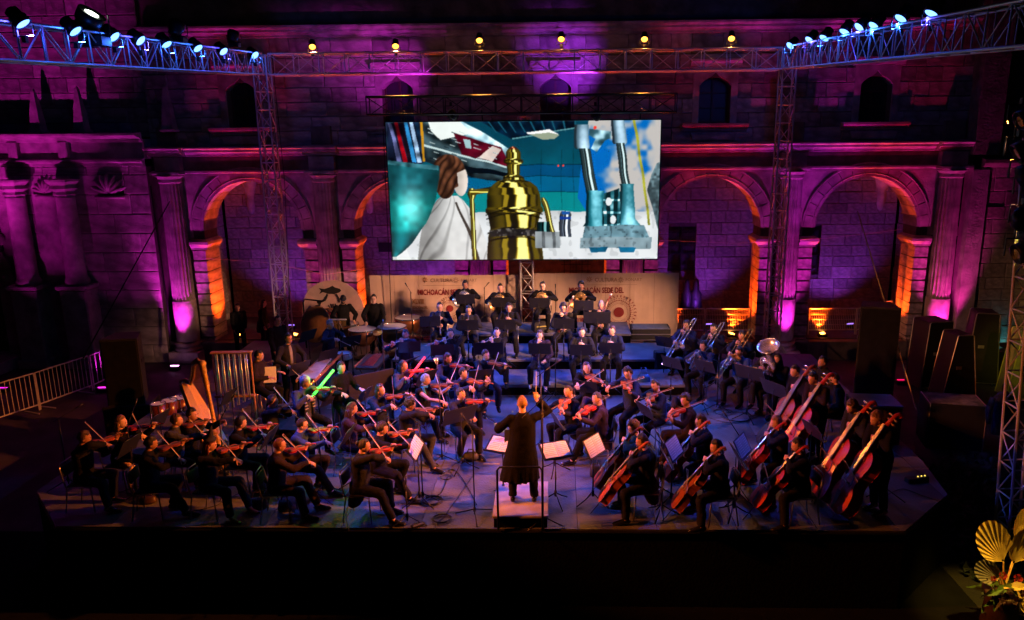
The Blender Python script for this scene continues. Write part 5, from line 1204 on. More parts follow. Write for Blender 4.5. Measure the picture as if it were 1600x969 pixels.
def person(pid, label, px, py, zf, az, pose, look=None, seated=True, top='black', legs='black', hairk='short', hairc='black', skin='a', vm=0, seat='chair', lean=0, group='orchestra musicians', **kw):
    r = random.Random(hash_(pid)); g_ = kw.get
    J = lambda a: r.uniform(-a, a)
    hz = 1.205 if seated else 1.605
    if seat == 'stool': hz = 1.44
    hl = V((.0, .10 + .05 * lean, hz))
    if pose in ('cello',): hl = V((.05, .08, 1.21))
    if pose == 'bass': hl = V((.06, .14, 1.56))
    P = at(px, py, zf + hl.z); Rz = Matrix.Rotation(R_(az - 90), 3, 'Z'); o = Rz @ hl
    base = V((P.x - o.x, P.y - o.y, zf)); M = T(base) @ RZ(az - 90)
    t = thing('person', M, label, 'person', group); PEOPLE[pid] = (t, M, label)
    dz = hz - (1.205 if seated else 1.605)
    # ---- skeleton
    if seated: pel = V((0, 0, .53 + dz)); nb = V((hl.x * .55, hl.y * .62, 1.082 + dz))
    else: pel = V((0, 0, .93)); nb = V((hl.x * .55, hl.y * .55, 1.46))
    tw = J(.03); shz = nb.z - .07
    SH = {s: V((s * .178 + nb.x * .8, nb.y * .75 + s * tw, shz)) for s in (-1, 1)}
    ch = V((nb.x * .5, nb.y * .6 - .01, (pel.z + nb.z) / 2 + .03))
    if g_('head'): hy, hp, hr = g_('head')
    elif pose in ('violin', 'viola'): hy, hp, hr = 20, -7, 10
    elif pose in ('cello', 'bass'): hy, hp, hr = 6, -13, -6
    else: hy, hp, hr = 0, -5, 0
    HM = T(hl) @ RZ(hy + J(6)) @ RY(hr) @ RX(hp + J(5))
    # ---- instrument local frames and hand targets  (local +Y forward, +X the player's right)
    ins = []; LW = RW = None; LD = RD = None; LN = RN = V((0, 0, -1)); lc, rc = 1.2, 1.1; hintL, hintR = V((-.6, -.3, -1)), V((.9, -.3, -.6))
    z0 = dz if seated else .40
    if pose in ('violin', 'viola'):
        kit = (VIOLIN if pose == 'violin' else VIOLA)[vm]; L = .59 if pose == 'violin' else .67
        ax = V((-.74 + J(.10), .66, -.06 + J(.09) + g_('tilt', 0))).normalized(); tail = hl + V((-.045, .085, -.125))
        nrm = V((.02, .05, 1)); FM = frame(tail, ax, nrm) @ S(.94, .94, .94); ins.append((kit, FM, pose))
        br = FM @ V((0, .17 if pose == 'violin' else .2, .03)); side = (FM.to_3x3() @ V((1, 0, 0))).normalized(); up_ = (FM.to_3x3() @ V((0, 0, 1))).normalized()
        s_ = g_('stroke', r.uniform(.18, .50)); sl = g_('steep', .42 + J(.24)); bd = (side * .95 + ax * .12 - V((0, 0, 1)) * sl).normalized()
        if g_('tubebow'): bd = (side * .62 - ax * .62 - V((0, 0, 1)) * .52).normalized(); s_ = .30
        frog = br + bd * s_ + up_ * .012; BM = frame(frog, -bd, up_); ins.append((BOW, BM, 'bow'))
        RW = frog + V((.015, -.055, .045)); RD = V((-.25, .75, -.5)); RN = V((-.3, -.3, -1)); hintR = V((.8, -.5, -.5 + .8 * (s_ < .3)))
        LW = FM @ V((-.035, L - .17, -.055)); LD = (ax * .35 + V((.25, 0, .9))); LN = side; hintL = V((-.25, -.2, -1)); lc = 1.3
    elif pose in ('cello', 'bass'):
        if pose == 'cello': E_, S_ = V((.06, .88, .0)), V((-.115, -.04, 1.30)); kit = CELLO[vm]; pin = .30; bl = .76
        else: E_, S_ = V((.05, .80, 0)), V((-.20, -.12, 1.78)); kit = BASS[vm]; pin = .12; bl = 1.12
        d = (S_ - E_).normalized(); nrm = V((.18 + J(.1), 1, .4)); o_ = E_ + d * pin; FM = frame(o_, d, nrm); ins.append((kit, FM, pose))
        top_ = .09 if pose == 'cello' else .14; c = FM @ V((0, bl * .60, top_ + .02)); side = (FM.to_3x3() @ V((1, 0, 0))).normalized()
        s_ = g_('stroke', r.uniform(.12, .38)); bd = (side + V((0, .10, -.12))).normalized(); frog = c + bd * s_; ins.append((CBOW, frame(frog, -bd, FM.to_3x3() @ V((0, 0, 1))), 'bow'))
        RW = frog + V((.02, -.05, .06)); RD = V((-.2, .6, -.75)); RN = V((-.5, -.2, -.6)); hintR = V((1, -.2, .2))
        LW = FM @ V((-.055, bl + (.16 if pose == 'cello' else .20), .07)); LD = V((.75, .35, -.1)); LN = V((.2, -.8, -.5)); hintL = V((-1, .2, -.35)); lc = 1.4
    elif pose == 'trumpet':
        mp = hl + V((0, .115, -.05)); d = V((0, 1, -.32 + J(.12))).normalized(); ins.append((TRUMPET, frame(mp, d), 'trumpet')); FM = frame(mp, d)
        LW = FM @ V((-.05, .14, -.10)); LD = V((.4, .5, .7)); LN = V((1, 0, 0)); RW = FM @ V((.07, .10, -.05)); RD = V((-.3, .9, .1)); RN = V((-1, 0, -.3)); hintL = V((-.9, 0, -.7)); hintR = V((.9, 0, -.7))
    elif pose == 'trombone':
        mp = hl + V((0, .115, -.05)); d = V((.06, 1, -.62 + J(.1))).normalized(); FM = frame(mp, d, (0, .3, 1)); ins.append((TROMBONE2 if vm else TROMBONE, FM, 'trombone'))
        LW = FM @ V((-.06, .10, -.06)); LD = V((.3, .6, .6)); LN = V((1, 0, 0)); RW = FM @ V((.06, .30 + g_('stroke', .1), -.05)); RD = V((-.6, .7, 0)); RN = V((-.5, 0, -1)); hintL = V((-1, 0, -.5)); hintR = V((1, -.2, -.6))
    elif pose == 'tuba':
        FM = T(hl + V((.02, .13, -.05))) @ RX(-30); ins.append((TUBA, FM, 'tuba')); LW = V((-.15, .30, .85 + z0)); RW = V((.12, .30, .90 + z0)); LD = V((.7, .5, .1)); RD = V((-.7, .5, 0)); LN = V((.4, -.4, 0)); RN = V((-.5, -.5, 0))
    elif pose == 'horn':
        FM = T(hl + V((.0, .115, -.055))); ins.append((HORN[vm], FM, 'french_horn')); LW = FM @ V((-.13, .10, -.20)); LD = V((.8, .5, .1)); LN = V((.3, -.6, 0)); RW = FM @ V((.18, .06, -.32)); RD = V((-.3, .8, .1)); RN = V((-1, 0, 0)); hintL = V((-1, 0, -.5)); hintR = V((1, -.2, -.5))
    elif pose == 'flute':
        d = V((.96, .12, -.30 + J(.1))).normalized(); FM = frame(hl + V((-.06, .115, -.055)), d); ins.append((FLUTE, FM, 'flute')); LW = FM @ V((-.03, .20, -.05)); LD = V((.25, -.2, .9)); LN = V((0, -1, .2)); RW = FM @ V((.05, .43, -.06)); RD = V((-.1, .6, .75)); RN = V((0, -.4, 1)); hintL = V((-.6, .2, -1)); hintR = V((.9, -.2, -.5)); RN = V((-.2, -.9, .1))
    elif pose in ('clarinet', 'oboe'):
        d = V((.03, .62 + J(.1), -1)).normalized(); FM = frame(hl + V((0, .112, -.065)), d, (0, 1, .5)); ins.append((CLARINET if pose == 'clarinet' else OBOE, FM, pose)); LW = FM @ V((-.05, .19, -.05)); LD = V((.7, .6, .3)); LN = V((.4, -.8, 0)); RW = FM @ V((.05, .40, -.05)); RD = V((-.7, .6, .3)); RN = V((-.4, -.8, 0)); hintL = V((-1, -.1, -.6)); hintR = V((1, -.1, -.6)); lc = rc = 1.0
    elif pose == 'bassoon':
        a = V((.22, .14, .38 + dz)); e = V((-.28, .22, 1.58 + dz)); FM = frame(a, e - a, (.6, .7, .3)); ins.append((BASSOON, FM, 'bassoon')); LW = FM @ V((-.03, .70, .03)); LD = V((.5, .6, .4)); LN = V((.8, -.3, 0)); RW = FM @ V((.08, .36, .0)); RD = V((-.6, .6, .3)); RN = V((-.6, -.5, 0)); hintR = V((1, -.1, -.3)); hintL = V((-1, 0, -.6))
    elif pose == 'harp':
        LW, RW = V((-.16, .52, 1.02)), V((.16, .50, .95)); LD, RD = V((.2, 1, .1)), V((-.2, 1, .1)); LN, RN = V((1, 0, -.2)), V((-1, 0, -.2)); lc = rc = .7
    elif pose == 'keys':
        LW, RW = V((-.2, .40, .80 + dz)), V((.18, .40, .80 + dz)); LD = RD = V((0, 1, -.1)); lc = rc = .5
    elif pose == 'percussion':
        hgt = g_('hh', 1.02) if not seated else .86 + dz; LW, RW = V((-.20, .34, hgt)), V((.22, .36, hgt + .06)); LD = RD = V((0, 1, -.25)); LN = V((.5, 0, -1)); RN = V((-.5, 0, -1)); lc = rc = 1.5; hintL, hintR = V((-1, -.6, -.2)), V((1, -.6, -.2))
    elif pose == 'stand':
        LW, RW = V((-.16 + J(.02), .14, .82)), V((.17, .12, .80)); LD, RD = V((.3, .2, -1)), V((-.3, .2, -1)); LN, RN = V((1, 0, 0)), V((-1, 0, 0)); lc = rc = .5; hintL = hintR = V((0, -1, 0)); hintL = V((-.6, -1, 0)); hintR = V((.6, -1, 0))
    elif pose == 'rest':
        LW, RW = V((-.13, .26, .64 + dz)), V((.12, .28, .66 + dz)); LD, RD = V((.5, .8, -.2)), V((-.5, .8, -.2)); lc = rc = .6
    elif pose == 'chin':
        LW, RW = V((-.13, .26, .66)), hl + V((.03, .115, -.15)); LD, RD = V((.5, .8, -.2)), V((-.35, -.1, .9)); RN = V((-.2, -1, 0)); LN = V((0, 0, -1)); hintR = V((.5, 0, -1)); rc = 1.5; d = V((.03, .3, -1)).normalized(); ins.append((OBOE, frame(V((.0, .30, 1.05)), d, (0, 1, .5)), 'oboe'))
    elif pose == 'conduct':
        LW, RW = V((-.36, .34, 1.16)), V((.22, .24, 1.62)); LD, RD = V((-.3, .9, 0)), V((-.05, .25, 1)); LN, RN = V((0, 0, -1)), V((-.4, 1, 0)); lc, rc = .3, 1.2; hintL, hintR = V((-.7, -.2, -.6)), V((1, .2, -.4))
    EL, LWc = ik(SH[-1], LW, .285, .27, hintL); ER, RWc = ik(SH[1], RW, .285, .27, hintR); LW, RW = LWc, RWc
    # ---- legs
    zk = .50 + dz * .6
    if pose == 'cello': kn = {-1: V((-.29, .40, .50)), 1: V((.31, .40, .50))}; an = {-1: V((-.33, .38, .09)), 1: V((.32, .30, .09))}
    elif seated:
        ex1, ex2 = r.uniform(-.16, .10), r.uniform(-.16, .10); kn = {-1: V((-.15 - r.random() * .08, .40, zk + .01)), 1: V((.15 + r.random() * .08, .40, zk))}; an = {-1: V((-.16 + J(.05), .40 + ex1, .09)), 1: V((.17 + J(.05), .40 + ex2, .09))}
        if g_('kick'): an[1 if g_('kick') > 0 else -1].y = .58
        if seat == 'stool': 
            for s in (-1, 1): an[s].y = .34; an[s].z = .10
    else: w_ = g_('stance', .11); kn = {-1: V((-w_, .05, .50)), 1: V((w_, .04, .50))}; an = {-1: V((-w_ - .01, .0, .09)), 1: V((w_ + .01, -.02, .09))}
    HP = {s: pel + V((s * .09, 0, -.01)) for s in (-1, 1)}
    # ---- body (skin)
    b = MB(); head(b, HM); hb = HM @ V((0, -.015, -.07))
    b.tube([pel, ch, nb + V((0, 0, -.05)), nb + V((0, -.005, .01)), hb + V((0, 0, 0)), HM @ V((0, -.01, -.02))], [(.12, .09), (.14, .09), (.11, .065), (.056, .055), (.05, .053), (.048, .05)], 12)
    for s, E_, W_, D_, N_, c_ in ((-1, EL, LW, LD, LN, lc), (1, ER, RW, RD, RN, rc)):
        b.tube([SH[s] - V((s * .03, 0, 0)), SH[s], (SH[s] + E_) / 2, E_, (E_ + W_) / 2 if True else 0, W_], [.035, .045, .04, .034, .036, .024], 8)
        hand(b, W_, D_, N_, c_, -s)
    for s in (-1, 1): b.tube([HP[s], kn[s], (kn[s] + an[s]) / 2 + V((0, -.02, .02)), an[s], an[s] + V((0, .03, -.045)), an[s] + V((0, .13, -.065))], [.07, .05, .048, .034, .035, .02], 9)
    b.build('body', [skinm[skin], eyew, eyed, lipm], t, True)
    if not g_('nohair'): hair(hairk, hairm[hairc], t, HM, hash_(pid) + 3)
    # ---- jacket
    fem = g_('fem', False); k_ = .92 if fem else 1.0
    if not g_('robe'):
        b = MB(); b.tube([pel + V((0, 0, -.06)), pel + V((0, .0, .04)), ch - V((0, 0, .12)), ch + V((0, 0, .02)), ch + V((0, .0, .12)), V((nb.x * .9, nb.y * .75, shz + .01)), nb + V((0, -.01, -.015)), nb + V((0, -.005, .02))],
               [(.185 * k_, .145), (.185 * k_, .145), (.168 * k_, .132), (.185 * k_, .138), (.20 * k_, .132), (.18 * k_, .098), (.10, .08), (.066, .064)], 16)
        for s, E_, W_ in ((-1, EL, LW), (1, ER, RW)):
            S0 = SH[s]; b.ell(S0, (.080, .078, .070), 10, 6)
            if g_('bare'): b.tube([S0 - V((s * .05, 0, 0)), S0 + (E_ - S0) * .15], .055, 10); continue
            b.tube([S0 - V((s * .04, 0, -.01)), S0, S0 + (E_ - S0) * .5, E_], [.068, .076 * k_, .069 * k_, .064], 10); b.ell(E_, .064, 8, 6)
            b.tube([E_, E_ + (W_ - E_) * .5, E_ + (W_ - E_) * .93], [.063, .058, .046], 10)
        if g_('coat'):   # long coat tails over the seat
            b.tube([pel + V((0, -.02, .06)), pel + V((0, -.06, -.12)), pel + V((0, -.10, -.28))], [(.185, .14), (.21, .13), (.23, .10)], 14)
        organic(b, 'jacket' if not fem else 'top', clothm[top], t, .017, .022)
    else:
        b = MB(); cz = lambda x, y, z: V((x, y, z))
        b.tube([cz(-.06, -.04, .42), cz(-.04, -.03, .75), cz(0, 0, 1.12), V((0, nb.y * .5, 1.30)), V((0, nb.y * .7, shz)), nb + V((0, -.01, -.01)), nb + V((0, -.01, .03))], [(.30, .19), (.26, .18), (.205, .14), (.205, .135), (.19, .105), (.10, .08), (.07, .065)], 24)
        for s, E_, W_ in ((-1, EL, LW), (1, ER, RW)):
            S0 = SH[s]; b.ell(S0, (.08, .078, .07), 10, 6); b.tube([S0, S0 + (E_ - S0) * .5, E_, E_ + (W_ - E_) * .6, E_ + (W_ - E_) * .88], [.07, .07, .075, .075, .07], 10)
        for a in range(0, 360, 24):   # hanging folds
            x, y = math.cos(R_(a)), math.sin(R_(a)); b.tube([(x * .29 - .06, y * .18 - .04, .40), (x * .24 - .03, y * .16 - .02, .75), (x * .18, y * .11, 1.15)], [.036, .028, .010], 6)
        organic(b, 'robe', clothm['robe'], t, .02, .012)
    if g_('stole'):
        for s in (-1, 1): 
            sb = MB(); sb.tube([nb + V((s * .05, -.02, .02)), V((s * .085, nb.y + .085, nb.z - .1)), V((s * .09, ch.y + .15, ch.z)), V((s * .10, pel.y + .15, pel.z + .05))], [(.035, .01)] * 4, 8)
            sb.build('stole', mat('striped_stole', (.02, .022, .03), .8), t, True)
            for k in range(5): MB().box(V((s * .088, ch.y + .158, ch.z + .13 - .06 * k)), (.072, .02, .014)).build('stripe', mat('pale_stripe', (.4, .4, .36), .7), t)
    # ---- trousers
    if g_('legs_bare'):
        b = MB(); b.tube([pel + V((0, 0, .02)), (HP[-1] + HP[1]) / 2 + V((0, .1, 0)), (kn[-1] + kn[1]) / 2 + V((0, -.1, .02))], [(.18, .12), (.2, .1), (.19, .08)], 12)
        organic(b, 'skirt', clothm[legs], t, .02, .015)
    else:
        b = MB(); b.ell(pel + V((0, -.01, 0)), (.165, .13, .12), 12, 8)
        for s in (-1, 1):
            b.tube([HP[s], (HP[s] + kn[s]) / 2, kn[s]], [.102, .092, .078], 10); b.ell(kn[s], .077, 9, 6)
            m_ = (kn[s] + an[s]) / 2 + V((0, -.012, 0)); b.tube([kn[s], m_, an[s] + (kn[s] - an[s]) * .03], [.077, .072, .066], 10)
        organic(b, 'trousers', clothm[legs], t, .018, .02)
    for s in (-1, 1):
        b = MB(); a_ = an[s]; f = V((0, 1, 0)); b.tube([a_ + V((0, -.075, -.045)), a_ + V((0, -.05, -.035)), a_ + V((0, .02, -.035)), a_ + V((0, .10, -.052)), a_ + V((0, .17, -.062)), a_ + V((0, .205, -.07))], [(.022, .02), (.038, .045), (.042, .048), (.046, .034), (.040, .026), (.015, .012)], 10, side=(1, 0, 0))
        if not g_('sandals'): b.build('shoe', shoem, t, True)
        else: MB().tube([a_ + V((0, -.08, -.08)), a_ + V((0, .05, -.075)), a_ + V((0, .18, -.08))], [(.03, .006), (.04, .007), (.035, .007)], 8).build('sandal', shoem, t, True)
    if g_('glasses'):
        b = MB()
        for s in (-1, 1): b.tube([(s * .030 + .021 * math.cos(k * .7854), .100, .003 + .016 * math.sin(k * .7854)) for k in range(9)], .0028, 5, M=HM); b.tube([(s * .05, .098, .008), (s * .074, .02, .012)], .0025, 4, M=HM)
        b.tube([(-.009, .102, .006), (.009, .102, .006)], .0025, 4, M=HM); b.build('glasses', framem, t)
    if g_('beard'):
        b = MB(); b.ell((0, .055, -.085), (.055, .045, .04), 12, 7, M=HM); b.build('beard', hairm[hairc], t, True)
    if g_('shirt'):
        b = MB(); b.tube([nb + V((0, .055, -.01)), V((nb.x * .8, nb.y + .09, nb.z - .12)), ch + V((0, .135, -.02)), ch + V((0, .13, -.18))], [(.03, .012), (.04, .01), (.036, .01), (.034, .01)], 8); b.build('shirt_front', mat('pale_grey_shirt', (.3, .3, .31), .8), t, True)
    if g_('mask'): MB().ell((0, .070, -.045), (.050, .042, .038), 12, 7, M=HM).build('face_mask', mat(g_('mask') + '_mask', {'blue': (.2, .35, .5), 'black': (.02, .02, .02)}[g_('mask')], .8), t, True)
    if g_('hat') == 'witch':
        MB().lathe([(.10, 0), (.105, .012), (.065, .02), (.05, .08), (.028, .16), (.004, .25)], 16, M=HM @ T(.01, -.01, .112) @ RX(-6)).build('pointed_hat', mat('black_felt', (.015, .012, .03), .9), t, True)
    if g_('hat') == 'cap':
        MB().ell((0, -.005, .06), (.084, .104, .068), 16, 8, M=HM).build('knitted_cap', mat('pale_blue_grey_cap', (.33, .36, .42), .8, var=.3, scale=50, bump=.5), t, True)
    if g_('hat') == 'beanie':
        MB().ell((0, -.01, .05), (.082, .10, .075), 14, 8, M=HM).build('beanie', mat('dark_blue_beanie', (.02, .03, .07), .9), t, True)
    if g_('band'): MB().tube([HM @ V((.078 * math.cos(a), .0 + .02, .03 + .098 * math.sin(a))) for a in np.linspace(0, math.pi, 14)], .007, 6).build('headband', mat('glittering_headband', (.5, .5, .6), .2, .9), t, True)
    if g_('scarf'): MB().tube([nb + V((-.07, -.03, .02)), nb + V((0, .06, -.01)), nb + V((.08, .02, .0)), nb + V((.1, .07, -.12)), nb + V((.1, .10, -.26))], [.03, .034, .036, .034, .02], 9).build('scarf', mat('teal_scarf', (.015, .22, .24), .8, var=.4, scale=12), t, True)
    if g_('vest'): 
        b = MB()
        for k in range(5): z = pel.z + .02 + .085 * k; b.tube([(0, nb.y * (k / 6), z), (0, nb.y * (k / 6), z + .05)], [(.20, .15), (.20, .15)], 16)
        organic(b, 'quilted_vest', mat('blue_quilted_vest', (.015, .035, .09), .5), t, .02, .0)
    if g_('sleevestripe'):
        for k in range(3): MB().box((0, 0, 0), (.012, .16, .012), M=T(SH[1] + V((-.03 + .03 * k, -.01, .070)))).build('white_stripe', mat('white_stripe', (.6, .6, .62)), t)
    # ---- seat
    nm = label
    if seated and seat == 'chair': spawn(CHAIR, 'chair', M @ T(0, .02, 0), 'black padded steel legged chair under the ' + short(label), 'chair', 'orchestra chairs')
    elif seated and seat == 'stool': spawn(STOOL, 'stool', M @ S(1, 1, (.53 + dz - .06) / .76), 'tall round stool under the ' + short(label), 'stool')
    # ---- instruments
    NAMES = {'violin': ('glossy %s violin held by the ', 'violin', 'violins'), 'viola': ('large %s viola held by the ', 'viola', 'violas'), 'cello': ('%s cello between the knees of the ', 'cello', 'cellos'), 'bass': ('tall %s double bass leaning on the ', 'double bass', 'double basses'),
             'bow': ('bow in the right hand of the ', 'bow', 'bows'), 'trumpet': ('silver trumpet raised by the ', 'trumpet', 'trumpets'), 'trombone': ('%s trombone pointed downwards by the ', 'trombone', 'trombones'), 'tuba': ('shining silver tuba held upright by the ', 'tuba', None),
             'french_horn': ('coiled french horn held by the ', 'french horn', 'french horns'), 'flute': ('silver flute held sideways by the ', 'flute', 'flutes'), 'clarinet': ('black clarinet played by the ', 'clarinet', 'clarinets'), 'oboe': ('thin black oboe of the ', 'oboe', 'oboes'), 'bassoon': ('long dark red bassoon across the ', 'bassoon', 'bassoons')}
    colr = ('orange', 'red', 'brown')[vm] if pose != 'trombone' else ('brass', 'silver')[vm]
    for kit, FM, nm_ in ins:
        if nm_ == 'bow' and g_('tubebow'):
            c_ = g_('tubebow'); sg = mat('glowing_%s_tube' % c_, (.1, .1, .1), .3, emit=(.05, 1, .06) if c_ == 'green' else (1, .010, .008), es=2.6 if c_ == 'green' else 2.4)
            gm = mat('%s_tube_halo' % c_, (.05, .1, .05), .4, emit=(.0, .9, .05) if c_ == 'green' else (1, .01, .02), es=2.2)
            bt = thing('glowing_tube', M @ FM, 'glowing %s light tube swung as a bow by the ' % c_ + short(label), 'light tube')
            MB().tube([(0, .10, 0), (0, .74 if c_ == 'green' else .66, 0)], .024, 10).build('glowing_blade', sg, bt, True); MB().tube([(0, .1, 0), (0, .14, 0)], .019, 10).build('glow_collar', gm, bt, True); MB().tube([(0, -.10, 0), (0, .11, 0)], .018, 10).build('grip', chrome, bt, True)
            l = bpy.data.lights.new('tube_light', 'POINT'); l.energy = 20; l.color = (.1, 1, .1) if c_ == 'green' else (1, .05, .05); l.shadow_soft_size = .15
            lo = bpy.data.objects.new('tube_light', l); COL.objects.link(lo); lo.parent = bt; lo.location = (0, .5, .2); continue
        f = NAMES[nm_]; lb = f[0] + short(label); lb = lb % colr if '%s' in lb else lb
        spawn(kit, nm_, M @ FM, lb, f[1], f[2])
    if pose in ('percussion', 'conduct'):
        for s, W_ in ((-1, LW), (1, RW)):
            if pose == 'conduct' and s < 0: continue
            st = MB().tube([(0, -.05, 0), (0, .36, 0)], [.006, .004], 6); 
            if pose == 'percussion': st.ell((0, .36, 0), .014, 8, 6)
            d = V((0, 1, -.35)) if pose == 'percussion' else V((.02, .25, 1)); o = st.build('drumstick' if pose == 'percussion' else 'baton', bowhair, None, True, M=M @ frame(W_ + (LD if s < 0 else RD).normalized() * .08, d))
            setp(o, ('beater in the %s hand of the ' % ('left' if s < 0 else 'right') + short(label)) if pose == 'percussion' else 'thin pale baton raised in the right hand of the conductor', 'drumstick' if pose == 'percussion' else 'baton', None)
    return t
def hash_(s): return sum(ord(c) * (i + 7) for i, c in enumerate(s)) % 9973
def short(label): return SHORT[label]
SHORT = {}
Z0, Z1, Z2, Z3 = 1.35, 1.6, 1.85, 2.1
def PP(pid, sh, label, *a, **k):
    SHORT[label] = sh; return person(pid, label, *a, **k)
# ---- first and second violins, left
PP('v1', 'dark violinist at the far left', 'seated violinist in black nearest the left end of the stage', 132, 684, Z0, 2, 'violin', hairk='short', hairc='brown', skin='c', vm=0, tilt=.05)
PP('v2', 'long light haired violinist at the left', 'young woman with long light brown hair and bare knees playing a red violin', 189, 660, Z0, -12, 'violin', hairk='long', hairc='light', skin='b', vm=1, fem=True, legs_bare=True, sandals=True)
PP('v3', 'second front violinist from the left', 'man in black lifting a long bow, second front violinist from the left end', 236, 693, Z0, 6, 'violin', hairk='short', skin='c', vm=2, stroke=.42, kick=1)
PP('v4', 'grey jacketed violinist before the harp', 'dark haired violinist in a grey jacket playing just before the harp', 276, 657, Z0, 0, 'violin', top='grey', hairk='short', hairc='brown', vm=2)
PP('v5', 'witch hat violinist', 'red haired woman violinist in a pointed witch hat and sandals', 328, 695, Z0, -8, 'violin', hairk='bob', hairc='red', skin='a', vm=0, fem=True, hat='witch', sandals=True, kick=-1)
PP('v6', 'bearded violinist in dark green light', 'bearded black haired violinist seated right behind the witch hat player', 376, 661, Z0, 2, 'violin', hairk='short', beard=True, vm=1, stroke=.3)
PP('v7', 'brown sweater violinist with glasses', 'stout violinist in a brown sweater and glasses at the front of the stage', 437, 696, Z0, 6, 'violin', top='brown', legs='brown', hairk='crop', hairc='red', skin='a', glasses=True, vm=1, kick=-1)
PP('v8', 'violinist in a blue grey shirt', 'violinist with glasses, blue grey shirt and brown trousers left of the leader', 472, 664, Z0, -2, 'violin', top='blue', legs='brown', hairk='crop', glasses=True, skin='b', vm=1, kick=1)
PP('v9', 'violinist right beside the tubular bells', 'violinist in a charcoal suit seated right below the tubular bells', 426, 627, Z0, -4, 'violin', top='charcoal', hairk='short', vm=2)
PP('g1', 'player with the green glowing tube', 'musician in a pale cap and striped stole swinging a green glowing tube over a violin', 477, 597, Z0 + .1, -30, 'violin', top='grey', hairk='short', hairc='grey', hat='cap', stole=True, vm=2, tubebow='green', seat='stool')
PP('v11', 'plum sweater violinist with long hair', 'woman with long dark hair in a plum sweater playing a red violin', 550, 639, Z0, -4, 'violin', top='plum', hairk='long', hairc='brown', fem=True, vm=1)
PP('v12', 'violinist with a glittering headband', 'long haired woman with a glittering headband playing left of the curly dark haired man', 594, 610, Z0, -40, 'violin', top='navy', hairk='long', hairc='brown', fem=True, band=True, vm=0, skin='b')
PP('v13', 'bowed head violinist behind the leader', 'man with a bowed head and short dark hair directly behind the front curly haired violinist', 597, 670, Z0, -8, 'violin', top='black', hairk='short', skin='a', vm=0, kick=1)
PP('v14', 'leading violinist at the front edge', 'leading violinist with tied curly hair and long dark coat at the front edge', 569, 697, Z0, -6, 'violin', top='charcoal', hairk='bun', hairc='black', coat=True, vm=1, kick=1, stroke=.25)
PP('v15', 'curly black haired violinist in grey', 'man with a big head of curly black hair in a dark grey suit', 641, 632, Z0, -14, 'violin', top='charcoal', legs='grey', hairk='curly', glasses=True, skin='c', vm=2, kick=1)
PP('v16', 'bare armed violinist with a teal scarf', 'short haired violinist with bare arms and a teal scarf', 665, 594, Z0, -25, 'violin', top='black', hairk='short', hairc='grey', fem=True, bare=True, scarf=True, vm=2, stroke=.5)
PP('r1', 'player with the red glowing tube', 'long haired woman in grey swinging a red glowing tube over a violin', 630, 572, Z0, -32, 'violin', top='grey', hairk='long', hairc='brown', fem=True, vm=1, tubebow='red')
PP('v18', 'black haired violinist at the riser foot', 'woman with chin length black hair playing in front of the flutes', 700, 560, Z0 + .1, -70, 'violin', top='navy', hairk='bob', fem=True, vm=1, stroke=.5)
PP('v19', 'violinist at the edge of the riser', 'young man bowing high at the edge of the lowest riser, left of the water bottle', 759, 555, Z0 + .12, -75, 'violin', top='charcoal', legs='navy', hairk='short', hairc='brown', skin='b', vm=2, stroke=.5, kick=1)
PP('v20', 'broad shouldered violinist in dark blue', 'broad shouldered violinist in dark blue behind the player with glasses and side parting', 724, 584, Z0, -58, 'violin', top='navy', hairk='short', vm=0, stroke=.3)
PP('v21', 'violinist behind the wide black stand', 'violinist with a high parting playing behind a wide black stand left of the conductor', 720, 616, Z0, -52, 'violin', top='charcoal', hairk='flat', vm=1, stroke=.45)
# ---- violas and others right of the conductor
PP('w1', 'viola player with long brown hair', 'woman with long wavy brown hair playing viola at the foot of the risers', 917, 575, Z0 + .1, -105, 'viola', top='black', hairk='long', hairc='brown', skin='b', fem=True, vm=0, stroke=.45)
PP('w2', 'viola player in glasses and navy jacket', 'viola player in glasses and a navy jacket on a stool before a blue bag', 981, 584, Z0, -140, 'viola', top='navy', hairk='curly', glasses=True, fem=True, vm=0, seat='stool', legs='black', stroke=.4)
PP('w3', 'viola player with tied back hair', 'woman with tied back dark hair playing just right of the conductor', 888, 612, Z0, -150, 'viola', top='black', hairk='pony', fem=True, coat=True, vm=0, stroke=.5)
PP('w4', 'viola player with a thick ponytail', 'viola player with a thick ponytail and dark plum suit right of the conductor', 933, 623, Z0, 185, 'viola', top='plum', legs='black', hairk='pony', coat=True, vm=1, stroke=.2, kick=-1)
PP('w5', 'viola player with a quilted blue jacket', 'young man viola player with a quilted blue jacket over his dark suit', 1024, 603, Z0, -152, 'viola', top='charcoal', vest=True, hairk='short', skin='b', vm=0, stroke=.3)
PP('w6', 'curly haired viola player in brown', 'curly haired viola player in brown beside the seated cellists', 1071, 626, Z0, 190, 'viola', top='brown', legs='brown', hairk='curly', vm=1, stroke=.15, kick=-1)
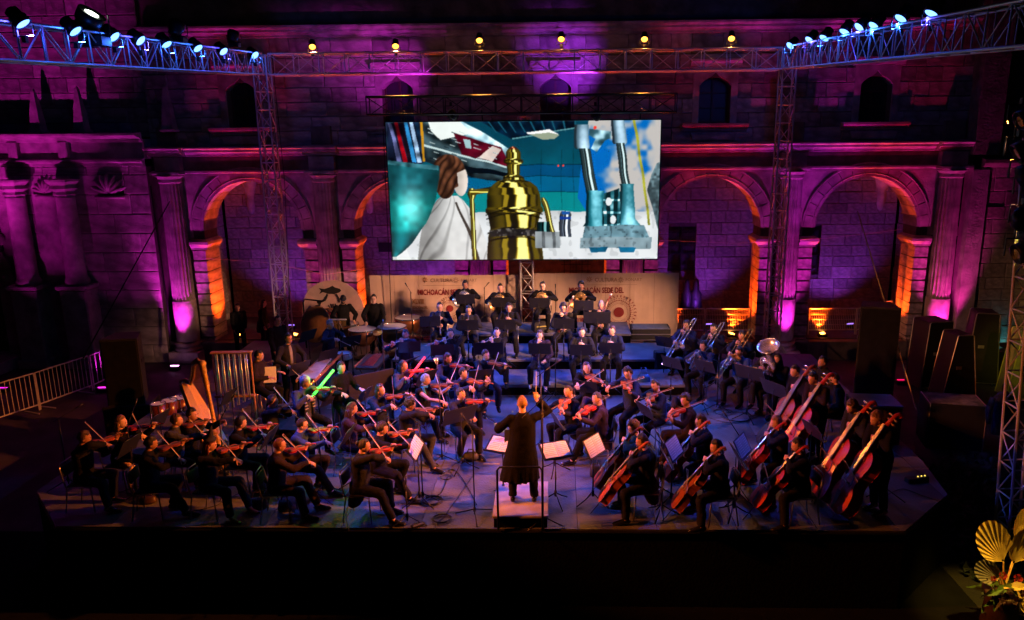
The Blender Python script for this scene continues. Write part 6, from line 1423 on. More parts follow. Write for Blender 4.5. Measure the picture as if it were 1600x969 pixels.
# ---- cellos
PP('c1', 'cellist in teal with brown curls', 'cellist in glasses and a teal shirt playing behind the front cellist', 990, 668, Z0, 192, 'cello', top='teal', hairk='curly', hairc='brown', glasses=True, skin='b', vm=2)
PP('c2', 'front cellist in a long jacket', 'front cellist in a long dark jacket, nearest the podium', 1003, 690, Z0, 184, 'cello', top='charcoal', coat=True, hairk='short', vm=0)
PP('c3', 'cellist in glasses and dark suit', 'cellist in glasses and a dark suit in the second row, bright orange cello', 1095, 658, Z0, 190, 'cello', top='charcoal', hairk='short', glasses=True, skin='b', vm=0)
PP('c4', 'black haired front cellist in the middle', 'black haired cellist in a black shirt, middle one of the front cellists', 1119, 698, Z0, 186, 'cello', top='black', hairk='short', vm=2, skin='a')
PP('c5', 'light haired cellist at the right', 'light brown haired cellist stretching his bow arm in front of the double basses', 1213, 660, Z0, 190, 'cello', top='charcoal', hairk='short', hairc='light', vm=1)
PP('c6', 'front cellist at the right', 'cellist in black with long hair, rightmost of the front cellists', 1246, 696, Z0, 187, 'cello', top='black', hairk='bob', vm=1)
# ---- double basses
PP('b1', 'farthest double bass player', 'double bass player with dark hair in black, farthest of the four bass players', 1242, 580, Z0, 205, 'bass', seated=False, top='black', hairk='short', skin='b', vm=2)
PP('b2', 'double bass player in brown', 'double bass player in a dark brown jacket with a bright red bass', 1270, 592, Z0, 203, 'bass', seated=False, top='brown', hairk='short', vm=1)
PP('b3', 'curly haired double bass player', 'curly haired double bass player bending low over the strings', 1331, 636, Z0, 200, 'bass', seated=False, top='charcoal', hairk='curly', hairc='brown', vm=1)
PP('b4', 'brown haired double bass player', 'brown haired double bass player at the right end of the orchestra', 1369, 655, Z0, 198, 'bass', seated=False, top='black', hairk='curly', hairc='light', vm=1)
PP('x1', 'bearded man behind the basses', 'bearded man in black standing behind the farthest double bass', 1285, 566, Z0, 200, 'rest', top='black', skin='c', beard=True, seat='stool')
PP('x2', 'man with striped shoulders', 'man in a black top with white shoulder stripes seated behind the double basses', 1304, 592, Z0, 175, 'rest', top='black', skin='a', hairk='crop', sleevestripe=True, beard=True)
# ---- brass on the right
PP('t1', 'left trombonist', 'leftmost of the three trombone players in a dark blue jacket', 1072, 508, Z0 + .25, -125, 'trombone', top='navy', vm=1, skin='a')
PP('t2', 'middle trombonist', 'middle trombone player with short bluish hair before the wire fence', 1115, 514, Z0 + .25, -125, 'trombone', top='charcoal', vm=1, skin='b', hairk='flat')
PP('t3', 'right trombonist', 'right hand trombone player with a large brass instrument beside the tuba', 1159, 525, Z0 + .25, -128, 'trombone', top='charcoal', vm=0)
PP('tu', 'tuba player', 'tuba player almost hidden behind the big silver tuba', 1204, 551, Z0 + .15, -130, 'tuba', top='black', skin='c')
PP('p1', 'left trumpeter', 'leftmost trumpet player in a dark blue jacket', 1099, 541, Z0, -135, 'trumpet', top='navy')
PP('p2', 'trumpeter in glasses and blue shirt', 'trumpet player in glasses and a blue shirt, middle of the three trumpets', 1155, 550, Z0, -132, 'trumpet', top='blue', glasses=True)
PP('p3', 'right trumpeter', 'trumpet player in black at the right, near the double basses', 1215, 562, Z0, -140, 'trumpet', top='black', skin='c')
# ---- horns, row 3
PP('h1', 'leftmost horn player in amber light', 'horn player lit orange on his right shoulder, leftmost on the top riser', 727, 445, Z3, -88, 'horn', hairk='short', skin='c', vm=0)
PP('h2', 'second horn player from the left', 'horn player in black directly left of the violet lit tower', 782, 450, Z3, -88, 'horn', hairk='crop', skin='a', vm=1)
PP('h3', 'horn player in glasses', 'horn player with glasses directly right of the violet lit tower', 848, 447, Z3, -92, 'horn', hairk='short', glasses=True, skin='b', vm=1)
PP('h4', 'rightmost horn player', 'rightmost horn player on the top riser, near the red ring emblem', 908, 447, Z3, -92, 'horn', hairk='curly', skin='c', vm=1)
# ---- clarinets, bassoons, row 2
PP('k1', 'clarinettist with tied hair', 'woman with tied dark hair playing clarinet beside the timpani', 687, 480, Z2, -80, 'clarinet', top='navy', hairk='bun', fem=True, skin='a')
PP('k2', 'clarinettist in glasses', 'clarinet player with glasses, middle of the row below the horns', 732, 485, Z2, -85, 'clarinet', glasses=True, top='charcoal')
PP('k3', 'clarinettist left of the tower', 'clarinet player in a black suit below and left of the violet lit tower', 795, 481, Z2, -90, 'clarinet', skin='a')
PP('n1', 'bassoonist with curly hair', 'bassoon player with curly hair and glasses, left of the pair', 880, 481, Z2, -92, 'bassoon', hairk='curly', glasses=True, top='charcoal', skin='b')
PP('n2', 'grey haired bassoonist', 'grey haired bassoon player in front of the red ring emblem', 939, 477, Z2, -95, 'bassoon', hairk='crop', hairc='grey', top='black')
# ---- flutes, oboes, row 1
PP('f1', 'flautist at the left', 'flute player in a bright blue lit shirt, leftmost of the front wind row', 634, 523, Z1, -68, 'flute', top='navy', hairk='short', head=(-20, -8, 6))
PP('f2', 'long haired flautist', 'woman flute player with long dark hair, second in the front wind row', 704, 522, Z1, -84, 'flute', top='black', hairk='long', fem=True, skin='a')
PP('f3', 'flautist below the left clarinets', 'flute player with hair tied back, third in the front wind row', 776, 520, Z1, -86, 'flute', top='charcoal', hairk='bun', fem=True, skin='b')
PP('o1', 'woman oboist resting her chin', 'woman with long dark hair resting her chin on her hand beside an oboe', 843, 524, Z1, -92, 'chin', top='plum', hairk='long', hairc='brown', fem=True, skin='b', sandals=True)
PP('o2', 'oboist in the middle', 'oboe player in a charcoal jacket with an open collar, middle of the right wind row', 909, 519, Z1, -92, 'oboe', top='charcoal', hairk='short', skin='b')
PP('o3', 'rightmost oboist', 'oboe player in a blue shirt, rightmost of the front wind row', 956, 517, Z1, -100, 'oboe', top='navy', hairk='short', hairc='brown', skin='b')
# ---- percussion, keyboards, harp
PP('q1', 'tall standing man in glasses', 'tall man in a black shirt and glasses standing at the back left', 434, 501, Z0, -35, 'stand', seated=False, glasses=True, skin='a', hairk='crop', group='people standing around the percussion')
PP('q2', 'percussionist with the pale shirt front', 'standing percussionist in glasses with a pale shirt under a dark jacket', 451, 529, Z0, -40, 'percussion', seated=False, glasses=True, shirt=True, top='charcoal', skin='a', group='people standing around the percussion')
PP('q3', 'drummer looking right', 'percussionist in dark blue looking right and holding a long beater', 516, 507, Z0, -18, 'percussion', top='navy', skin='b', hairk='short', hairc='grey', seat='stool', head=(-10, 5, 0), group='people standing around the percussion')
PP('q4', 'timpanist', 'timpani player in a black shirt and glasses at the left end of the left banner', 584, 467, Z0 + .0, -80, 'percussion', seated=False, glasses=True, skin='b', hairk='short', hh=.95, group='people standing around the percussion')
PP('q5', 'hooded player before the fish panel', 'black clad player bending over a drum in front of the round fish panel', 536, 468, Z0, -60, 'percussion', seated=False, top='black', hat='beanie', head=(0, -45, 0), mask='black', group='people standing around the percussion')
PP('q6', 'musician behind the tubular bells', 'musician in profile whose head shows just right of the tubular bells', 405, 556, Z0, -8, 'keys', top='brown', hairk='short', skin='a', seat='stool', group='people standing around the percussion')
PP('ky', 'keyboard player in a black shirt', 'keyboard player in a black shirt beside the green glowing tube', 533, 575, Z0 + .12, -42, 'keys', top='black', hairk='short', hairc='brown', skin='b', seat='stool', group='people standing around the percussion')
PP('hp', 'harpist behind the harp', 'dark dressed harpist sitting behind the golden harp', 300, 648, Z0, -2, 'harp', top='black', hairk='short', skin='a')
# ---- conductor and bystanders
PP('co', 'conductor', 'sandy haired conductor in a long brown robe raising one arm, seen from behind', 816, 631, Z0 + .22, 92, 'conduct', seated=False, robe=True, hairk='crop', hairc='blond', skin='b', stance=.16, head=(0, 0, 0), group=None)
PP('s1', 'standing man in the left arch', 'dark clothed man standing in the leftmost arch', 371, 480, .35, -60, 'stand', seated=False, skin='a', group='bystanders under the arches')
PP('s2', 'woman in the long coat', 'woman in a long black coat with long hair standing left of the slim truss tower', 412, 474, .35, 0, 'stand', seated=False, coat=True, hairk='long', fem=True, skin='b', group='bystanders under the arches')
finish_organic()
# ================================================================== STANDS, PERCUSSION, SMALL THINGS
SD = [(727, 470, Z3, -88, 'stand', 'black music stand before the leftmost horn player'), (783, 475, Z3, -88, 'stand', 'black music stand before the second horn player from the left'), (842, 476, Z3, -92, 'stand', 'black music stand before the horn player with glasses'), (912, 480, Z3, -92, 'stand', 'black music stand before the rightmost horn player'),
      (672, 505, Z2, -80, 'stand', 'black music stand before the clarinettist beside the timpani'), (731, 511, Z2, -86, 'stand', 'black music stand before the clarinettist in glasses'), (789, 510, Z2, -90, 'stand', 'black music stand before the clarinettist left of the tower'), (881, 509, Z2, -92, 'stand', 'black music stand before the curly haired bassoonist'), (933, 501, Z2, -94, 'wide', 'wide black music stand before the grey haired bassoonist'),
      (640, 545, Z1, -75, 'stand', 'black music stand before the leftmost flute player'), (692, 550, Z1, -84, 'stand', 'black music stand before the long haired flute player'), (763, 550, Z1, -86, 'wide', 'wide music stand with a pale left edge before the third flautist'), (843, 548, Z1, -92, 'stand', 'black music stand before the woman resting her chin'), (908, 550, Z1, -92, 'stand', 'black music stand before the middle oboe player'), (954, 547, Z1, -97, 'stand', 'music stand with bright paper on top before the rightmost oboist'),
      (1038, 537, Z0, -125, 'stand', 'leftmost tilted music stand of the trombones'), (1080, 541, Z0, -125, 'stand', 'music stand before the middle trombone player'), (1121, 547, Z0, -127, 'wide', 'wide music stand with pale pages left of the blue shirted trumpeter'), (1176, 553, Z0, -128, 'wide', 'black music stand before the big silver tuba'),
      (1049, 570, Z0, -135, 'stand', 'dark blue lit music stand below the left trombone slide'), (1100, 575, Z0, -135, 'stand', 'music stand before the leftmost trumpeter'), (1170, 588, Z0, -133, 'wide', 'wide music stand before the trumpeter in glasses'), (1208, 613, Z0, -150, 'wide', 'blue black music stand left of the double basses'),
      (482, 527, Z0, -30, 'stand', 'high tilted music stand left of the drummer in dark blue'), (549, 536, Z0, -55, 'stand', 'music stand with blue lit desk above the snare drum'), (588, 497, Z0, -80, 'stand', 'blue lit music stand before the timpani player'), (469, 578, Z0, -35, 'stand', 'black music stand left of the marimba bars'), (514, 558, Z0, -40, 'stand', 'music stand by the far end of the marimba'),
      (720, 655, Z0, -52, 'wide', 'big wide black stand standing left of the conductor'), (751, 590, Z0, -75, 'stand', 'black music stand behind the broad shouldered violinist'), (668, 592, Z0, -40, 'stand', 'dark music stand near the red glowing tube'), (519, 625, Z0, -25, 'stand', 'tilted music stand below the keyboard player'), (546, 684, Z0, -5, 'stand', 'edge on music stand left of the front curly haired violinist'), (424, 686, Z0, -4, 'stand', 'edge on music stand beside the brown sweater violinist'), (362, 622, Z0, -12, 'stand', 'music stand in front of the lower tubular bells'), (640, 570, Z0, -32, 'low', 'low flat stand under the red glowing tube'), (250, 660, Z0, -8, 'stand', 'thin dark stand before the long light haired violinist'), (205, 700, Z0, -5, 'stand', 'dark stand between the two leftmost violinists'),
      (652, 702, Z0, 28, 'stand', 'stand with bright white sheet right of the leading violinist'), (866, 658, Z0, -160, 'stand', 'black music stand directly right of the conductor'), (914, 608, Z0, -110, 'stand', 'black stand before the viola player with long brown hair'), (1006, 645, Z0, -155, 'stand', 'black music stand before the quilted blue jacket player'), (985, 606, Z0, -140, 'stand', 'edge on music stand before the viola player in glasses'),
      (927, 700, Z0, 146, 'stand', 'stand with bright white sheet between podium and cellos'), (1030, 690, Z0, 186, 'stand', 'edge on dark stand behind the front cellist'), (1051, 703, Z0, 150, 'stand', 'stand with a white sheet before the middle cellists'), (1036, 716, Z0, 184, 'stand', 'low dark stand behind the front cellist near the podium'), (1158, 700, Z0, 148, 'stand', 'stand with a white sheet before the right hand cellists'), (1150, 716, Z0, 184, 'stand', 'dark stand behind the middle front cellist'), (1268, 676, Z0, 196, 'stand', 'stand with a yellow lit sheet edge before the double basses'),
      (570, 622, Z0, -15, 'stand', 'dark music stand left of the curly black haired violinist')]
for px, py, zf, az, kd, lb in SD: stand(px, py, zf, az, lb, kd.upper(), h=.86 if kd == 'low' else .98)
# conductor's podium, rail and scores
pf_, pb_ = at(815, 806, Z0 + .22), at(815, 752, Z0 + .22); pd_ = pb_.y - pf_.y; pw_ = .86
pod = thing('podium', T((pf_.x + pb_.x) / 2, (pf_.y + pb_.y) / 2, Z0) @ RZ(1), 'low conductor podium with a pale grey carpeted top and a black front rail', 'podium')
pm = mat('pale_podium_carpet', (.40, .35, .34), .85, var=.2, scale=5, bump=.3, bscale=50)
MB().bbox((0, 0, .195), (pw_, pd_, .05), .01).build('top', pm, pod); MB().box((0, .01, .085), (pw_ - .04, pd_ - .05, .165)).build('base', skirt, pod)
MB().tube([(-.34, -pd_ / 2 - .02, .0), (-.34, -pd_ / 2 - .02, .98), (-.30, -pd_ / 2 - .02, 1.03), (.30, -pd_ / 2 - .02, 1.03), (.34, -pd_ / 2 - .02, .98), (.34, -pd_ / 2 - .02, .0)], .018, 8).build('rail', blackm, pod, True)
for (px, py, az, tl_, lb, kd) in ((785, 692, 95, 1, 'conductor score stand at the left of the podium with an open blue tinted book', 'LOW'), (868, 700, 88, 1, 'conductor score stand at the right of the podium with a big open score', 'LOW'), (812, 690, 92, 0, 'dark wooden conductor desk directly before the podium', 'STAND')):
    kit, SM = (STANDL, STML) if kd == 'LOW' else (STAND, STM)
    p = at(px, py, Z0 + .98); M = T(p.x, p.y + .0, Z0) @ RZ(az - 90 + (-28 if px < 800 else 24 if px > 850 else 0)); spawn(kit, 'score_stand', M, lb, 'music stand', None)
    if kd == 'LOW': spawn(SHEET, 'score_book', M @ SM, 'open orchestral score lying at the %s of the conductor' % ('left' if px < 800 else 'right'), 'sheet music')
t = thing('green_folder', T(at(783, 668, Z0 + 1.0)) @ RZ(20) @ RX(20), 'small green folder lying behind the left conductor score', 'folder'); MB().bbox((0, 0, .0), (.2, .26, .012), .003).build('cover', mat('green_cover', (.05, .12, .06), .6), t)
for i, (px, py, r_) in enumerate(((813, 749, .085), (834, 753, .075))):
    t = thing('red_ball', T(at(px, py, Z0 + .1)), ('round red lantern on the floor between the conductor feet', 'smaller red lantern at the right of the conductor feet')[i], 'sphere')
    MB().lathe([(.02, -r_), (r_ * .7, -r_ * .8), (r_, 0), (r_ * .7, r_ * .8), (.02, r_)], 14, flute=.08).build('round_shell', mat('glowing_red_skin', (.5, .04, .02), .5, emit=(1, .08, .02), es=.25), t); MB().tube([(0, 0, r_), (0, 0, r_ + .02)], .01, 6).build('knob', blackm, t)  # plain red balls, given a faint glow of their own
# microphones
def MS(px, py, h, boom, lb, **k): mic_stand(at(px, py, Z0), h, boom, lb, **k)
MS(742, 808, 1.45, (-.1, .05, .15), 'tall microphone stand at the front edge left of the podium')
MS(637, 818, .55, (0, .02, .10), 'short microphone stand on the floor at the front edge')
MS(661, 783, 1.35, (-.35, .05, .28), 'boom microphone stand beside the bright white sheet')
MS(849, 820, 2.05, (-.22, .1, -.25), 'tall microphone stand behind the conductor with a boom over the robe')
MS(846, 700, 1.5, (.28, .2, .15), 'microphone stand right of the conductor with a yellow tipped boom')
MS(691, 722, 1.75, (-.02, 0, .12), 'silver ball microphone on a tall stand among the violins', big=True)
MS(612, 745, 1.2, (.25, -.2, .2), 'boom microphone between the bowed head violinist and the curly player')
MS(355, 800 - 30, 1.3, (.2, .1, .35), 'boom microphone stand between the front left violinists')
MS(505, 770, 1.1, (-.35, .1, .2), 'boom microphone reaching over the blue grey shirted violinist')
MS(213, 772, 1.2, (.05, .2, .3), 'microphone stand behind the leftmost violinists')
MS(1034, 775, .9, (-.25, .1, .2), 'microphone stand behind the front cellist chair')
MS(1152, 770, 1.0, (-.2, .1, .3), 'microphone stand behind the middle cellist')
MS(1277, 775, 1.1, (-.1, .1, .1), 'microphone stand among the right cello and the basses')
MS(1383, 775, .75, (-.1, .05, .1), 'low heavy microphone stand at the right end of the stage')
MS(1198, 650, 1.2, (-.2, -.1, .2), 'microphone stand before the tuba')
MS(1120, 640, 1.3, (.1, -.1, .15), 'microphone stand between trumpets and cellos')
MS(868, 622, 1.4, (.1, .1, .1), 'microphone stand in front of the woodwind riser at the centre')
MS(604, 640, 1.7, (.0, .1, .2), 'microphone stand left of the red glowing tube')
mic_stand(at(645, 528, Z2), 1.3, (-.1, .1, .12), 'microphone stand beside the timpani heads')
mic_stand(at(758, 500, Z3), .95, (.05, .05, .05), 'microphone stand between the left horn players')
mic_stand(at(868, 505, Z3), .95, (.0, .05, .05), 'microphone stand between the right horn players')
mic_stand(at(108, 760, Z0 - .0), 1.25, (.25, .1, .15), 'thin microphone stand at the left end of the stage')
# ---- harp
hp_ = at(328, 724, Z0); M = T(hp_.x, hp_.y, Z0) @ RZ(-30) @ S(1.12, 1.12, 1.1)
t = thing('concert_harp', M @ RX(-14) if False else M, 'golden concert harp with a carved crown, left of the tubular bells', 'harp')
sbm = mat('harp_soundboard', (.95, .56, .08), .4, var=.2, scale=3)
col_b, col_t = V((.34, 0, .12)), V((.10, .0, 1.78)); sb_b, sb_t = V((.24, 0, .14)), V((-.50, 0, 1.30))
MB().tube([col_b, col_b + (col_t - col_b) * .08, col_b + (col_t - col_b) * .1, col_b + (col_t - col_b) * .75, col_b + (col_t - col_b) * .78], [.06, .055, .034, .032, .045], 14).build('pillar', gold_, t, True)
d = (col_t - col_b); MB().tube([col_b + d * .78, col_b + d * .80, col_b + d * .84, col_b + d * .86, col_b + d * .9, col_b + d * .92, col_b + d * .97, col_b + d * 1.0, col_b + d * 1.03], [.036, .046, .036, .046, .036, .048, .042, .062, .03], 14).build('crown', gold_, t, True)
MB().tube([col_t + V((-.02, 0, -.02)), V((-.02, 0, 1.80)), V((-.13, 0, 1.74)), V((-.20, 0, 1.52)), V((-.29, 0, 1.38)), V((-.40, 0, 1.40)), sb_t + V((-.03, 0, .05))], [(.03, .05), (.03, .06), (.028, .055), (.028, .05), (.028, .05), (.03, .045), (.04, .05)], 10, side=(0, 1, 0)).build('neck', mat('harp_neck_wood', (.34, .15, .04), .35, coat=.4), t, True)
sd_ = sb_t - sb_b; b = MB(); b.tube([sb_b, sb_b + sd_ * .3, sb_t], [(.20, .09), (.16, .08), (.06, .05)], 14, side=(0, 1, 0)); b.build('soundbox', mat('harp_soundbox', (.60, .26, .06), .35, coat=.5), t, True)
b = MB(); M2 = frame(sb_b + V((.075, 0, .08)), sd_, (1, 0, .6)); L = sd_.length; b.add([(-.23, 0, .04), (.23, 0, .04), (.085, L, .03), (-.085, L, .03)], [(0, 1, 2, 3)], 0, M2); b.build('soundboard', sbm, t)
b = MB()
for k in range(34):
    u = k / 33; a = sb_b + sd_ * (.12 + .84 * u) + V((.06, 0, .06)) * (1 - .6 * u); nk = [V((.0, 0, 1.76)), V((-.12, 0, 1.68)), V((-.20, 0, 1.48)), V((-.29, 0, 1.34)), V((-.42, 0, 1.34))]; f = (1 - 0) * u * 4; i = min(3, int(f)); e = nk[i] + (nk[i + 1] - nk[i]) * (f - i); b.tube([a, e], .0022, 3, cap=False)
setp(b.build('string', mat('harp_string', (.6, .3, .15), .4), t), kind='stuff')
b = MB()
for k in range(20): u = k / 19; nk = [V((-.03, .035, 1.78)), V((-.13, .035, 1.70)), V((-.20, .035, 1.50)), V((-.30, .035, 1.37)), V((-.42, .035, 1.38))]; f = u * 4; i = min(3, int(f)); e = nk[i] + (nk[i + 1] - nk[i]) * (f - i); b.ell(e + V((0, -.07, 0)), .010, 6, 4)
setp(b.build('tuning_pin', silver, t), kind='stuff')
MB().bbox((.22, 0, .07), (.42, .36, .14), .03).build('base', gold_, t)
# ---- tubular bells
c0 = at(379, 688, Z0); bellm = mat('bell_tube_steel', (.58, .58, .60), .28, .6); t = thing('tubular_bells', T(c0.x, c0.y - .1, Z0) @ RZ(4) @ S(.86, 1, 1), 'tubular bells hanging in an amber lit wooden frame behind the harp', 'tubular bells')
bw = mat('orange_frame_wood', (.36, .15, .05), .4, var=.3, coat=.3)
for s in (-1, 1): MB().tube([(s * .42, 0, .05), (s * .42, 0, 1.85)], .022, 6).build('post', bw, t); MB().bbox((s * .42, 0, .04), (.07, .55, .06), .01).build('foot', bw, t)
MB().bbox((0, 0, 1.86), (.92, .12, .04), .01).build('top_rail', bw, t); MB().bbox((0, -.02, .98), (.90, .12, .045), .01).build('lower_rail', bw, t); MB().tube([(-.42, .02, 1.72), (.42, .02, 1.72)], .012, 6).build('hanging_bar', chrome, t)
for k in range(12): MB().tube([(-.36 + .065 * k, -.02 - .05 * (k % 2), .62 + .028 * k), (-.36 + .065 * k, -.02 - .05 * (k % 2), 1.84)], .014, 10).build('bell_tube', bellm, t, True)
# ---- tom rack
a_, e_ = at(234, 636, Z0 + .95), at(300, 617, Z0 + .95); rk = thing('tom_rack', T(a_.x, a_.y, Z0), 'rack of small shell tom drums on a long steel bar at the left', 'drums')
dv = V((e_.x - a_.x, e_.y - a_.y, 0)); rod_m = chrome
MB().tube([(0, 0, .80), dv + V((0, 0, .80))], .018, 8).build('bar', chrome, rk, True)
for f in (0, 1): MB().tube([dv * f + V((0, 0, 0)), dv * f + V((0, 0, .98))], .018, 8).build('post', chrome, rk, True); MB().tube([dv * f + V((-.2, -.2, .01)), dv * f + V((0, 0, .1)), dv * f + V((.2, -.2, .01))], .014, 6).build('foot', chrome, rk, True)
tomw = mat('red_brown_drum_shell', (.16, .03, .02), .25, coat=.6); head_m = mat('white_drum_head', (.62, .62, .64), .55, var=.1, scale=3)
def drum(parent, c, r, h, sh, hd=head_m, rim=chrome, lugs=6, name='shell'):
    c = V(c); MB().lathe([(r * .98, -h), (r, -h * .9), (r, -.01)], 24, M=T(c)).build(name, sh, parent, True); MB().lathe([(.001, .004), (r * .97, .0)], 24, cap=False, M=T(c)).build('drum_head', hd, parent)
    MB().tube([c + V((r * 1.03 * math.cos(a), r * 1.03 * math.sin(a), 0)) for a in np.linspace(0, 2 * math.pi, 25)], .011, 5).build('rim', rim, parent, True)
    for k in range(lugs): a = 2 * math.pi * k / lugs; MB().tube([c + V((r * 1.04 * math.cos(a), r * 1.04 * math.sin(a), 0)), c + V((r * 1.04 * math.cos(a), r * 1.04 * math.sin(a), -h * .6))], .008, 5).build('lug', rim, parent)
for k in range(4): drum(rk, dv * (.16 + .25 * k) + V((0, .05, .96)), .13 + .015 * k, .26, tomw)
# ---- timpani
cop = mat('timpani_copper', (.50, .20, .09), .3, .85, var=.4, scale=4)
for i, (px, py, r_) in enumerate(((543, 506, .30), (566, 514, .38), (612, 510, .40), (638, 496, .38))):
    z_ = 2.2 if i < 3 else 2.25; p = at(px, py, z_); t = thing('timpano', T(p.x, p.y, Z0), 'copper kettle drum with a pale skin, ' + ('leftmost and smallest of the four', 'second from the left of the four', 'third from the left of the four', 'rightmost of the four, beside the clarinets')[i], 'kettle drum', 'row of kettle drums'); H = z_ - Z0
    MB().lathe([(.05, H - .48), (r_ * .5, H - .44), (r_ * .85, H - .30), (r_, H - .12), (r_ * 1.0, H - .01)], 30).build('kettle', cop, t, True); MB().lathe([(.001, H + .004), (r_ * .98, H)], 30, cap=False).build('drum_head', mat('timpani_skin', (.66, .64, .64), .5, var=.06), t)
    MB().tube([(r_ * 1.03 * math.cos(a), r_ * 1.03 * math.sin(a), H) for a in np.linspace(0, 2 * math.pi, 33)], .016, 6).build('rim', chrome, t, True)
    for k in range(6): a = k * math.pi / 3; MB().tube([(r_ * 1.04 * math.cos(a), r_ * 1.04 * math.sin(a), H), (r_ * 1.0 * math.cos(a), r_ * math.sin(a), H - .35), (r_ * .6 * math.cos(a), r_ * .6 * math.sin(a), .05)], .013, 5).build('strut', chrome, t)
    MB().lathe([(r_ * .7, .03), (r_ * .72, .06), (r_ * .1, .12)], 18).build('base', blackm, t)
# ---- concert bass drum on a frame, cymbals, congas
p = at(505, 548, Z0); t = thing('bass_drum', T(p.x, 20.6, Z0) @ RZ(-25), 'big wooden bass drum on a curved black frame under the fish panel', 'bass drum'); 
MB().lathe([(.48, -.25), (.49, -.22), (.49, .22), (.48, .25)], 32, M=T(0, 0, .75) @ RX(72)).build('shell', mat('dark_red_lacquer', (.16, .02, .02), .25, coat=.6), t, True)
for s in (-1, 1): MB().lathe([(.50, -.03), (.52, -.02), (.52, .03), (.50, .04)], 32, M=T(0, 0, .75) @ RX(72) @ T(0, 0, s * .24)).build('hoop', bw, t, True); MB().lathe([(.001, 0), (.48, .0)], 32, cap=False, M=T(0, 0, .75) @ RX(72) @ T(0, 0, s * .252)).build('drum_head', head_m, t)
MB().tube([(-.62, 0, 0), (-.62, 0, 1.35), (-.55, 0, 1.45), (.1, 0, 1.45)], .022, 6).build('frame', blackm, t, True); MB().tube([(.62, 0, 0), (.62, 0, 1.1)], .022, 6).build('frame', blackm, t, True)
for i, (px, py, z_, r_, tilt) in enumerate(((443, 574, 2.25, .27, 8), (425, 566, 2.35, .20, -12), (590, 520, 2.2, .13, 20))):
    p = at(px, py, z_); t = thing('cymbal', T(p.x, p.y, Z0), ('large flat cymbal on a stand in front of the man with the pale shirt', 'smaller tilted cymbal beside the tubular bells', 'small cymbal standing before the timpani')[i], 'cymbal'); H = z_ - Z0
    MB().lathe([(r_, 0), (r_ * .5, .018), (r_ * .18, .03), (r_ * .14, .05), (.003, .06)], 26, M=T(0, 0, H) @ RX(tilt), cap=False).build('plate', brass, t, True); MB().tube([(0, 0, .0), (0, 0, H + .04)], .011, 6).build('pole', chrome, t)
    for k in range(3): a = k * 2.09; MB().tube([(0, 0, .3), (.28 * math.cos(a), .28 * math.sin(a), .01)], .01, 5).build('leg', chrome, t)
p = at(537, 553, Z0 + .75); t = thing('snare_drum', T(p.x, p.y, Z0), 'shallow snare drum with chrome lugs in front of the drummer in dark blue', 'drum'); drum(t, (0, 0, .78), .19, .15, mat('cream_drum_shell', (.5, .42, .3), .3), lugs=10)
for k in range(3): a = k * 2.09; MB().tube([(0, 0, .62), (0, 0, .4), (.28 * math.cos(a), .28 * math.sin(a), .01)], .011, 6).build('leg', chrome, t, True)
for i, (px, py) in enumerate(((543, 488),)):
    p = at(px, py, Z0 + 1.15); t = thing('bar_chimes', T(p.x, 19.6, Z0), 'row of small hanging bar chimes on a stand before the fish panel', 'chimes'); H = 1.15
    MB().bbox((0, 0, H), (.42, .05, .03), .008).build('bar', whitep, t); MB().tube([(0, 0, 0), (0, 0, H)], .011, 6).build('pole', chrome, t)
    for k in range(16): MB().tube([(-.19 + .025 * k, 0, H - .03), (-.19 + .025 * k, 0, H - .35 + .012 * k)], .005, 5).build('chime', brass, t)
# ---- marimba and glockenspiel
a_, e_ = at(478, 592, Z0 + .9), at(521, 550, Z0 + .9); dv = V((e_.x - a_.x, e_.y - a_.y, 0)); L = dv.length; nn = 22
t = thing('marimba', T(a_.x, a_.y, Z0) @ RZ(math.degrees(math.atan2(dv.y, dv.x))), 'long marimba with a row of pale bars and tubes below, left of the green tube', 'marimba')
for k in range(nn):
    ln = .42 - .012 * k; MB().bbox((L * (k + .5) / nn, 0, .9), (L / nn * .8, ln, .02), .004).build('bar', mat('pale_marimba_bar', (.42, .40, .38), .35), t)
    MB().tube([(L * (k + .5) / nn, -.05, .86), (L * (k + .5) / nn, -.05, .40 + .015 * k)], .02, 7).build('resonator_tube', chrome, t, True)
for s in (-1, 1): MB().bbox((L / 2, s * .20, .86), (L + .1, .03, .06), .005).build('rail', bw, t)
for x in (0, L):
    MB().tube([(x, -.25, .02), (x, -.2, .84)], .018, 6).build('leg', blackm, t); MB().tube([(x, .25, .02), (x, .2, .84)], .018, 6).build('leg', blackm, t)
a_, e_ = at(572, 574, Z0 + .85), at(592, 554, Z0 + .85); dv = V((e_.x - a_.x, e_.y - a_.y, 0)); L = dv.length
t = thing('glockenspiel', T(a_.x, a_.y, Z0) @ RZ(math.degrees(math.atan2(dv.y, dv.x))), 'orange edged glockenspiel case standing open right of the keyboard player', 'glockenspiel')
MB().bbox((L / 2, 0, .82), (L, .5, .07), .01).build('case', blackp, t); MB().bbox((L / 2, .26, .86), (L, .02, .05), .004).build('edge_strip', bw, t)
for k in range(14): MB().bbox((L * (k + .5) / 14, 0, .868), (L / 14 * .75, .3 - .008 * k, .01), .002).build('bar', chrome, t)
for x in (.1, L - .1): MB().tube([(x, -.2, 0), (x, .2, .8)], .014, 6).build('leg', blackm, t); MB().tube([(x, .2, 0), (x, -.2, .8)], .0142, 6).build('leg', blackm, t)
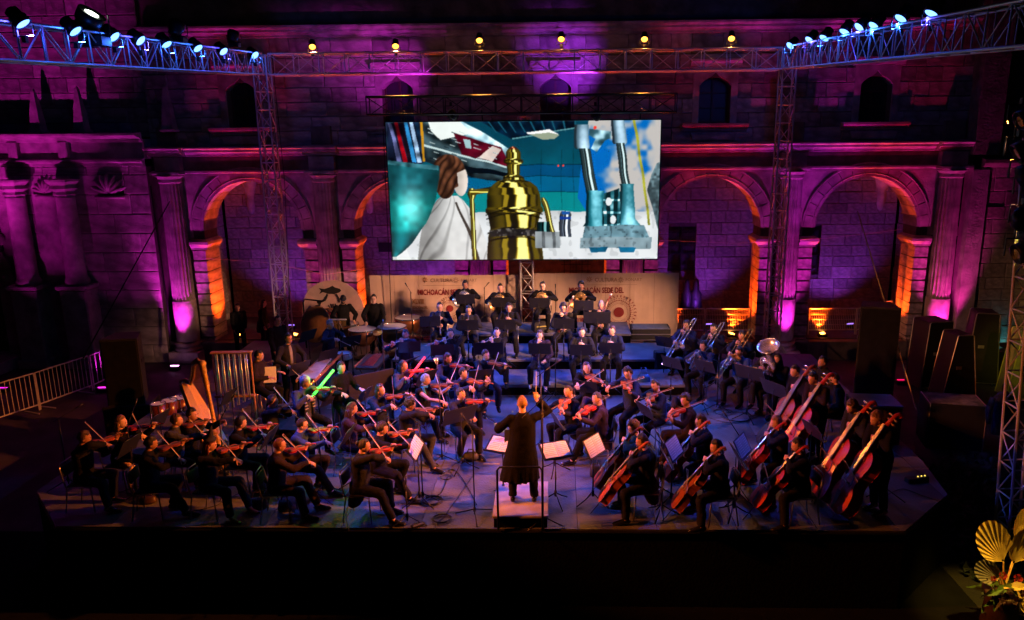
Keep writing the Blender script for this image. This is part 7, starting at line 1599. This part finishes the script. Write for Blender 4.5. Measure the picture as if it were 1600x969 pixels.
# ---- keyboard
p = at(566, 612, Z0 + .75); t = thing('digital_piano', T(p.x, p.y, Z0) @ RZ(-42 + 90 - 90), 'black upright backed keyboard in front of the black shirted player', 'keyboard')
t.matrix_basis = T(p.x, p.y, Z0) @ RZ(40)
MB().bbox((0, 0, .72), (1.35, .34, .12), .015).build('body', blackp, t); MB().bbox((0, -.15, .96), (1.35, .03, .42), .01).build('music_desk', blackp, t)
for k in range(36): MB().bbox((-.62 + .0355 * k, .06, .786), (.032, .16, .012), .002).build('white_key', whitep, t)
for k in range(36):
    if k % 7 in (0, 1, 3, 4, 5): MB().bbox((-.603 + .0355 * k, .025, .797), (.016, .09, .014), .002).build('black_key', blackp, t)
for x in (-.6, .6): MB().bbox((x, 0, .33), (.05, .32, .66), .01).build('leg', blackm, t)
t = thing('white_sheet_board', T(at(414, 586, Z0 + 1.0)) @ RZ(10) @ RX(72), 'pale sheet standing beside the tubular bells', 'sheet music'); MB().bbox((0, 0, 0), (.46, .34, .01), .003).build('board', paper, t)
# ---- bags, bottle, cables, panels
def bag(px, py, w_, h_, d_, m, lb, rz=0):
    p = at(px, py, Z0); t = thing('bag', T(p) @ RZ(rz), lb, 'bag', None); b = MB(); b.tube([(0, 0, .01), (0, 0, h_ * .3), (0, 0, h_ * .8), (0, 0, h_)], [(w_ * .46, d_ * .48), (w_ * .5, d_ * .5), (w_ * .44, d_ * .34), (w_ * .36, d_ * .16)], 14); organic_now = b.build('body', m, t, True)
    MB().tube([(-w_ * .22, 0, h_ * .9), (-w_ * .14, .02, h_ * 1.4), (w_ * .14, .02, h_ * 1.4), (w_ * .22, 0, h_ * .9)], .011, 6).build('handle', m, t, True)
lea = mat('brown_leather', (.05, .022, .014), .45, var=.4); bagb = mat('black_nylon', (.015, .016, .02), .6, var=.4); bagbl = mat('blue_nylon', (.01, .07, .22), .5)
bag(402, 795, .36, .20, .20, lea, 'brown leather handbag at the feet of the witch hat violinist', 10); bag(446, 797, .24, .18, .2, bagb, 'black bag beneath the chair of the brown sweater violinist'); bag(405, 765, .22, .16, .16, mat('shiny_dark_bag', (.03, .03, .035), .2, var=.5), 'shiny dark bag behind the brown handbag', 30)
bag(232, 785, .3, .12, .2, lea, 'small brown bag under the second front violinist'); bag(736, 718, .32, .14, .22, bagb, 'black bag at the foot of the wide stand left of the conductor'); bag(558, 690, .26, .24, .16, bagb, 'dark bag under the plum sweater violinist')
bag(1005, 612, .36, .42, .2, bagbl, 'bright blue backpack behind the viola player in glasses'); bag(930, 745, .2, .24, .14, bagb, 'small dark bag between podium and front cellist') ; bag(605, 575, .22, .26, .14, mat('dark_blue_bag', (.01, .015, .04), .3, var=.5), 'dark blue bag left of the player with the red tube')
bag(1240, 600, .3, .3, .2, bagb, 'dark bag on the floor behind the farthest bass')
p = at(792, 592, Z1); t = thing('water_bottle', T(p), 'small clear water bottle with an orange label on the lowest riser', 'bottle'); MB().lathe([(.03, 0), (.032, .02), (.032, .15), (.014, .19), (.014, .205)], 14).build('bottle_body', mat('clear_plastic', (.5, .55, .6), .15, spec=.6), t, True); MB().lathe([(.0325, .06), (.0325, .12)], 14, cap=False).build('label_band', torng, t); MB().lathe([(.016, .205), (.016, .225)], 10).build('cap', whitep, t)
p = at(1226, 788, Z0); t = thing('plastic_cup', T(p), 'clear plastic cup on the floor behind the rightmost front cellist', 'cup'); MB().lathe([(.03, 0), (.04, .10)], 14, cap=False).build('cup_wall', mat('clear_plastic2', (.5, .55, .6), .15), t, True)
cab = mat('black_cable_rubber', (.012, .012, .013), .5)
rc_ = random.Random(4)
def floor_cable(pts, lb, coils=()):
    b = MB(); q = [at(x, y, Z0) + V((0, 0, .012)) for x, y in pts]; out = []
    for i in range(len(q) - 1):
        p0, p1, p2, p3 = q[max(i - 1, 0)], q[i], q[i + 1], q[min(i + 2, len(q) - 1)]
        for k in range(8):
            u = k / 8; out.append(.5 * ((2 * p1) + (p2 - p0) * u + (2 * p0 - 5 * p1 + 4 * p2 - p3) * u * u + (3 * p1 - p0 - 3 * p2 + p3) * u ** 3))
    out.append(q[-1]); b.tube(out, .007, 5)
    for x, y, r_, n in coils:
        c = at(x, y, Z0); b.tube([c + V((r_ * (1 + .12 * math.sin(k * .7)) * math.cos(k * .5), r_ * (1 + .15 * math.cos(k * .53)) * math.sin(k * .5), .012 + .0006 * k)) for k in range(int(n * 12.6))], .006, 5)
    setp(b.build('floor_cable', cab, None, True), lb, 'cable', 'black cables lying on the stage')
floor_cable([(545, 830), (541, 800), (552, 785), (565, 782)], 'black cable looping under the leading violinist chair')
floor_cable([(679, 830), (684, 818), (700, 800), (742, 740)], 'black cable with coils running to the front edge left of centre', [(690, 812, .14, 4)])
floor_cable([(664, 786), (676, 778), (690, 770), (700, 745)], 'coiled cable beside the boom microphone and white sheet', [(676, 784, .16, 5)])
floor_cable([(690, 742), (708, 735), (725, 752), (745, 790)], 'thin cable loop on the floor below the wide stand', [(697, 747, .1, 2)])
floor_cable([(905, 720), (960, 712), (1010, 718), (1060, 760)], 'black cable crossing behind the cello stands')
floor_cable([(1110, 655), (1150, 662), (1190, 650), (1240, 640)], 'tangle of cables on the floor below the trumpets', [(1150, 652, .3, 3), (1175, 645, .22, 3), (1130, 645, .2, 2)])
floor_cable([(1385, 775), (1410, 765), (1440, 775), (1470, 785)], 'cable trailing across the right corner of the stage')
floor_cable([(400, 690), (440, 735), (480, 760), (520, 790)], 'cable running between the left violins')
floor_cable([(300, 800), (340, 790), (380, 770), (420, 775)], 'cable behind the front left violinists')
t = thing('power_box', T(at(1432, 752, Z0)) @ RZ(15), 'small black power strip with yellow lights at the right end of the stage', 'power strip'); MB().bbox((0, 0, .04), (.42, .12, .08), .01).build('housing', blackp, t)
for k in range(3): MB().ell((.02 + .07 * k, 0, .085), .014, 8, 5).build('pilot_light', lens_mat('yellow_pilot', (1, .7, .1), 1.5), t)
t = thing('foot_pedal', T(at(653, 823, Z0)) @ RZ(40), 'small black box with a silver top at the front edge', 'pedal'); MB().bbox((0, 0, .03), (.22, .08, .05), .01).build('housing', blackp, t); MB().box((0, 0, .057), (.14, .05, .006)).build('top_plate', chrome, t)
t = thing('violin_case', T(at(1030, 590, Z0)) @ RZ(10), 'tall dark instrument case standing right of the riser', 'instrument case'); MB().bbox((0, 0, .35), (.28, .22, .7), .03).build('shell', bagb, t); MB().tube([(.0, -.12, .4), (0, -.15, .44), (0, -.12, .48)], .01, 5).build('handle', blackm, t)
